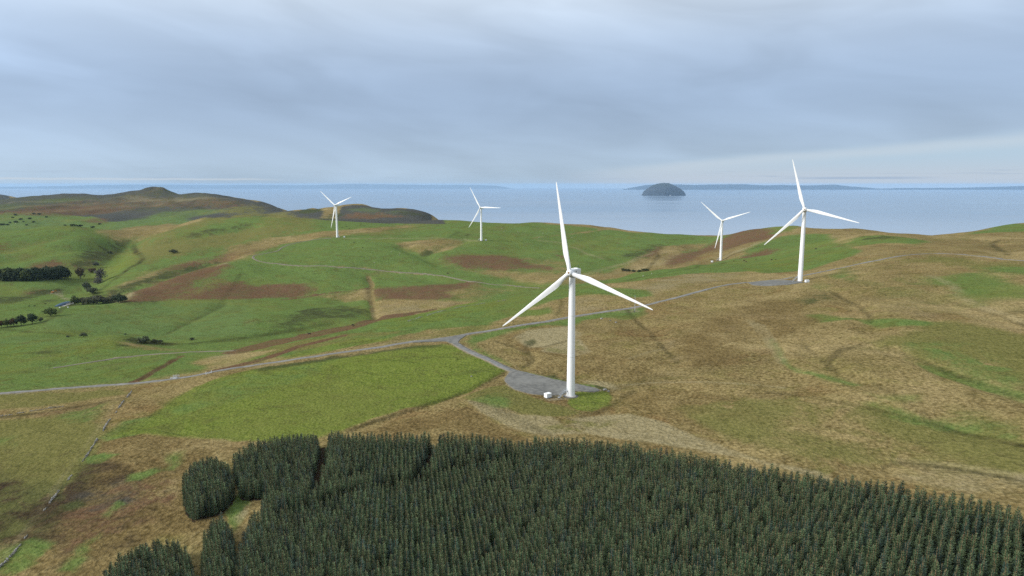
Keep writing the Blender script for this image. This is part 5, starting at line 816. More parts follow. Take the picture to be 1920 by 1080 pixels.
    f = q.m('ADD', q.m('POWER', q.m('MAXIMUM', q.m('ADD', rest, q.m('MULTIPLY', q.m('MULTIPLY', q.m('SUBTRACT', big, 0.5), 0.6), q.sm(rest, 0.02, 0.3))), 0.0), 2.6), 0.0005)
    tot = q.vm('SCALE', moor, scale=f); wsum = f
    for k, c in enumerate(CL):
        nz = (e1, e2, midn)[k % 3]
        f = q.m('MAXIMUM', q.m('ADD', seps[k], q.m('MULTIPLY', q.m('MULTIPLY', q.m('SUBTRACT', nz, 0.5), 1.45), q.sm(seps[k], 0.02, 0.30))), 0.0)
        f = q.m('POWER', f, 2.6)
        cc = q.mix(tone, *COLS[c])
        if c in ('grass', 'lime', 'cool'):
            cc = q.mix(q.m('MULTIPLY', q.sm(e2, 0.44, 0.82), 0.72), cc, q.mix(tone, (.075, .085, .022), (.130, .130, .040)))
            cc = q.mix(q.m('MULTIPLY', q.sm(streak, 0.54, 0.82), 0.62), cc, (.042, .062, .018))  # dark streaks are shadows painted into the grass colour
            cc = q.mix(q.m('MULTIPLY', q.sm(big, 0.46, 0.80), 0.6), cc, q.mix(tone, (.115, .135, .030), (.165, .180, .048)))
        if c in ('grass', 'cool'):
            cc = q.mix(q.m('MULTIPLY', q.sm(q.m('ADD', q.m('MULTIPLY', e1, 0.6), q.m('MULTIPLY', big, 0.4)), 0.56, 0.82), 0.62), cc, q.mix(tone, (.085, .074, .030), (.185, .150, .068)))
        if c == 'bracken':
            cc = q.mix(q.m('MULTIPLY', q.sm(e2, 0.42, 0.80), 0.75), cc, q.mix(tone, (.078, .076, .028), (.160, .140, .060)))
            cc = q.mix(q.m('MULTIPLY', q.sm(streak, 0.55, 0.85), 0.5), cc, (.052, .034, .022))
        tot = q.vm('ADD', tot, q.vm('SCALE', cc, scale=f)); wsum = q.m('ADD', wsum, f)
    col = q.vm('SCALE', tot, scale=q.m('DIVIDE', 1.0, wsum))
    brk = q.lin(midn, 0.2, 0.8, 0.7, 1.0)
    col = q.mix(q.m('MULTIPLY', q.m('MULTIPLY', ls.outputs[1], brk), .8), col, q.mix(tone, *COLS['straw']))
    col = q.mix(q.m('MULTIPLY', ls.outputs[0], brk), col, q.mix(tone, (.020, .020, .009), (.058, .050, .022)))
    # sheep paths and little runnels: thin wandering veins
    vn = q.noise(q.vm('ADD', flat, (90, 410, 0)), 1 / 42.0, 4.0, 0.55, 1.2); vein = q.sm(q.m('ABSOLUTE', q.m('SUBTRACT', vn, 0.5)), 0.011, 0.002)
    vn2 = q.noise(q.vm('MULTIPLY', rot.outputs[0], (1 / 60.0, 1 / 17.0, 1)), 1.0, 3.0, 0.5, 0.8); vein2 = q.sm(q.m('ABSOLUTE', q.m('SUBTRACT', vn2, 0.47)), 0.012, 0.002)
    vs = q.m('MULTIPLY', q.m('MAXIMUM', vein, vein2), q.sm(e1, 0.35, 0.75))
    col = q.mix(q.m('MULTIPLY', vs, .42), col, q.mix(tone, (.034, .032, .014), (.085, .068, .030)))
    q.put(b.inputs['Base Color'], col)
    b.inputs['Roughness'].default_value = 1.0; b.inputs['Specular IOR Level'].default_value = 0.0
    bh = q.m('ADD', q.m('MULTIPLY', fine, 0.6), q.m('MULTIPLY', midn, 0.9)); bh = q.m('SUBTRACT', bh, q.m('MULTIPLY', tuss.outputs['Distance'], 0.35))
    bp = q.node('ShaderNodeBump'); bp.inputs['Strength'].default_value = 1.0; bp.inputs['Distance'].default_value = 1.1; q.put(bp.inputs['Height'], bh)
    q.l.new(bp.outputs[0], b.inputs['Normal'])
    return m
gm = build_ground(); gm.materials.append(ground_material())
tag(obj('ground', gm), 'rolling moor and pasture of green, brown and rust patches', kind='structure')
# ================================================================ sea, far coast, island
def sea_material():
    m, q, b = newmat('sea_water')
    P = q.node('ShaderNodeNewGeometry').outputs['Position']
    st = q.noise(q.vm('MULTIPLY', P, (1 / 5200.0, 1 / 1500.0, 1)), 1.0, 5.0, 0.6, 0.6)
    st2 = q.noise(q.vm('MULTIPLY', P, (1 / 1500.0, 1 / 260.0, 1)), 1.0, 4.0, 0.6, 0.4)
    f = q.m('ADD', q.m('MULTIPLY', st, 0.6), q.m('MULTIPLY', st2, 0.4))
    shore_sheen = q.sm(q.vm('LENGTH', P), 9000.0, 2600.0)                 # sky sheen toward the coast, painted in as a paler base colour
    q.put(b.inputs['Base Color'], q.mix(shore_sheen, q.mix(q.sm(f, 0.38, 0.62), (.085, .135, .198), (.175, .230, .292)), (.32, .365, .42)))
    q.put(b.inputs['Roughness'], q.lin(f, 0.36, 0.64, 0.10, 0.26))
    b.inputs['IOR'].default_value = 1.333
    return m
mb = MB(); n = 180; rs = [1200, 2500, 4000, 7000, 12000, 20000, 32000, 45000, 55000]
for r in rs: mb.v += [(r * math.sin(2 * math.pi * i / n), r * math.cos(2 * math.pi * i / n), 0) for i in range(n)]
for k in range(len(rs) - 1):
    for i in range(n): mb.f.append((k * n + i, (k + 1) * n + i, (k + 1) * n + (i + 1) % n, k * n + (i + 1) % n))
mb.v.append((0, 0, 0)); mb.f += [(len(mb.v) - 1, i, (i + 1) % n) for i in range(n)]
mb.f = [tuple(reversed(f)) for f in mb.f]
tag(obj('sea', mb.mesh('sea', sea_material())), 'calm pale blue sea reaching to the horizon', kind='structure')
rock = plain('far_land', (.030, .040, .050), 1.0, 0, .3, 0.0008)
def far_coast(name, pts, dist, label, mat_):
    mb = MB(); rows = []
    xs = np.linspace(pts[0][0], pts[-1][0], 160)
    tops = np.interp(xs, [p[0] for p in pts], [p[1] for p in pts]) + vnoise(xs * 1.0, xs * 0, 1300, 31) * 26 + vnoise(xs, xs * 0, 420, 32) * 12
    tops = np.maximum(tops, 0.0)
    for t, hh in ((-1.0, -0.02), (-0.55, 0.35), (-0.25, 0.75), (0, 1.0), (0.4, 0.7), (1.0, -0.02)):
        rows.append([(x * (1 + t * 2200 / dist), dist + t * 2200, max(-2.0, hv * hh * (1 + 0.2 * t) - (1.5 if abs(t) == 1 else 0))) for x, hv in zip(xs, tops)])
    k = len(xs)
    for r_ in rows: mb.v += r_
    for a in range(len(rows) - 1):
        for i in range(k - 1): mb.f.append((a * k + i, a * k + i + 1, (a + 1) * k + i + 1, (a + 1) * k + i))
    return tag(obj(name, mb.mesh(name, mat_, True)), label, kind='structure')
def fh(u, v, D): return ((u - 960) / 1280 * D, 300 - (v - 346) / 1280 * D)
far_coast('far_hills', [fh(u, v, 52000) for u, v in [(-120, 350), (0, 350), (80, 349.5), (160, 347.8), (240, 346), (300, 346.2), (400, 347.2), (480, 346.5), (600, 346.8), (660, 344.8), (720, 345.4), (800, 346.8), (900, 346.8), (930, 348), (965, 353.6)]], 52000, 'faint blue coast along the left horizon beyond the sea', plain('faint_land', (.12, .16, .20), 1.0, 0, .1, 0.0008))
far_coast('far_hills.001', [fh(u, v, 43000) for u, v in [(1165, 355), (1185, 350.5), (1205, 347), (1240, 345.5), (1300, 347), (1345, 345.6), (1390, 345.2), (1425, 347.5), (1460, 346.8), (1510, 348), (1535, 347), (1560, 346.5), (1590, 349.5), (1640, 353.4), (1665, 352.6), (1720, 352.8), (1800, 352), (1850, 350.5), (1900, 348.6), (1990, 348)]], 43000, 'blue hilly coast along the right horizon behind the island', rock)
def island():
    D0 = 19400.0; out = [(1200, 367), (1203, 363.5), (1205, 359), (1210, 355), (1218, 349.6), (1225, 346.6), (1233, 344.4), (1242, 343.4), (1249, 343.8), (1260, 348), (1270, 353), (1278, 359), (1281, 364), (1283, 367)]
    xs = np.array([(u - 960) / 1280 * D0 for u, v in out]); hs = np.array([(366.3 - v) / 1280 * D0 for u, v in out]); xc = (xs[0] + xs[-1]) / 2
    mb = MB(); N = 90
    gx = np.linspace(xs[0] - 5, xs[-1] + 5, N); gy = np.linspace(-600, 600, N)
    XX, YY = np.meshgrid(gx, gy, indexing='ij'); s = np.sqrt(np.maximum(1 - (YY / 600) ** 2, 0.0))
    q_ = xc + (XX - xc) / np.maximum(s, 0.02); H = np.interp(q_, xs, hs, left=-8, right=-8) * (0.25 + 0.75 * s)
    cl = vnoise(XX, YY, 140, 41) * 12 + vnoise(XX, YY, 55, 42) * 6
    H = np.where(H > 0, np.maximum(H + cl * np.clip(H / 60, 0, 1), 0.5), -6)
    for i in range(N):
        for j in range(N): mb.v.append((XX[i, j], D0 + YY[i, j], H[i, j]))
    for i in range(N - 1):
        for j in range(N - 1): mb.f.append((i * N + j, (i + 1) * N + j, (i + 1) * N + j + 1, i * N + j + 1))
    m, q, b = newmat('island_rock'); P = q.node('ShaderNodeNewGeometry').outputs['Position']
    nz = q.noise(P, 1 / 60.0, 6.0, 0.7); sepn = q.node('ShaderNodeSeparateXYZ'); q.l.new(P, sepn.inputs[0])
    c = q.mix(q.sm(nz, 0.42, 0.62), (.010, .015, .020), (.030, .036, .042)); c = q.mix(q.sm(sepn.outputs[2], 190.0, 300.0), c, (.014, .024, .022))
    q.put(b.inputs['Base Color'], c); b.inputs['Roughness'].default_value = 1
    tag(obj('island', mb.mesh('island', m, True)), 'dark dome-shaped rocky island out in the sea', kind='structure')
    white = plain('lighthouse_white', (.8, .8, .78))
    lx = (1244.5 - 960) / 1280 * D0
    t = thing('lighthouse', 'tiny white lighthouse at the foot of the dome-shaped island', 'lighthouse', (lx, D0 - 597, 2.0))
    mb = MB(); mb.lathe([(4.6, 0), (4, 10), (3.4, 20), (4.2, 20.2), (4.2, 21)], 16); obj('tower', mb.mesh('tower', white, True, 30), t)
    mb = MB(); mb.lathe([(2.2, 21), (2.2, 24), (1.2, 26), (.2, 27)], 12); obj('lantern', mb.mesh('lantern', plain('lantern_dark', (.1, .1, .1))), t)
    mb = MB(); mb.box((13, 0, 3), (18, 8, 6)); mb.box((13, 0, 7), (18, 8, 2), top=(1, .1)); obj('cottage', mb.mesh('cottage', white), t)
island()
# ================================================================ roads and hardstandings
def road_material(name, a, c, tracks):
    m, q, b = newmat(name)
    P = q.node('ShaderNodeNewGeometry').outputs['Position']
    n1 = q.noise(P, 1 / 2.5, 6.0, 0.65); n2 = q.noise(P, 1 / 14.0, 4.0, 0.6)
    col = q.mix(q.sm(n1, 0.35, 0.65), a, c)
    col = q.mix(q.m('MULTIPLY', q.sm(n2, 0.5, 0.68), 0.5), col, tuple(x * 1.25 for x in c))
    if tracks:
        at = q.node('ShaderNodeAttribute', attribute_name='across').outputs['Fac']
        ab = q.m('ABSOLUTE', at)
        col = q.mix(q.m('MULTIPLY', q.sm(ab, 0.62, 0.95), q.lin(n1, 0.3, 0.7, 0.4, 1.0)), col, (.19, .155, .09))
        col = q.mix(q.m('MULTIPLY', q.sm(ab, 0.22, 0.05), q.lin(n2, 0.35, 0.65, 0.0, 0.6)), col, (.15, .14, .09))
    q.put(b.inputs['Base Color'], col); b.inputs['Roughness'].default_value = 0.95; b.inputs['Specular IOR Level'].default_value = 0.1
    bp = q.node('ShaderNodeBump'); bp.inputs['Strength'].default_value = 0.3; bp.inputs['Distance'].default_value = 0.1; q.put(bp.inputs['Height'], n1); q.l.new(bp.outputs[0], b.inputs['Normal'])
    return m
gravel = road_material('road_gravel', (.125, .126, .122), (.205, .205, .200), True)
padmat = road_material('hardstanding_gravel', (.105, .105, .098), (.165, .164, .150), False)
dirt = road_material('track_dirt', (.110, .104, .086), (.18, .17, .14), True)
def smooth(pts, step):
    P = np.array(pts, float); keep = [0]
    for i in range(1, len(P)):
        if np.hypot(*(P[i] - P[keep[-1]])) > 2.0: keep.append(i)
    P = P[keep]; P = np.vstack([2 * P[0] - P[1], P, 2 * P[-1] - P[-2]]); out = []
    for i in range(1, len(P) - 2):
        k = max(2, int(np.hypot(*(P[i + 1] - P[i])) / step))
        for j in range(k):
            t = j / k; out.append(0.5 * (2 * P[i] + (P[i + 1] - P[i - 1]) * t + (2 * P[i - 1] - 5 * P[i] + 4 * P[i + 1] - P[i + 2]) * t * t + (3 * P[i] - P[i - 1] - 3 * P[i + 1] + P[i + 2]) * t ** 3))
    out.append(P[-2]); return np.array(out)
def ribbon(name, pts, width, mat, label, lift=0.0):
    P = smooth(pts, 2.0)
    for _ in range(6): P[1:-1] = 0.25 * P[:-2] + 0.5 * P[1:-1] + 0.25 * P[2:]
    tg = np.gradient(P, axis=0); tg /= np.linalg.norm(tg, axis=1)[:, None] + 1e-9; nm_ = np.stack([-tg[:, 1], tg[:, 0]], 1)
    n = len(P); s = np.cumsum(np.r_[0, np.hypot(*np.diff(P, axis=0).T)])
    acr = np.array([-1.06, -1, -.5, 0, .5, 1, 1.06]); V = []; A = []
    wl_ = width / 2 * (1 + vnoise(s, s * 0, 7, 51) * .25); wr_ = width / 2 * (1 + vnoise(s, s * 0, 7, 52) * .25)
    zc = T(P[:, 0], P[:, 1])
    cols = []
    for a in acr:
        w_ = np.where(a < 0, wl_, wr_); xy = P + nm_ * (a * w_)[:, None]
        zt = T(xy[:, 0], xy[:, 1]); lift_ = 0.10 + np.hypot(xy[:, 0], xy[:, 1]) * 3e-4 + lift
        z = np.maximum(zt + lift_ * 0.8, 0.5 * (zt + zc) + lift_ * 0.6) + (0.05 if abs(a) < 0.3 else 0)
        if abs(a) > 1: z = zt - 0.4
        cols.append(np.column_stack([xy, z]))
    for i in range(n):
        for k in range(7): V.append(cols[k][i]); A.append(acr[k])
    F = [(i * 7 + k, i * 7 + k + 1, (i + 1) * 7 + k + 1, (i + 1) * 7 + k) for i in range(n - 1) for k in range(6)]
    mb = MB(); mb.v = V; mb.f = [f[::-1] for f in F]; me = bpy.data.meshes.new(name); me.from_pydata([tuple(v) for v in V], [], mb.f); me.materials.append(mat); me.shade_smooth()
    at = me.attributes.new('across', 'FLOAT', 'POINT'); at.data.foreach_set('value', np.array(A, np.float32))
    return tag(obj(name, me), label, kind='structure')
def pad(name, pts, mat, label, lift=0.05):
    P = np.array(pts); c = P.mean(0); ring = []
    n = len(P)
    for i in range(n):
        a, b = P[i], P[(i + 1) % n]; k = max(1, int(np.hypot(*(b - a)) / 1.5))
        for j in range(k): ring.append(a + (b - a) * j / k)
    rg = np.array(ring); 
    for _ in range(3): rg = 0.25 * np.roll(rg, 1, 0) + 0.5 * rg + 0.25 * np.roll(rg, -1, 0)
    rg = rg + np.column_stack([vnoise(rg[:, 0], rg[:, 1], 3, 61), vnoise(rg[:, 0], rg[:, 1], 3, 62)]) * 0.9
    bm = bmesh.new(); vs = [bm.verts.new((p[0], p[1], 0)) for p in rg]
    es = [bm.edges.new((vs[i], vs[(i + 1) % len(vs)])) for i in range(len(vs))]
    # fill with a grid of interior points
    g = 2.0; x0, y0 = rg.min(0); x1, y1 = rg.max(0)
    from mathutils.geometry import delaunay_2d_cdt
    inner = []
    gx, gy = np.meshgrid(np.arange(x0, x1, g), np.arange(y0, y1, g)); gx = gx.ravel(); gy = gy.ravel()
    loop = [tuple(p) for p in rg]; ok = inside(gx, gy, loop) & (seg_dist(gx, gy, loop, True) > 0.8)
    pts2 = [Vector(p) for p in loop] + [Vector((a, b)) for a, b in zip(gx[ok], gy[ok])]
    bm.free()
    r = delaunay_2d_cdt(pts2, [], [list(range(len(loop)))], 1, 1e-4)
    xy = np.array([(v.x, v.y) for v in r[0]]); zt = T(xy[:, 0], xy[:, 1]) + 0.10 + np.hypot(xy[:, 0], xy[:, 1]) * 3e-4 + lift
    sk = [(p[0], p[1]) for p in loop]; nv = len(xy)
    V = [(a, b, z) for (a, b), z in zip(xy, zt)]
    F = [tuple(f) for f in r[2]]
    Lz = T(rg[:, 0], rg[:, 1]); o = len(V); cen = rg.mean(0)
    tops = T(rg[:, 0], rg[:, 1]) + 0.10 + np.hypot(rg[:, 0], rg[:, 1]) * 3e-4 + lift
    V += [(p[0], p[1], z) for p, z in zip(rg, tops)]
    out_ = rg + (rg - cen) * 0.012; V += [(p[0], p[1], z - 0.4) for p, z in zip(out_, Lz)]
    k = len(rg); F += [(o + i, o + k + i, o + k + (i + 1) % k, o + (i + 1) % k) for i in range(k)]
    mb = MB(); mb.v = V; mb.f = F
    return tag(obj(name, mb.mesh(name, mat, True, 40)), label, kind='structure')
RD = DATA['roads']
ribbon('access_road', RD['access_road'][1], RD['access_road'][0], gravel, 'grey gravel road crossing the moor from the left edge to the right')
ribbon('turbine_spur_road', RD['turbine_spur_road'][1], RD['turbine_spur_road'][0], gravel, 'short gravel road from the junction to the nearest turbine', 0.03)
ribbon('farm_track', RD['farm_track'][1], RD['farm_track'][0], dirt, 'pale track through the green fields above the main road')
ribbon('hill_track', RD['hill_track'][1], RD['hill_track'][0], dirt, 'pale track looping round the green hill with two turbines')
pad('turbine_hardstanding', DATA['pads']['turbine_hardstanding'], padmat, 'grey gravel hardstanding beside the nearest turbine')
pad('turbine_hardstanding', DATA['pads']['turbine_hardstanding.001'], padmat, 'grey gravel hardstanding beside the turbine by the road on the right')
pad('junction_apron', DATA['pads']['junction_apron'], padmat, 'wide gravel patch where the spur road meets the main road', 0.06)
# ================================================================ turbines
white = plain('turbine_white', (.80, .81, .81), 0.42, 0, .02, .25)
joint = plain('joint_grey', (.50, .52, .53), 0.5)
panel = plain('nacelle_grey', (.66, .69, .71), 0.5, 0, .04, .6)
steel = plain('galvanised_steel', (.42, .44, .46), 0.45, 0.4, .12, 2)
conc = plain('concrete', (.34, .32, .29), 0.95, 0, .25, 1.2)
darkg = plain('dark_gravel', (.085, .085, .085), 1, 0, .35, 3)
dark = plain('dark_metal', (.03, .03, .035), 0.6)
orange = plain('hub_orange', (.32, .17, .08), 0.6)
HUBH, HEAD, TILT = 60.0, R(-24), R(5)
def blade_mesh():
    secs = [(0.0, 1.85, 1.85, 0), (1.0, 1.9, 1.9, 0), (2.4, 1.92, 1.8, 4), (4.0, 2.15, 1.5, 10), (6.0, 2.48, 1.15, 11), (8.0, 2.74, 0.95, 10), (9.5, 2.78, 0.82, 9), (12, 2.62, .70, 8), (16, 2.34, .55, 7), (21, 1.90, .42, 5), (27, 1.48, .30, 3), (33, 1.08, .20, 1.5), (37.5, .80, .14, .6), (40, .58, .10, 0), (41.2, .38, .07, 0), (41.7, .08, .03, 0)]
    mb = MB(); rings = []; n = 20
    for z, ch, th, tw in secs:
        blend = min(1, max(0, (z - 2.0) / 5.0)); r = []
        for i in range(n):
            a = 2 * math.pi * i / n; cx, cy = math.cos(a), math.sin(a)
            rx, ry = cx * ch / 2, cy * th / 2                                    # round root
            t = (1 - cx) / 2                                                      # 0 leading, 1 trailing
            yy = th / 2 * 1.9 * (1.45 * math.sqrt(max(t, 0)) - .63 * t - 1.76 * t * t + 1.42 * t ** 3 - .5 * t ** 4) * (1 if cy >= 0 else -0.75)
            ax, ay = ch * (0.30 - t) , yy
            x_, y_ = rx * (1 - blend) + ax * blend, ry * (1 - blend) + ay * blend
            k = R(tw); r.append((x_ * math.cos(k) + y_ * math.sin(k), -x_ * math.sin(k) + y_ * math.cos(k) - 0.0006 * z * z, z + 0.9))
        rings.append(r)
    mb.rings(rings); return mb.mesh('blade', white, True, 50)
def turbine_proto():
    M = {}
    mb = MB(); prof = [(2.02, 0.0), (2.0, .15)]
    for k in range(1, 25): prof.append((2.0 - (2.0 - 1.45) * (k / 24) ** 1.05, .15 + (HUBH - 2.15 - .15) * k / 24))
    mb.lathe(prof, 48); M['tower'] = mb.mesh('tower', white, True, 40)
    mb = MB()
    for nm_, zz_ in (('flange', 19.5), ('flange2', 39.5)):
        mb = MB(); rr = 2.0 - .55 * ((zz_ - .15) / 57.7) ** 1.05 + .012; mb.lathe([(rr, zz_ - .07), (rr + .012, zz_ - .06), (rr + .012, zz_ + .06), (rr, zz_ + .07)], 48)
        M[nm_] = mb.mesh('flange', joint, True, 40)
    mb = MB(); mb.lathe([(2.75, -1.2), (2.75, .06), (2.55, .16), (2.1, .18)], 40); M['plinth'] = mb.mesh('plinth', conc, True, 40)
    mb = MB(); mb.lathe([(3.9, -1.2), (3.8, .0), (2.74, .03)], 40); M['gravel_ring'] = mb.mesh('gravel_ring', darkg, True, 40)
    # nacelle, front toward -Y, origin at hub axis over the tower centre
    mb = MB(); rings = []
    for y, wd, zt, zb in [(-2.35, 1.35, 1.2, -1.35), (-2.1, 1.6, 1.5, -1.65), (-.5, 1.72, 1.72, -1.9), (3, 1.75, 1.8, -1.9), (6.8, 1.68, 1.82, -1.75), (7.8, 1.62, 1.78, -1.3), (7.95, 1.5, 1.66, -1.15)]:
        r = []; c = .22
        for px, pz in ((-wd, zb + c), (-wd + c, zb), (wd - c, zb), (wd, zb + c), (wd, zt - c), (wd - c, zt), (-wd + c, zt), (-wd, zt - c)): r.append((px, y, pz))
        rings.append(r[::-1])
    mb.rings(rings); M['nacelle'] = mb.mesh('nacelle', panel)
    mb = MB(); mb.box((0, 5.2, 1.95), (2.0, 1.9, .34), top=(.9, .9)); mb.box((-.5, 1.8, 1.86), (1.1, 1.4, .14)); M['roof_hatch'] = mb.mesh('roof_hatch', white)
    mb = MB(); mb.tube((.7, 7.0, 1.6), (.7, 7.0, 3.1), .05); mb.tube((.25, 7.0, 2.9), (1.15, 7.0, 2.9), .035); mb.lathe([(.12, 3.1), (.16, 3.2), (.12, 3.3)], 8, Matrix.Translation((.7, 7, 0)))
    mb.lathe([(.1, 2.9), (.1, 3.15)], 8, Matrix.Translation((.25, 7, 0))); M['wind_vane'] = mb.mesh('wind_vane', dark)
    for nm_, sx in (('vent', -1), ('vent2', 1)):
        mb = MB()
        for k in range(3): mb.box((sx * 1.74, -.2 + k * .55, .55), (.06, .5, .16 + .2 * k))
        M[nm_] = mb.mesh('vent', dark)
    mb = MB(); mb.lathe([(1.5, 0), (1.5, .55), (1.3, 1.1)], 24, Matrix.Translation((0, 0, -2.35)));  M['yaw_collar'] = mb.mesh('yaw_collar', joint, True, 40)
    Rx = Matrix.Rotation(R(90), 4, 'X')
    mb = MB(); mb.lathe([(1.2, 0), (1.45, .25), (1.6, .9), (1.6, 1.9), (1.45, 2.5), (1.1, 2.95), (.78, 3.1), (.5, 3.12), (.46, 3.0)], 32, Rx); M['hub'] = mb.mesh('hub', white, True, 40)
    mb = MB(); mb.lathe([(.44, 3.0), (.40, 3.1), (.25, 3.16), (.1, 3.18)], 20, Rx); M['hub_cap'] = mb.mesh('hub_cap', orange, True, 40)
    mb = MB()
    for k in range(3):
        mb.lathe([(.93, 0.95), (.97, 1.0), (.97, 1.75), (.92, 1.8)], 24, Matrix.Translation((0, -1.45, 0)) @ Matrix.Rotation(2 * math.pi * k / 3, 4, 'Y'))
    M['blade_collar'] = mb.mesh('blade_collar', panel, True, 40)
    M['blade'] = blade_mesh()
    # door with landing and stair, on +X side of the local frame
    mb = MB(); mb.box((1.97, 0, 4.1), (.12, .85, 2.1)); M['door'] = mb.mesh('door', panel)
    mb = MB(); mb.box((2.6, 0, 2.95), (1.3, 1.3, .1)); 
    for sy in (-.6, .6):
        mb.tube((2.0, sy, 2.95), (3.25, sy, 2.95), .05)
        mb.tube((3.2, sy, .0), (3.2, sy, 2.95), .06)
    M['landing'] = mb.mesh('landing', steel)
    mb = MB()
    for k in range(11): mb.box((3.35 + k * .27, 0, 2.75 - k * .265), (.26, 1.0, .05))
    for sy in (-.52, .52): mb.box(((3.25 + 6.2) / 2, sy, 1.5), (4.15, .06, .26), M=Matrix.Rotation(R(44.5), 4, 'Y'))
    mb.box((6.5, 0, .02), (.9, 1.4, .12)); M['stair'] = mb.mesh('stair', steel)
    mb = MB()
    for sy in (-.56, .56):
        for o_ in (.55, 1.05):
            mb.tube((3.25, sy, 2.95 + o_), (6.2, sy, .05 + o_), .035); mb.tube((2.05, sy, 2.95 + o_), (3.25, sy, 2.95 + o_), .035)
        for k in range(4): x_ = 3.25 + k * .98; z_ = 2.95 - k * .965; mb.tube((x_, sy, z_), (x_, sy, z_ + 1.05), .03)
    M['handrail'] = mb.mesh('handrail', steel)
    return M
TM = turbine_proto()
TL = ['nearest and largest white wind turbine beside a gravel pad and kiosk', 'tall white wind turbine by the road, right of the island', 'white wind turbine behind the green ridge below the island, red cattle at its foot', 'leftmost white wind turbine, in front of the low dark headland', 'white wind turbine on the green plateau, with one blade pointing level to the right']
PSI = [10.3, 15.7, 49.0, 51.5, 30.0]; DOOR = [205, 185, 190, 330, 175]
for (x, y, z), lab, psi, da in zip(DATA['turb'], TL, PSI, DOOR):
    z = ground(x, y)
    t = thing('wind_turbine', lab, 'wind turbine', (x, y, z), 0, 'white wind turbines of the hill farm')
    for k in ('gravel_ring', 'plinth', 'tower'): obj(k, TM[k], t)
    tw_ = [c for c in t.children if c.name.startswith('tower')][0]
    obj('flange', TM['flange'], tw_); obj('flange', TM['flange2'], tw_); obj('yaw_collar', TM['yaw_collar'], tw_, (0, 0, HUBH))
    dr = obj('door', TM['door'], t, (0, 0, 0), (0, 0, R(da)))
    ln = obj('landing', TM['landing'], t, (0, 0, 0), (0, 0, R(da))); stt = obj('stair', TM['stair'], t, (0, 0, 0), (0, 0, R(da))); obj('handrail', TM['handrail'], stt)
    na = obj('nacelle', TM['nacelle'], t, (0, 0, HUBH), (-TILT, 0, HEAD))
    for k in ('roof_hatch', 'wind_vane', 'vent', 'vent2'): obj(k.rstrip('2'), TM[k], na)
    Mh = Matrix.Translation((0, 0, HUBH)) @ Matrix.Rotation(HEAD, 4, 'Z') @ Matrix.Rotation(-TILT, 4, 'X') @ Matrix.Translation((0, -2.3, 0))
    hb = obj('hub', TM['hub'], t); hb.matrix_local = Mh @ Matrix.Rotation(R(-psi), 4, 'Y')
    obj('hub_cap', TM['hub_cap'], hb); obj('blade_collar', TM['blade_collar'], hb)
    for k in range(3):
        b = obj('blade', TM['blade'], t); b.matrix_local = Mh @ Matrix.Translation((0, -1.45, 0)) @ Matrix.Rotation(R(-psi - 120 * k), 4, 'Y') @ Matrix.Rotation(R(1.5), 4, 'X')
# kiosks
kw = plain('kiosk_white', (.76, .77, .76), 0.6, 0, .04, .8)
KM = {}
mb = MB(); mb.box((0, 0, 1.1), (3.3, 2.5, 2.1)); KM['cabinet'] = mb.mesh('cabinet', kw)
mb = MB(); mb.box((0, 0, 2.22), (3.5, 2.7, .16)); mb.box((0, 0, 2.36), (3.5, 2.7, .14), top=(.85, .1)); KM['roof'] = mb.mesh('roof', kw)
mb = MB(); mb.box((0, 0, -.1), (4.1, 3.3, .4)); KM['base_slab'] = mb.mesh('base_slab', darkg)
mb = MB(); mb.box((0, -1.27, 1.05), (.95, .05, 1.9)); KM['door'] = mb.mesh('door', panel)
mb = MB(); mb.box((.33, -1.31, 1.05), (.05, .06, .16)); KM['handle'] = mb.mesh('handle', dark)
KL = ['white transformer kiosk on the edge of the gravel pad by the nearest turbine', 'white transformer kiosk right of the turbine by the road on the right', 'white transformer kiosk left of the turbine behind the green ridge', 'white transformer kiosk right of the leftmost turbine', 'white transformer kiosk right of the turbine on the green plateau']
for (x, y, z), lab, rz in zip(DATA['kiosk'], KL, [38, 8, -10, 5, 12]):
    t = thing('transformer_kiosk', lab, 'kiosk', (x, y, ground(x, y) + .05), R(rz), 'white transformer kiosks at the turbine feet')
    t.scale = (.88, .88, .88)
    for k in ('base_slab', 'cabinet', 'roof'): obj(k, KM[k], t)
    for sx in (-.5, .5):
        d_ = obj('door', KM['door'], t, (sx, 0, 0)); obj('handle', KM['handle'], d_, (0 if sx < 0 else -.66, 0, 0))
# measuring mast
x, y, z = DATA['mast']; t = thing('lattice_mast', 'thin grey lattice mast beside the road behind the nearest blade tip', 'mast', (x, y, ground(x, y)))
mb = MB(); H_ = 13.0
legs = [(.32 * math.cos(a), .32 * math.sin(a)) for a in (R(90), R(210), R(330))]
for lx, ly in legs: mb.tube((lx, ly, -.3), (lx * .5, ly * .5, H_), .05, .04, 5)
for k in range(13):
    f0, f1 = 1 - .5 * k / 13, 1 - .5 * (k + 1) / 13
    for i in range(3):
        a, b = legs[i], legs[(i + 1) % 3]; mb.tube((a[0] * f0, a[1] * f0, k), (b[0] * f1, b[1] * f1, k + 1), .022, None, 4)
obj('lattice', mb.mesh('lattice', steel), t)
mb = MB(); mb.box((-.5, -.2, 1.0), (.5, .4, 1.1)); obj('cabinet', mb.mesh('cabinet', dark), t)
mb = MB(); mb.tube((0, 0, H_), (0, 0, H_ + 1.2), .03); mb.tube((-.6, 0, H_), (.6, 0, H_), .025); mb.lathe([(.14, 0), (.18, .12), (.05, .2)], 8, Matrix.Translation((.6, 0, H_ + .05))); obj('anemometer', mb.mesh('anemometer', dark), t)
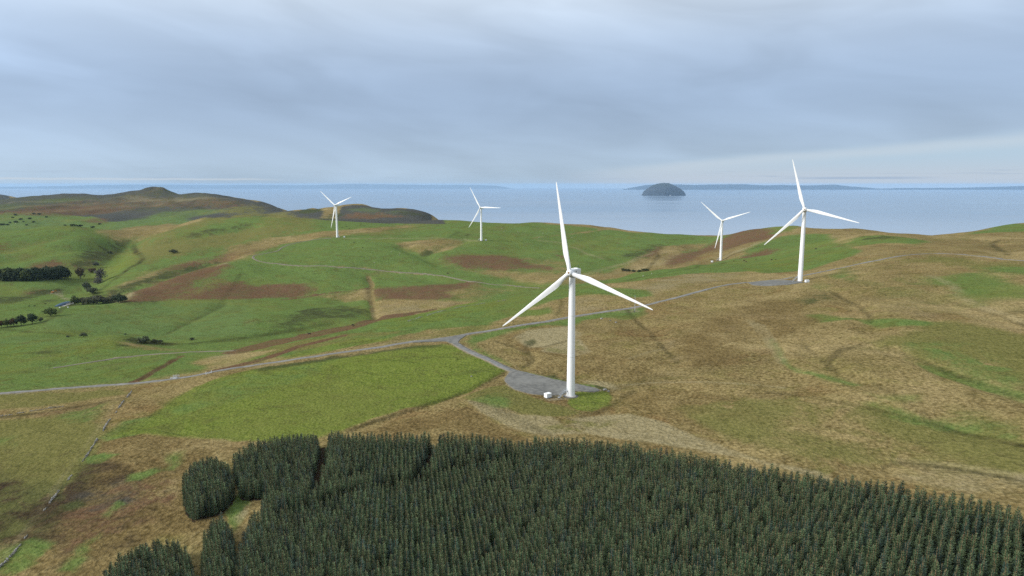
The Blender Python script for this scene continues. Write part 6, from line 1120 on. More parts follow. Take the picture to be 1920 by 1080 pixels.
# cattle grid and gate on the left-hand road
x, y, z = DATA['grid']; t = thing('cattle_grid', 'cattle grid with pale metal side rails across the road on the left', 'cattle grid', (x, y, ground(x, y) + .3), R(8))
mb = MB()
for k in range(12): mb.box((-1.1 + k * .2, 0, 0), (.07, 4.2, .12))
obj('grid_bars', mb.mesh('grid_bars', steel), t)
galv = plain('pale_galvanised', (.62, .63, .63), .5, .1)
for sy in (-2.3, 2.3):
    mb = MB()
    for k in range(3): mb.box((0, sy, .3 + k * .4), (3.6, .09, .14), M=Matrix.Rotation(R(12 if sy > 0 else -12), 4, 'Z'))
    for px in (-1.7, 0, 1.7): mb.box((px, sy, .5), (.14, .14, 1.5))
    obj('side_rail', mb.mesh('side_rail', galv), t)
x, y, z = DATA['gate']; t = thing('field_gate', 'open metal field gate beside the road, right of the cattle grid', 'gate', (x, y, ground(x, y)), R(60))
mb = MB()
for k in range(6): mb.tube((0, 0, .3 + k * .18), (3.4, 0, .3 + k * .18), .035)
for px in (0, 1.7, 3.4): mb.tube((px, 0, .2), (px, 0, 1.3), .04)
mb.tube((0, 0, .3), (3.4, 0, 1.2), .03); obj('gate_leaf', mb.mesh('gate_leaf', galv), t)
for px in (-.2, 3.65):
    mb = MB(); mb.box((px, 0, .7), (.22, .22, 2.0)); obj('post', mb.mesh('post', galv), t)
# ================================================================ dry-stone walls and boulders
def stone_mat(name, a, b_):
    m, q, b = newmat(name); P = q.node('ShaderNodeNewGeometry').outputs['Position']
    n_ = q.noise(P, 1 / .8, 5.0, .7); n2_ = q.noise(P, 1 / 6.0, 4.0, .6)
    c = q.mix(q.sm(n_, .35, .65), a, b_); c = q.mix(q.m('MULTIPLY', q.sm(n2_, .48, .6), .6), c, (.09, .09, .05))
    q.put(b.inputs['Base Color'], c); b.inputs['Roughness'].default_value = 1; return m
stone = stone_mat('wall_stone', (.13, .125, .11), (.34, .33, .31))
WL = ['broken pale dry-stone wall running down to the bottom left corner', 'low grey dry-stone wall at the left edge below the main road', 'thin dark dry-stone wall along the green ridge left of the nearest turbine']
for wi, (pl_, lab) in enumerate(zip(DATA['walls'], WL)):
    P = smooth(pl_, 0.5); P = P[:: (1 if wi < 2 else 2)]; mb = MB(); rnd = random.Random(wi)
    zz_ = T(P[:, 0], P[:, 1]); gap = vnoise(P[:, 0], P[:, 1], 9, 70 + wi) + vnoise(P[:, 0], P[:, 1], 2.5, 75 + wi) * .6
    for (x, y), z, g in zip(P, zz_, gap):
        if g > (.12 if wi == 0 else .2): continue
        hh = 1 if g > -.12 else 2
        for k in range(hh):
            for j in range(1):
                s_ = rnd.uniform(.30, .56)
                Mx = Euler((rnd.uniform(-.3, .3), rnd.uniform(-.3, .3), rnd.uniform(0, 3))).to_matrix().to_4x4()
                mb.box((x + rnd.uniform(-.25, .25), y + rnd.uniform(-.25, .25), z + .2 + k * .42), (s_, s_ * rnd.uniform(.6, 1), s_ * .65), M=Mx, top=(rnd.uniform(.6, .9), rnd.uniform(.6, .9)))
    tag(obj('dry_stone_wall', mb.mesh('dry_stone_wall', stone)), lab, 'wall', 'dry-stone walls on the moor')
def rock_mesh(seed):
    bm = bmesh.new(); bmesh.ops.create_icosphere(bm, subdivisions=2, radius=.5); rnd = random.Random(seed)
    for v in bm.verts: v.co *= 1 + rnd.uniform(-.18, .18); v.co.z *= .62
    m = bpy.data.meshes.new('boulder'); bm.to_mesh(m); bm.free(); m.materials.append(stone); return m
BLs = ['larger grey boulder at the right end of the gravel pad', 'smaller grey boulder at the right end of the gravel pad', 'leftmost of three grey boulders below the lattice mast', 'middle of three grey boulders below the lattice mast', 'rightmost of three grey boulders below the lattice mast', 'lone grey boulder in the lime-green field']
for k, ((x, y, z), lab) in enumerate(zip(DATA['boulder'], BLs)):
    o = tag(obj('boulder', rock_mesh(k), None, (x, y, ground(x, y) + .15), (0, 0, k)), lab, 'boulder', 'grey boulders'); s_ = [1.9, 1.4, 2.0, 1.5, 1.7, 1.0][k]; o.scale = (s_, s_, s_)
# ================================================================ farm corner in the valley
(xa, ya, za), (xb, yb, zb) = DATA['clamp']
L_ = math.hypot(xb - xa, yb - ya); ang_ = math.atan2(yb - ya, xb - xa); cx, cy = (xa + xb) / 2, (ya + yb) / 2
t = thing('silage_clamp', 'long heap under a blue sheet at the field edge in the left valley', 'silage clamp', (cx, cy, ground(cx, cy)), ang_)
blue = plain('blue_sheet', (.012, .050, .095), .5, 0, .35, .3)
mb = MB(); rings = []
for k in range(15):
    u_ = k / 14; wd = 4.5 * (math.sin(math.pi * min(1, max(0.02, u_))) ** .35); hh = 3.0 * (math.sin(math.pi * min(1, max(.03, .08 + u_ * .9))) ** .5) * (.75 + .35 * u_)
    rings.append([(-L_ / 2 + L_ * u_, wd * math.cos(a) , -.5 + (hh + .5) * math.sin(a) ** .8) for a in [math.pi * j / 10 for j in range(11)]])
mb.rings(rings); obj('cover_sheet', mb.mesh('cover_sheet', blue, True, 60), t)
mb = MB(); mb.box((-2, -6.2, .0), (L_ + 10, 3.4, .5)); obj('concrete_apron', mb.mesh('concrete_apron', conc), t)
mb = MB(); mb.box((L_ * .2, -4.6, .6), (L_ * .55, .4, 1.4)); obj('side_wall', mb.mesh('side_wall', conc), t)
bw = plain('bale_wrap', (.62, .64, .58), .5)
for (x, y, z), lab in zip(DATA['bale'], ['white wrapped bale below the left end of the blue sheet', 'pale yellowish wrapped bale below the right end of the blue sheet']):
    mb = MB(); mb.lathe([(.2, -.75), (.72, -.72), (.78, -.4), (.78, .4), (.72, .72), (.2, .75)], 16, Matrix.Rotation(R(90), 4, 'Y'))
    tag(obj('hay_bale', mb.mesh('hay_bale', bw, True, 50), None, (x, y, ground(x, y) + .75), (0, 0, .4)), lab, 'bale', 'wrapped bales by the blue sheet')
x, y, z = DATA['digger']; t = thing('excavator', 'small orange digger with a white cab roof in a dark cutting in the left valley', 'digger', (x, y, ground(x, y)), R(20))
om = plain('digger_orange', (.60, .25, .04), .5)
mb = MB()
for sy in (-1.1, 1.1): mb.box((0, sy, .45), (3.4, .6, .9), top=(.85, 1))
obj('tracks', mb.mesh('tracks', dark), t)
mb = MB(); mb.box((-.5, 0, 1.5), (3.0, 2.4, 1.1), top=(.9, .92)); obj('body', mb.mesh('body', om), t)
mb = MB(); mb.box((.3, .6, 2.3), (1.5, 1.1, 1.3), top=(.85, .9)); cb = obj('cab', mb.mesh('cab', dark), t)
mb = MB(); mb.box((.3, .6, 3.0), (1.5, 1.2, .18)); obj('cab_roof', mb.mesh('cab_roof', kw), cb)
mb = MB(); mb.box((2.6, -.4, 2.9), (3.6, .45, .6), M=Matrix.Rotation(R(-32), 4, 'Y')); mb.box((4.6, -.4, 2.6), (.4, .4, 2.9), M=Matrix.Rotation(R(-18), 4, 'Y')); bo = obj('boom', mb.mesh('boom', om), t)
mb = MB(); mb.box((5.0, -.4, 1.0), (.9, 1.0, .8), top=(.6, 1)); obj('bucket', mb.mesh('bucket', dark), bo)
# ================================================================ cattle and sheep
def beast(name, chains, mat):
    """one continuous skinned body; chains of (point, radius)"""
    V = []; E = []; rad = []; key = {}
    for ch in chains:
        prev = None
        for p, r in ch:
            k = tuple(round(c, 3) for c in p)
            if k not in key: key[k] = len(V); V.append(p); rad.append(r)
            if prev is not None: E.append((prev, key[k]))
            prev = key[k]
    me = bpy.data.meshes.new(name + '_skeleton'); me.from_pydata(V, E, [])
    o = bpy.data.objects.new(name + '_skeleton', me); COL.objects.link(o)
    sk = o.modifiers.new('s', 'SKIN'); o.modifiers.new('d', 'SUBSURF').levels = 1
    for i, d_ in enumerate(me.skin_vertices[0].data): d_.radius = rad[i] if isinstance(rad[i], tuple) else (rad[i], rad[i]); d_.use_root = (i == 0)
    dg = bpy.context.evaluated_depsgraph_get(); m = bpy.data.meshes.new_from_object(o.evaluated_get(dg)); m.name = name
    bpy.data.objects.remove(o); m.materials.clear(); m.materials.append(mat); m.shade_smooth(); return m
def cow_chain(graze):
    ch = [[((-.2, 0, 1.02), .40), ((-.75, 0, 1.08), .34), ((-.98, 0, 1.1), .2), ((-1.04, 0, .85), .04), ((-1.02, 0, .45), .03)],
          [((-.2, 0, 1.02), .40), ((.4, 0, 1.0), .38), ((.75, 0, 1.08), .28)]]
    ch[1] += [((1.05, 0, .72), .17), ((1.25, 0, .34), .14), ((1.42, 0, .14), .09)] if graze else [((1.08, 0, 1.32), .18), ((1.3, 0, 1.38), .14), ((1.58, 0, 1.22), .09)]
    for sy in (-1, 1):
        ch.append([((.4, 0, 1.0), .38), ((.5, sy * .2, .72), .13), ((.5, sy * .21, .40), .075), ((.48, sy * .21, .03), .065)])
        ch.append([((-.75, 0, 1.08), .34), ((-.68, sy * .2, .78), .17), ((-.86, sy * .21, .42), .08), ((-.78, sy * .21, .03), .065)])
        hx, hz = ((1.22, .44) if graze else (1.26, 1.45)); ch.append([(ch[1][-2][0], ch[1][-2][1]), ((hx, sy * .17, hz), .05)])
    return ch
def sheep_chain():
    ch = [[((-.05, 0, .56), .27), ((-.42, 0, .57), .22)], [((-.05, 0, .56), .27), ((.3, 0, .57), .23), ((.5, 0, .5), .12), ((.66, 0, .24), .09), ((.74, 0, .1), .06)]]
    for sy in (-1, 1): ch += [[((.3, 0, .57), .23), ((.28, sy * .12, .3), .06), ((.28, sy * .12, .02), .04)], [((-.42, 0, .57), .22), ((-.38, sy * .12, .3), .07), ((-.4, sy * .12, .02), .04)]]
    return ch
hide_b = plain('black_hide', (.012, .011, .010), .8); hide_r = plain('red_brown_hide', (.075, .026, .014), .8); fleece = plain('fleece', (.60, .57, .49), 1)
cowm = {('b', 0): beast('cow', cow_chain(False), hide_b), ('b', 1): beast('cow', cow_chain(True), hide_b), ('r', 0): beast('cow', cow_chain(False), hide_r), ('r', 1): beast('cow', cow_chain(True), hide_r)}
CW = {'black': ['black cow at the foot of the rusty bank left of the road junction', 'black cow on the rusty bank, right of the other black cow there', 'black cow beside the pale track on the green hill', 'black cow on the green slope right of the turbine by the road', 'black cow just below the leftmost turbine kiosk', 'black cow downhill of the leftmost turbine kiosk'],
      'brown': ['red-brown cow nearest the turbine behind the green ridge', 'upper red-brown cow of the close pair on the green ridge', 'lower red-brown cow of the close pair on the green ridge', 'lone red-brown cow right of the close pair on the green ridge', 'pale red-brown cow at the left blade tip of the turbine by the road', 'dark red-brown cow left of the turbine by the road'],
      'plateau': ['black cow of the herd right of the leftmost turbine'] * 9, 'valley': ['leftmost black cow on the pale green field in the left valley', 'second black cow from the left on the pale green valley field', 'black cow on the valley field above the blue sheet', 'black cow beside the round tree in the left valley'], 'slope': ['black cow on the straw bank above the valley hedge trees']}
cnt = {}
for i, (k, x, y, z) in enumerate(DATA['cow']):
    j = cnt.get(k, 0); cnt[k] = j + 1
    o = tag(obj('cow', cowm[('r' if k == 'brown' else 'b', i % 2)], None, (x, y, ground(x, y) - .02), (0, 0, random.choice([0.2, -.3, 2.9, 3.4, .9, 2.2]))), CW[k][j], 'cow', {'brown': 'red-brown cows on the green ridge', 'plateau': 'black cows behind the leftmost turbine'}.get(k, 'black cows scattered on the grass'))
    if k in ('black', 'brown'): o.scale = (1.12, 1.12, 1.12)
shm = beast('sheep', sheep_chain(), fleece)
SH = {'dome': 'white sheep grazing on the green hillside below the leftmost turbine', 'plateau': 'white sheep grazing on the green plateau around the second turbine from the left', 'ridge': 'white sheep grazing on the near green ridge above the road'}
for k, x, y, z in DATA['sheep']:
    o = tag(obj('sheep', shm, None, (x, y, ground(x, y) - .01), (0, 0, random.uniform(0, 6.2))), SH[k], 'sheep', {'dome': 'sheep on the green hillside', 'plateau': 'sheep on the green plateau', 'ridge': 'sheep on the near green ridge'}[k]); o.scale = (1.2,) * 3
# ================================================================ broadleaf trees and bushes
def leaf_mat(name, a, b_):
    m, q, b = newmat(name); rnd = q.node('ShaderNodeObjectInfo').outputs['Random']
    P = q.node('ShaderNodeTexCoord').outputs['Object']; n_ = q.noise(P, .5, 4.0, .7)
    c = q.mix(q.sm(n_, .3, .7), a, b_); hs = q.node('ShaderNodeHueSaturation'); q.put(hs.inputs['Color'], c); q.put(hs.inputs['Value'], q.lin(rnd, 0, 1, .8, 1.2)); q.put(hs.inputs['Hue'], q.lin(rnd, 0, 1, .485, .515))
    q.l.new(hs.outputs[0], b.inputs['Base Color']); b.inputs['Roughness'].default_value = .9; b.inputs['Specular IOR Level'].default_value = .1
    return m
bark = plain('bark', (.085, .070, .055), 1, 0, .3, 3)
LM = {'row': leaf_mat('leaves_dark', (.024, .039, .019), (.057, .075, .036)), 'brown': leaf_mat('leaves_brown', (.052, .045, .022), (.127, .093, .045)), 'pale': leaf_mat('twigs_pale', (.082, .093, .060), (.12, .12, .127)),
      'rust': leaf_mat('leaves_rust', (.082, .045, .021), (.12, .097, .042)), 'bare': leaf_mat('twigs_grey', (.097, .093, .075), (.14, .13, .11)), 'grey': leaf_mat('leaves_grey_green', (.048, .060, .033), (.112, .120, .067)),
      'olive': leaf_mat('leaves_olive', (.067, .078, .024), (.10, .142, .045)), 'hedge': leaf_mat('leaves_hedge', (.060, .067, .036), (.142, .135, .082)), 'gorse': leaf_mat('leaves_gorse', (.030, .045, .022), (.075, .090, .042))}
def broadleaf(seed, dens_, spread, bushy):
    """crown and trunk meshes one metre tall"""
    rnd = random.Random(seed); tk = MB(); cr = MB(); th = .10 if bushy else .24
    tk.tube((0, 0, -.06), (0, 0, th), .028, .02, 7); tips = []
    nl = 7 if not bushy else 9
    for k in range(nl):
        a = 2 * math.pi * k / nl + rnd.uniform(-.3, .3); zc = rnd.uniform(.30, .74) if not bushy else rnd.uniform(.18, .55)
        wdt = (.30 if not bushy else .42) * spread * math.sqrt(max(.15, 1 - ((zc - .45) / .5) ** 2))
        p = Vector((0, 0, th * rnd.uniform(.6, 1.0))); e_ = Vector((math.cos(a) * wdt, math.sin(a) * wdt, zc)); m_ = p.lerp(e_, .55) + Vector((0, 0, .04)); tk.tube(p, m_, .016, .009, 5); tk.tube(m_, e_, .009, .004, 4); tips.append(e_)
        for j in range(2):
            f_ = m_ + Vector((rnd.uniform(-.16, .16) * spread, rnd.uniform(-.16, .16) * spread, rnd.uniform(.02, .26))); tk.tube(m_, f_, .007, .003, 4); tips.append(f_)
    tk.tube((0, 0, th), (rnd.uniform(-.03, .03), rnd.uniform(-.03, .03), .78 if not bushy else .5), .02, .004, 5)
    lobes = [(t, rnd.uniform(.13, .20)) for t in tips] + [(Vector((rnd.uniform(-.06, .06), rnd.uniform(-.06, .06), (.82 if not bushy else .6))), .16), (Vector((rnd.uniform(-.1, .1), rnd.uniform(-.1, .1), .6 if not bushy else .4)), .2)]
    zmax = max(c.z + r for c, r in lobes)
    for c, r in lobes:
        for _ in range(int(52 * dens_)):
            v = Vector((rnd.gauss(0, 1), rnd.gauss(0, 1), rnd.gauss(0, 1))).normalized() * r * rnd.uniform(.55, 1.05); p = c + v
            if p.z < (.02 if bushy else .08): continue
            s_ = rnd.uniform(.022, .045); u_ = Vector((rnd.uniform(-1, 1), rnd.uniform(-1, 1), rnd.uniform(-.6, .6))).normalized(); w_ = u_.cross(v.normalized() + Vector((.01, .02, .3))).normalized()
            cr.add([p - u_ * s_ - w_ * s_ * .6, p + u_ * s_ - w_ * s_ * .7, p + u_ * s_ * .8 + w_ * s_ * .7, p - u_ * s_ * .9 + w_ * s_ * .6], [(0, 1, 2, 3)])
    k = 1 / zmax; cr.v = [(a * k, b * k, c * k) for a, b, c in cr.v]; tk.v = [(a * k, b * k, c * k) for a, b, c in tk.v]
    return cr, tk
KIND = {'row': ('row', 1.6, .62, 1), 'brown': ('brown', 1, .7, 0), 'pale': ('pale', .8, .9, 0), 'rust': ('rust', 1.1, 1, 1), 'bare': ('bare', .45, .8, 0), 'bare2': ('bare', .5, 1, 1), 'grey': ('grey', 1.1, .85, 0), 'grey2': ('grey', .9, 1, 1), 'olive': ('olive', 1.1, .85, 0), 'hedge': ('hedge', .9, 1, 1), 'dark': ('row', 1.2, 1, 1), 'round': ('olive', 1.3, .9, 1), 'copse': ('row', 1.15, .95, 0), 'streambush': ('grey', 1, 1.2, 1), 'slopebush': ('grey', 1, 1.6, 1), 'gorse': ('gorse', 1.2, 1.4, 1), 'farbush': ('row', 1, 1.3, 1)}
cache = {}
def tree_meshes(kind, var, matkey):
    k = (KIND[kind][1:], var, matkey)
    if k not in cache:
        cr, tk = broadleaf(hash(k[0]) % 1000 + var * 13, *KIND[kind][1:]); cache[k] = (cr.mesh('crown', LM[matkey]), tk.mesh('trunk', bark, True))
    return cache[k]
ORD = ['first', 'second', 'third', 'fourth', 'fifth', 'sixth', 'seventh', 'eighth', 'ninth', 'tenth', 'eleventh', 'twelfth', 'thirteenth', 'fourteenth', 'fifteenth', 'sixteenth', 'seventeenth', 'eighteenth', 'nineteenth', 'twentieth', 'twenty-first', 'twenty-second']
def tlabel(kind, i):
    return {'row': 'tall dark tree in the close row under the left hill, %s from the left edge' % ORD[i], 'brown': 'brownish tree standing just right of the dark row under the left hill', 'pale': 'pale grey-green tree highest in the gully on the left', 'rust': 'rust-orange bushy tree in the gully between the brown and bare trees', 'bare': 'tall bare grey tree with a pale leaning trunk in the left gully', 'bare2': 'low grey bush at the foot of the bare tree in the gully', 'grey': 'grey-green round tree in front of the gully, above the valley hedge', 'grey2': 'small grey bush right of the round grey-green gully tree', 'olive': 'brown-green tree at the right end of the blue sheet', 'hedge': 'grey bushy tree in the valley hedge, %s right of the blue sheet tree' % ORD[i], 'dark': 'dark green tree at the right end of the valley hedge', 'round': 'round olive tree standing alone below the blue sheet', 'copse': ['orange-green tree at the left edge in the lowest copse', 'mottled tree beside the orange-green one in the lowest copse', 'brownish tree left of the two big dark trees in the lowest copse', 'left of the two big dark trees in the lowest copse', 'right of the two big dark trees in the lowest copse', 'small bush at the right end of the lowest copse'][min(i, 5)],
            'streambush': ['dark bush by the stream below the lowest copse', 'small low bush left of the dark streamside bush', 'largest olive bush in the stream hollow, right of the streamside bush', 'bush just right of the largest bush in the stream hollow', 'low bush at the right end of the stream hollow clump', 'brownish bush by the ditch right of the stream hollow', 'tiny bush between the two streamside clumps'][min(i, 6)], 'slopebush': ['dark spreading bush on the slope left of the bracken', 'dark bush on the edge of the left green hill by the gully'][min(i, 1)], 'gorse': 'dark gorse bush in the tan valley behind the nearest turbine, %s from the left' % ORD[min(i, 20)], 'farbush': 'far dark bush on the distant pale fields below the brown hill, %s in the row' % ORD[min(i, 20)]}[kind]
cnt = {}
far_labels = ['on the middle of the distant pale fields']
order = sorted(range(len(DATA['trees'])), key=lambda i: (DATA['trees'][i][0], DATA['trees'][i][1] / DATA['trees'][i][2]))
for i in order if False else range(len(DATA['trees'])):
    kind, x, y, z, h_ = DATA['trees'][i]
    j = cnt.get(kind, 0); cnt[kind] = j + 1
    mk = KIND[kind][0]
    if kind == 'copse': mk = ['rust', 'olive', 'brown', 'row', 'row', 'grey'][min(j, 5)]
    if kind == 'row' and j in (3, 8): mk = 'olive'
    cm, tm = tree_meshes(kind, i % 4, mk)
    bush = KIND[kind][3]; nm = 'bush' if kind in ('streambush', 'slopebush', 'gorse', 'farbush', 'bare2', 'grey2') else 'broadleaf_tree'
    grp = {'row': 'dark trees in the row under the left hill', 'hedge': 'grey trees of the valley hedge', 'copse': 'trees of the lowest copse', 'gorse': 'gorse bushes in the tan valley', 'farbush': 'far dark bushes on the distant fields', 'streambush': 'bushes along the stream'}.get(kind)
    lab = tlabel(kind, j) if kind != 'farbush' else 'far dark bush dotted on the distant pale fields below the brown hill'
    t = thing(nm, lab, 'bush' if nm == 'bush' else 'tree', (x, y, ground(x, y) - .1), random.uniform(0, 6.28), grp)
    t.scale = (h_, h_, h_)
    obj('crown', cm, t); obj('trunk', tm, t)
# ================================================================ spruce plantation
def spruce_mat():
    m, q, b = newmat('spruce_needles'); rnd = q.node('ShaderNodeObjectInfo').outputs['Random']
    tc = q.node('ShaderNodeTexCoord').outputs['Object']; n_ = q.noise(tc, 2.2, 3.0, .7)
    c = q.mix(n_, (.014, .033, .017), (.060, .098, .045))
    tip = q.node('ShaderNodeAttribute', attribute_name='tip').outputs['Fac']
    c = q.mix(q.m('MULTIPLY', tip, .75), c, (.135, .170, .080))
    c = q.mix(q.sm(rnd, .55, 1.0), c, q.mix(n_, (.016, .036, .028), (.060, .094, .066)))
    hs = q.node('ShaderNodeHueSaturation'); q.put(hs.inputs['Color'], c); q.put(hs.inputs['Value'], q.lin(q.m('FRACT', q.m('MULTIPLY', rnd, 7.3)), 0, 1, .66, 1.36)); q.put(hs.inputs['Hue'], q.lin(q.m('FRACT', q.m('MULTIPLY', rnd, 13.7)), 0, 1, .478, .528))
    q.l.new(hs.outputs[0], b.inputs['Base Color']); b.inputs['Roughness'].default_value = .8; b.inputs['Specular IOR Level'].default_value = .15
    return m
SM = spruce_mat(); sbark = plain('spruce_bark', (.17, .115, .060), 1, 0, .3, 3)
def spruce(seed, H=8.6, Rb=1.7):
    rnd = random.Random(seed); V = []; F = []; A = []
    def quad(ps, tips):
        o = len(V); V.extend(ps); A.extend(tips); F.append((o, o + 1, o + 2, o + 3))
    z = H * .12
    while z < H * .975:
        t = z / H; rad = Rb * (1 - t) ** .60 * rnd.uniform(.86, 1.12) + .06
        n = 8 if t < .5 else (7 if t < .8 else 5); off = rnd.uniform(0, 6.28)
        for k in range(n):
            a = off + 2 * math.pi * k / n + rnd.uniform(-.25, .25); L_ = rad * rnd.uniform(.76, 1.14)
            ca, sa = math.cos(a), math.sin(a); rise = (-.10 if t < .45 else (.18 if t < .75 else .50)) + rnd.uniform(-.12, .12); zb = z + rnd.uniform(-.12, .12)
            def pt(f, side, dz=0.0): return (ca * L_ * f - sa * side, sa * L_ * f + ca * side, zb + L_ * (rise * f + .32 * f * f) + dz)
            w_ = .11 + .085 * L_
            quad([pt(.0, -.04), pt(.0, .04), pt(.5, w_, -.05), pt(.5, -w_, -.05)], [0, 0, .3, .3])
            quad([pt(.5, -w_, -.05), pt(.5, w_, -.05), pt(1.0, .03), pt(1.0, -.03)], [.3, .3, 1, 1])
            for s_ in (-1, 1):
                for f0 in (.36, .62):
                    l2 = L_ * (.40 if f0 < .5 else .28)
                    p0 = pt(f0 - .05, 0); p1 = pt(f0 + .05, 0); e0 = pt(f0 + .27, s_ * l2 * .8, -.02); e1 = pt(f0 + .18, s_ * l2 * .9, -.06)
                    quad([p0, p1, e0, e1] if s_ > 0 else [p1, p0, e1, e0], [.05, .1, .8, .7])
        z += (.66 if t < .6 else .54) * rnd.uniform(.88, 1.12)
    for k in range(4):
        a = k * 1.57; quad([(.04 * math.cos(a), .04 * math.sin(a), H * .93), (.04 * math.cos(a + 1.5), .04 * math.sin(a + 1.5), H * .93), (.02, 0, H * 1.0), (-.02, 0, H * 1.0)], [.6, .6, 1, 1])
    me = bpy.data.meshes.new('crown'); me.from_pydata(V, [], F); me.materials.append(SM)
    at = me.attributes.new('tip', 'FLOAT', 'POINT'); at.data.foreach_set('value', np.array(A, np.float32))
    tk = MB(); tk.tube((0, 0, -.6), (0, 0, H * .8), .14, .06, 7); tk.tube((0, 0, H * .8), (0, 0, H * 1.015), .06, .04, 6); return me, tk.mesh('trunk', sbark, True)
SP = [spruce(100 + k, 7.6, [1.55, 1.45, 1.65, 1.6, 1.4][k]) for k in range(5)]
fr = np.random.default_rng(5)
row = R(9); pos = []
for sname, poly in DATA['stand'].items():
    p = np.array(poly); x0, y0 = p.min(0) - 3; x1, y1 = p.max(0) + 3
    cx, cy = (x0 + x1) / 2, (y0 + y1) / 2; half = max(x1 - x0, y1 - y0) * .8
    du, dv_ = (1.5, 2.9) if sname == 'main' else (1.45, 2.6)
    U, Vv = np.meshgrid(np.arange(-half, half, du), np.arange(-half, half, dv_)); Vv = Vv + (np.round(U / du).astype(int) % 2) * dv_ * .5; U = U.ravel(); Vv = Vv.ravel()
    U = U + fr.normal(0, .17, U.size); Vv = Vv + fr.normal(0, .30, Vv.size)
    x = cx + U * math.cos(row) - Vv * math.sin(row) * -1 * -1; y = cy + U * math.sin(row) + Vv * math.cos(row)
    k = inside(x, y, poly); x, y = x[k], y[k]
    if sname == 'main':
        d_ = np.full(x.size, 99.0)
        for rd, wd in zip(DATA['rides'], (1.7, 1.7, 2.0)): d_ = np.where(seg_dist(x, y, rd) < wd, 0, d_)
        x, y = x[d_ > 1], y[d_ > 1]
        k = fr.random(x.size) > .035; x, y = x[k], y[k]
    ed = seg_dist(x, y, poly, True)
    sc = 1 + fr.normal(0, .07, x.size) + vnoise(x, y, 22, 81) * .10
    if sname != 'main': sc = sc * (0.82 + 0.2 * sstep(0, 4, ed))
    for a, b, s_ in zip(x, y, sc): pos.append((a, b, float(np.clip(s_, .72, 1.22)), sname))
px = np.array([p[0] for p in pos]); py = np.array([p[1] for p in pos]); pz = T(px, py) - .1
# which trees show largest: nearest ones whose top is inside the picture
cpz = pz + np.array([p[2] for p in pos]) * 7.6 - CAM_Z; pit = math.atan(194 / 1280)
dep = py * math.cos(pit) - cpz * math.sin(pit); uu = px / dep * 1280; vv = -(py * math.sin(pit) + cpz * math.cos(pit)) / dep * 1280
infr = (np.abs(uu) < 955) & (vv < 545) & (vv > -540)
cand = np.nonzero(infr)[0]; near = cand[np.argsort(np.sqrt(px[cand] ** 2 + py[cand] ** 2 + cpz[cand] ** 2))][:300]
near_set = set(int(i) for i in near)
SL = {'main': 'dark green spruce packed in the front rows of the main plantation', 'corner': 'dark green spruce in the rounded detached clump left of the plantation', 'narrow': 'dark green spruce in the narrow detached clump beside the plantation edge', 'edge': 'dark green spruce in the small block at the bottom left'}
SG = {'main': 'spruces in the front rows of the main plantation', 'corner': 'spruces of the rounded detached clump', 'narrow': 'spruces of the narrow detached clump', 'edge': 'spruces of the bottom left block'}
for i in near:
    i = int(i); a, b, s_, sn = pos[i]; cm, tm = SP[int(fr.integers(0, 5))]
    t = thing('spruce_tree', SL[sn], 'spruce', (a, b, float(pz[i])), float(fr.uniform(0, 6.28)), SG[sn]); t.scale = (s_ * float(fr.uniform(.93, 1.07)), s_, s_); t.rotation_euler = (float(fr.normal(0, .02)), float(fr.normal(0, .02)), t.rotation_euler[2])
    obj('crown', cm, t); obj('trunk', tm, t)
rest = [i for i in range(len(pos)) if i not in near_set]
print('spruces', len(pos), 'single', len(near), 'rest', len(rest))
pm = bpy.data.meshes.new('spruce_plantation'); pm.vertices.add(len(rest))
pm.vertices.foreach_set('co', np.array([(pos[i][0], pos[i][1], pz[i]) for i in rest], np.float32).ravel())
for nm, ty, vals in (('size', 'FLOAT', [pos[i][2] for i in rest]), ('turn', 'FLOAT', fr.uniform(0, 6.28, len(rest))), ('kind_index', 'INT', fr.integers(0, 5, len(rest)))):
    at = pm.attributes.new(nm, ty, 'POINT'); at.data.foreach_set('value', np.array(vals, np.float32 if ty == 'FLOAT' else np.int32))
po = tag(obj('spruce_plantation', pm), 'dense dark green spruce plantation behind the front rows', kind='stuff')
src = bpy.data.collections.new('spruce_sources')
for k, (cm, tm) in enumerate(SP):
    nc = len(cm.vertices); v2 = [tuple(v.co) for v in cm.vertices] + [tuple(v.co) for v in tm.vertices]
    f2 = [tuple(p.vertices) for p in cm.polygons] + [tuple(i + nc for i in p.vertices) for p in tm.polygons]
    m2 = bpy.data.meshes.new('spruce_source'); m2.from_pydata(v2, [], f2); m2.materials.append(SM); m2.materials.append(sbark)
    m2.polygons.foreach_set('material_index', np.array([0] * len(cm.polygons) + [1] * len(tm.polygons), np.int32))
    tp = np.zeros(nc, np.float32); cm.attributes['tip'].data.foreach_get('value', tp); at = m2.attributes.new('tip', 'FLOAT', 'POINT'); at.data.foreach_set('value', np.r_[tp, np.zeros(len(tm.vertices), np.float32)])
    o = bpy.data.objects.new('spruce_source_%d' % k, m2); src.objects.link(o)
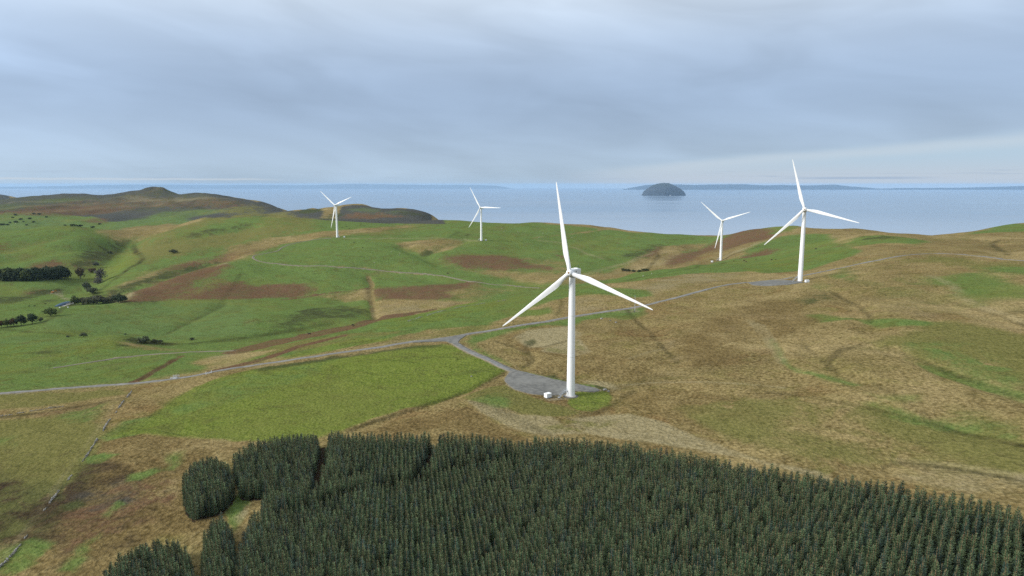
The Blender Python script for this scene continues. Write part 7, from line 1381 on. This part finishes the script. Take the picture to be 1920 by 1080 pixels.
ng = bpy.data.node_groups.new('plant_spruces', 'GeometryNodeTree'); ng.interface.new_socket('Geometry', in_out='INPUT', socket_type='NodeSocketGeometry'); ng.interface.new_socket('Geometry', in_out='OUTPUT', socket_type='NodeSocketGeometry')
N = ng.nodes; LK = ng.links
gi, go = N.new('NodeGroupInput'), N.new('NodeGroupOutput'); ip = N.new('GeometryNodeInstanceOnPoints'); ci = N.new('GeometryNodeCollectionInfo'); ci.inputs['Collection'].default_value = src; ci.inputs['Separate Children'].default_value = True; ci.inputs['Reset Children'].default_value = True
mp = N.new('GeometryNodeMeshToPoints'); LK.new(gi.outputs[0], mp.inputs['Mesh']); LK.new(mp.outputs[0], ip.inputs['Points']); LK.new(ci.outputs[0], ip.inputs['Instance']); ip.inputs['Pick Instance'].default_value = True
def named(nm, ty):
    n = N.new('GeometryNodeInputNamedAttribute'); n.data_type = ty; n.inputs['Name'].default_value = nm; return n.outputs[0]
LK.new(named('kind_index', 'INT'), ip.inputs['Instance Index'])
cxyz = N.new('ShaderNodeCombineXYZ'); LK.new(named('turn', 'FLOAT'), cxyz.inputs[2]); e2r = N.new('FunctionNodeEulerToRotation'); LK.new(cxyz.outputs[0], e2r.inputs[0]); LK.new(e2r.outputs[0], ip.inputs['Rotation'])
LK.new(named('size', 'FLOAT'), ip.inputs['Scale']); LK.new(ip.outputs[0], go.inputs[0])
po.modifiers.new('plant', 'NODES').node_group = ng
# ================================================================ air
mb = MB(); mb.box((0, 0, 172.5), (126000, 126000, 355)); hz = bpy.data.materials.new('air_haze'); hz.use_nodes = True; hz.cycles.volume_sampling = 'DISTANCE'; hz.cycles.homogeneous_volume = True; q = NT(hz.node_tree); q.n.clear()
out = q.node('ShaderNodeOutputMaterial'); vol = q.node('ShaderNodeVolumePrincipled'); vol.inputs['Color'].default_value = (.43, .655, .92, 1); vol.inputs['Density'].default_value = 1.7e-5; vol.inputs['Anisotropy'].default_value = 0.0
q.l.new(vol.outputs[0], out.inputs['Volume'])
tag(obj('haze', mb.mesh('haze', hz)), 'thin blue haze in the air over hills and sea', kind='stuff')
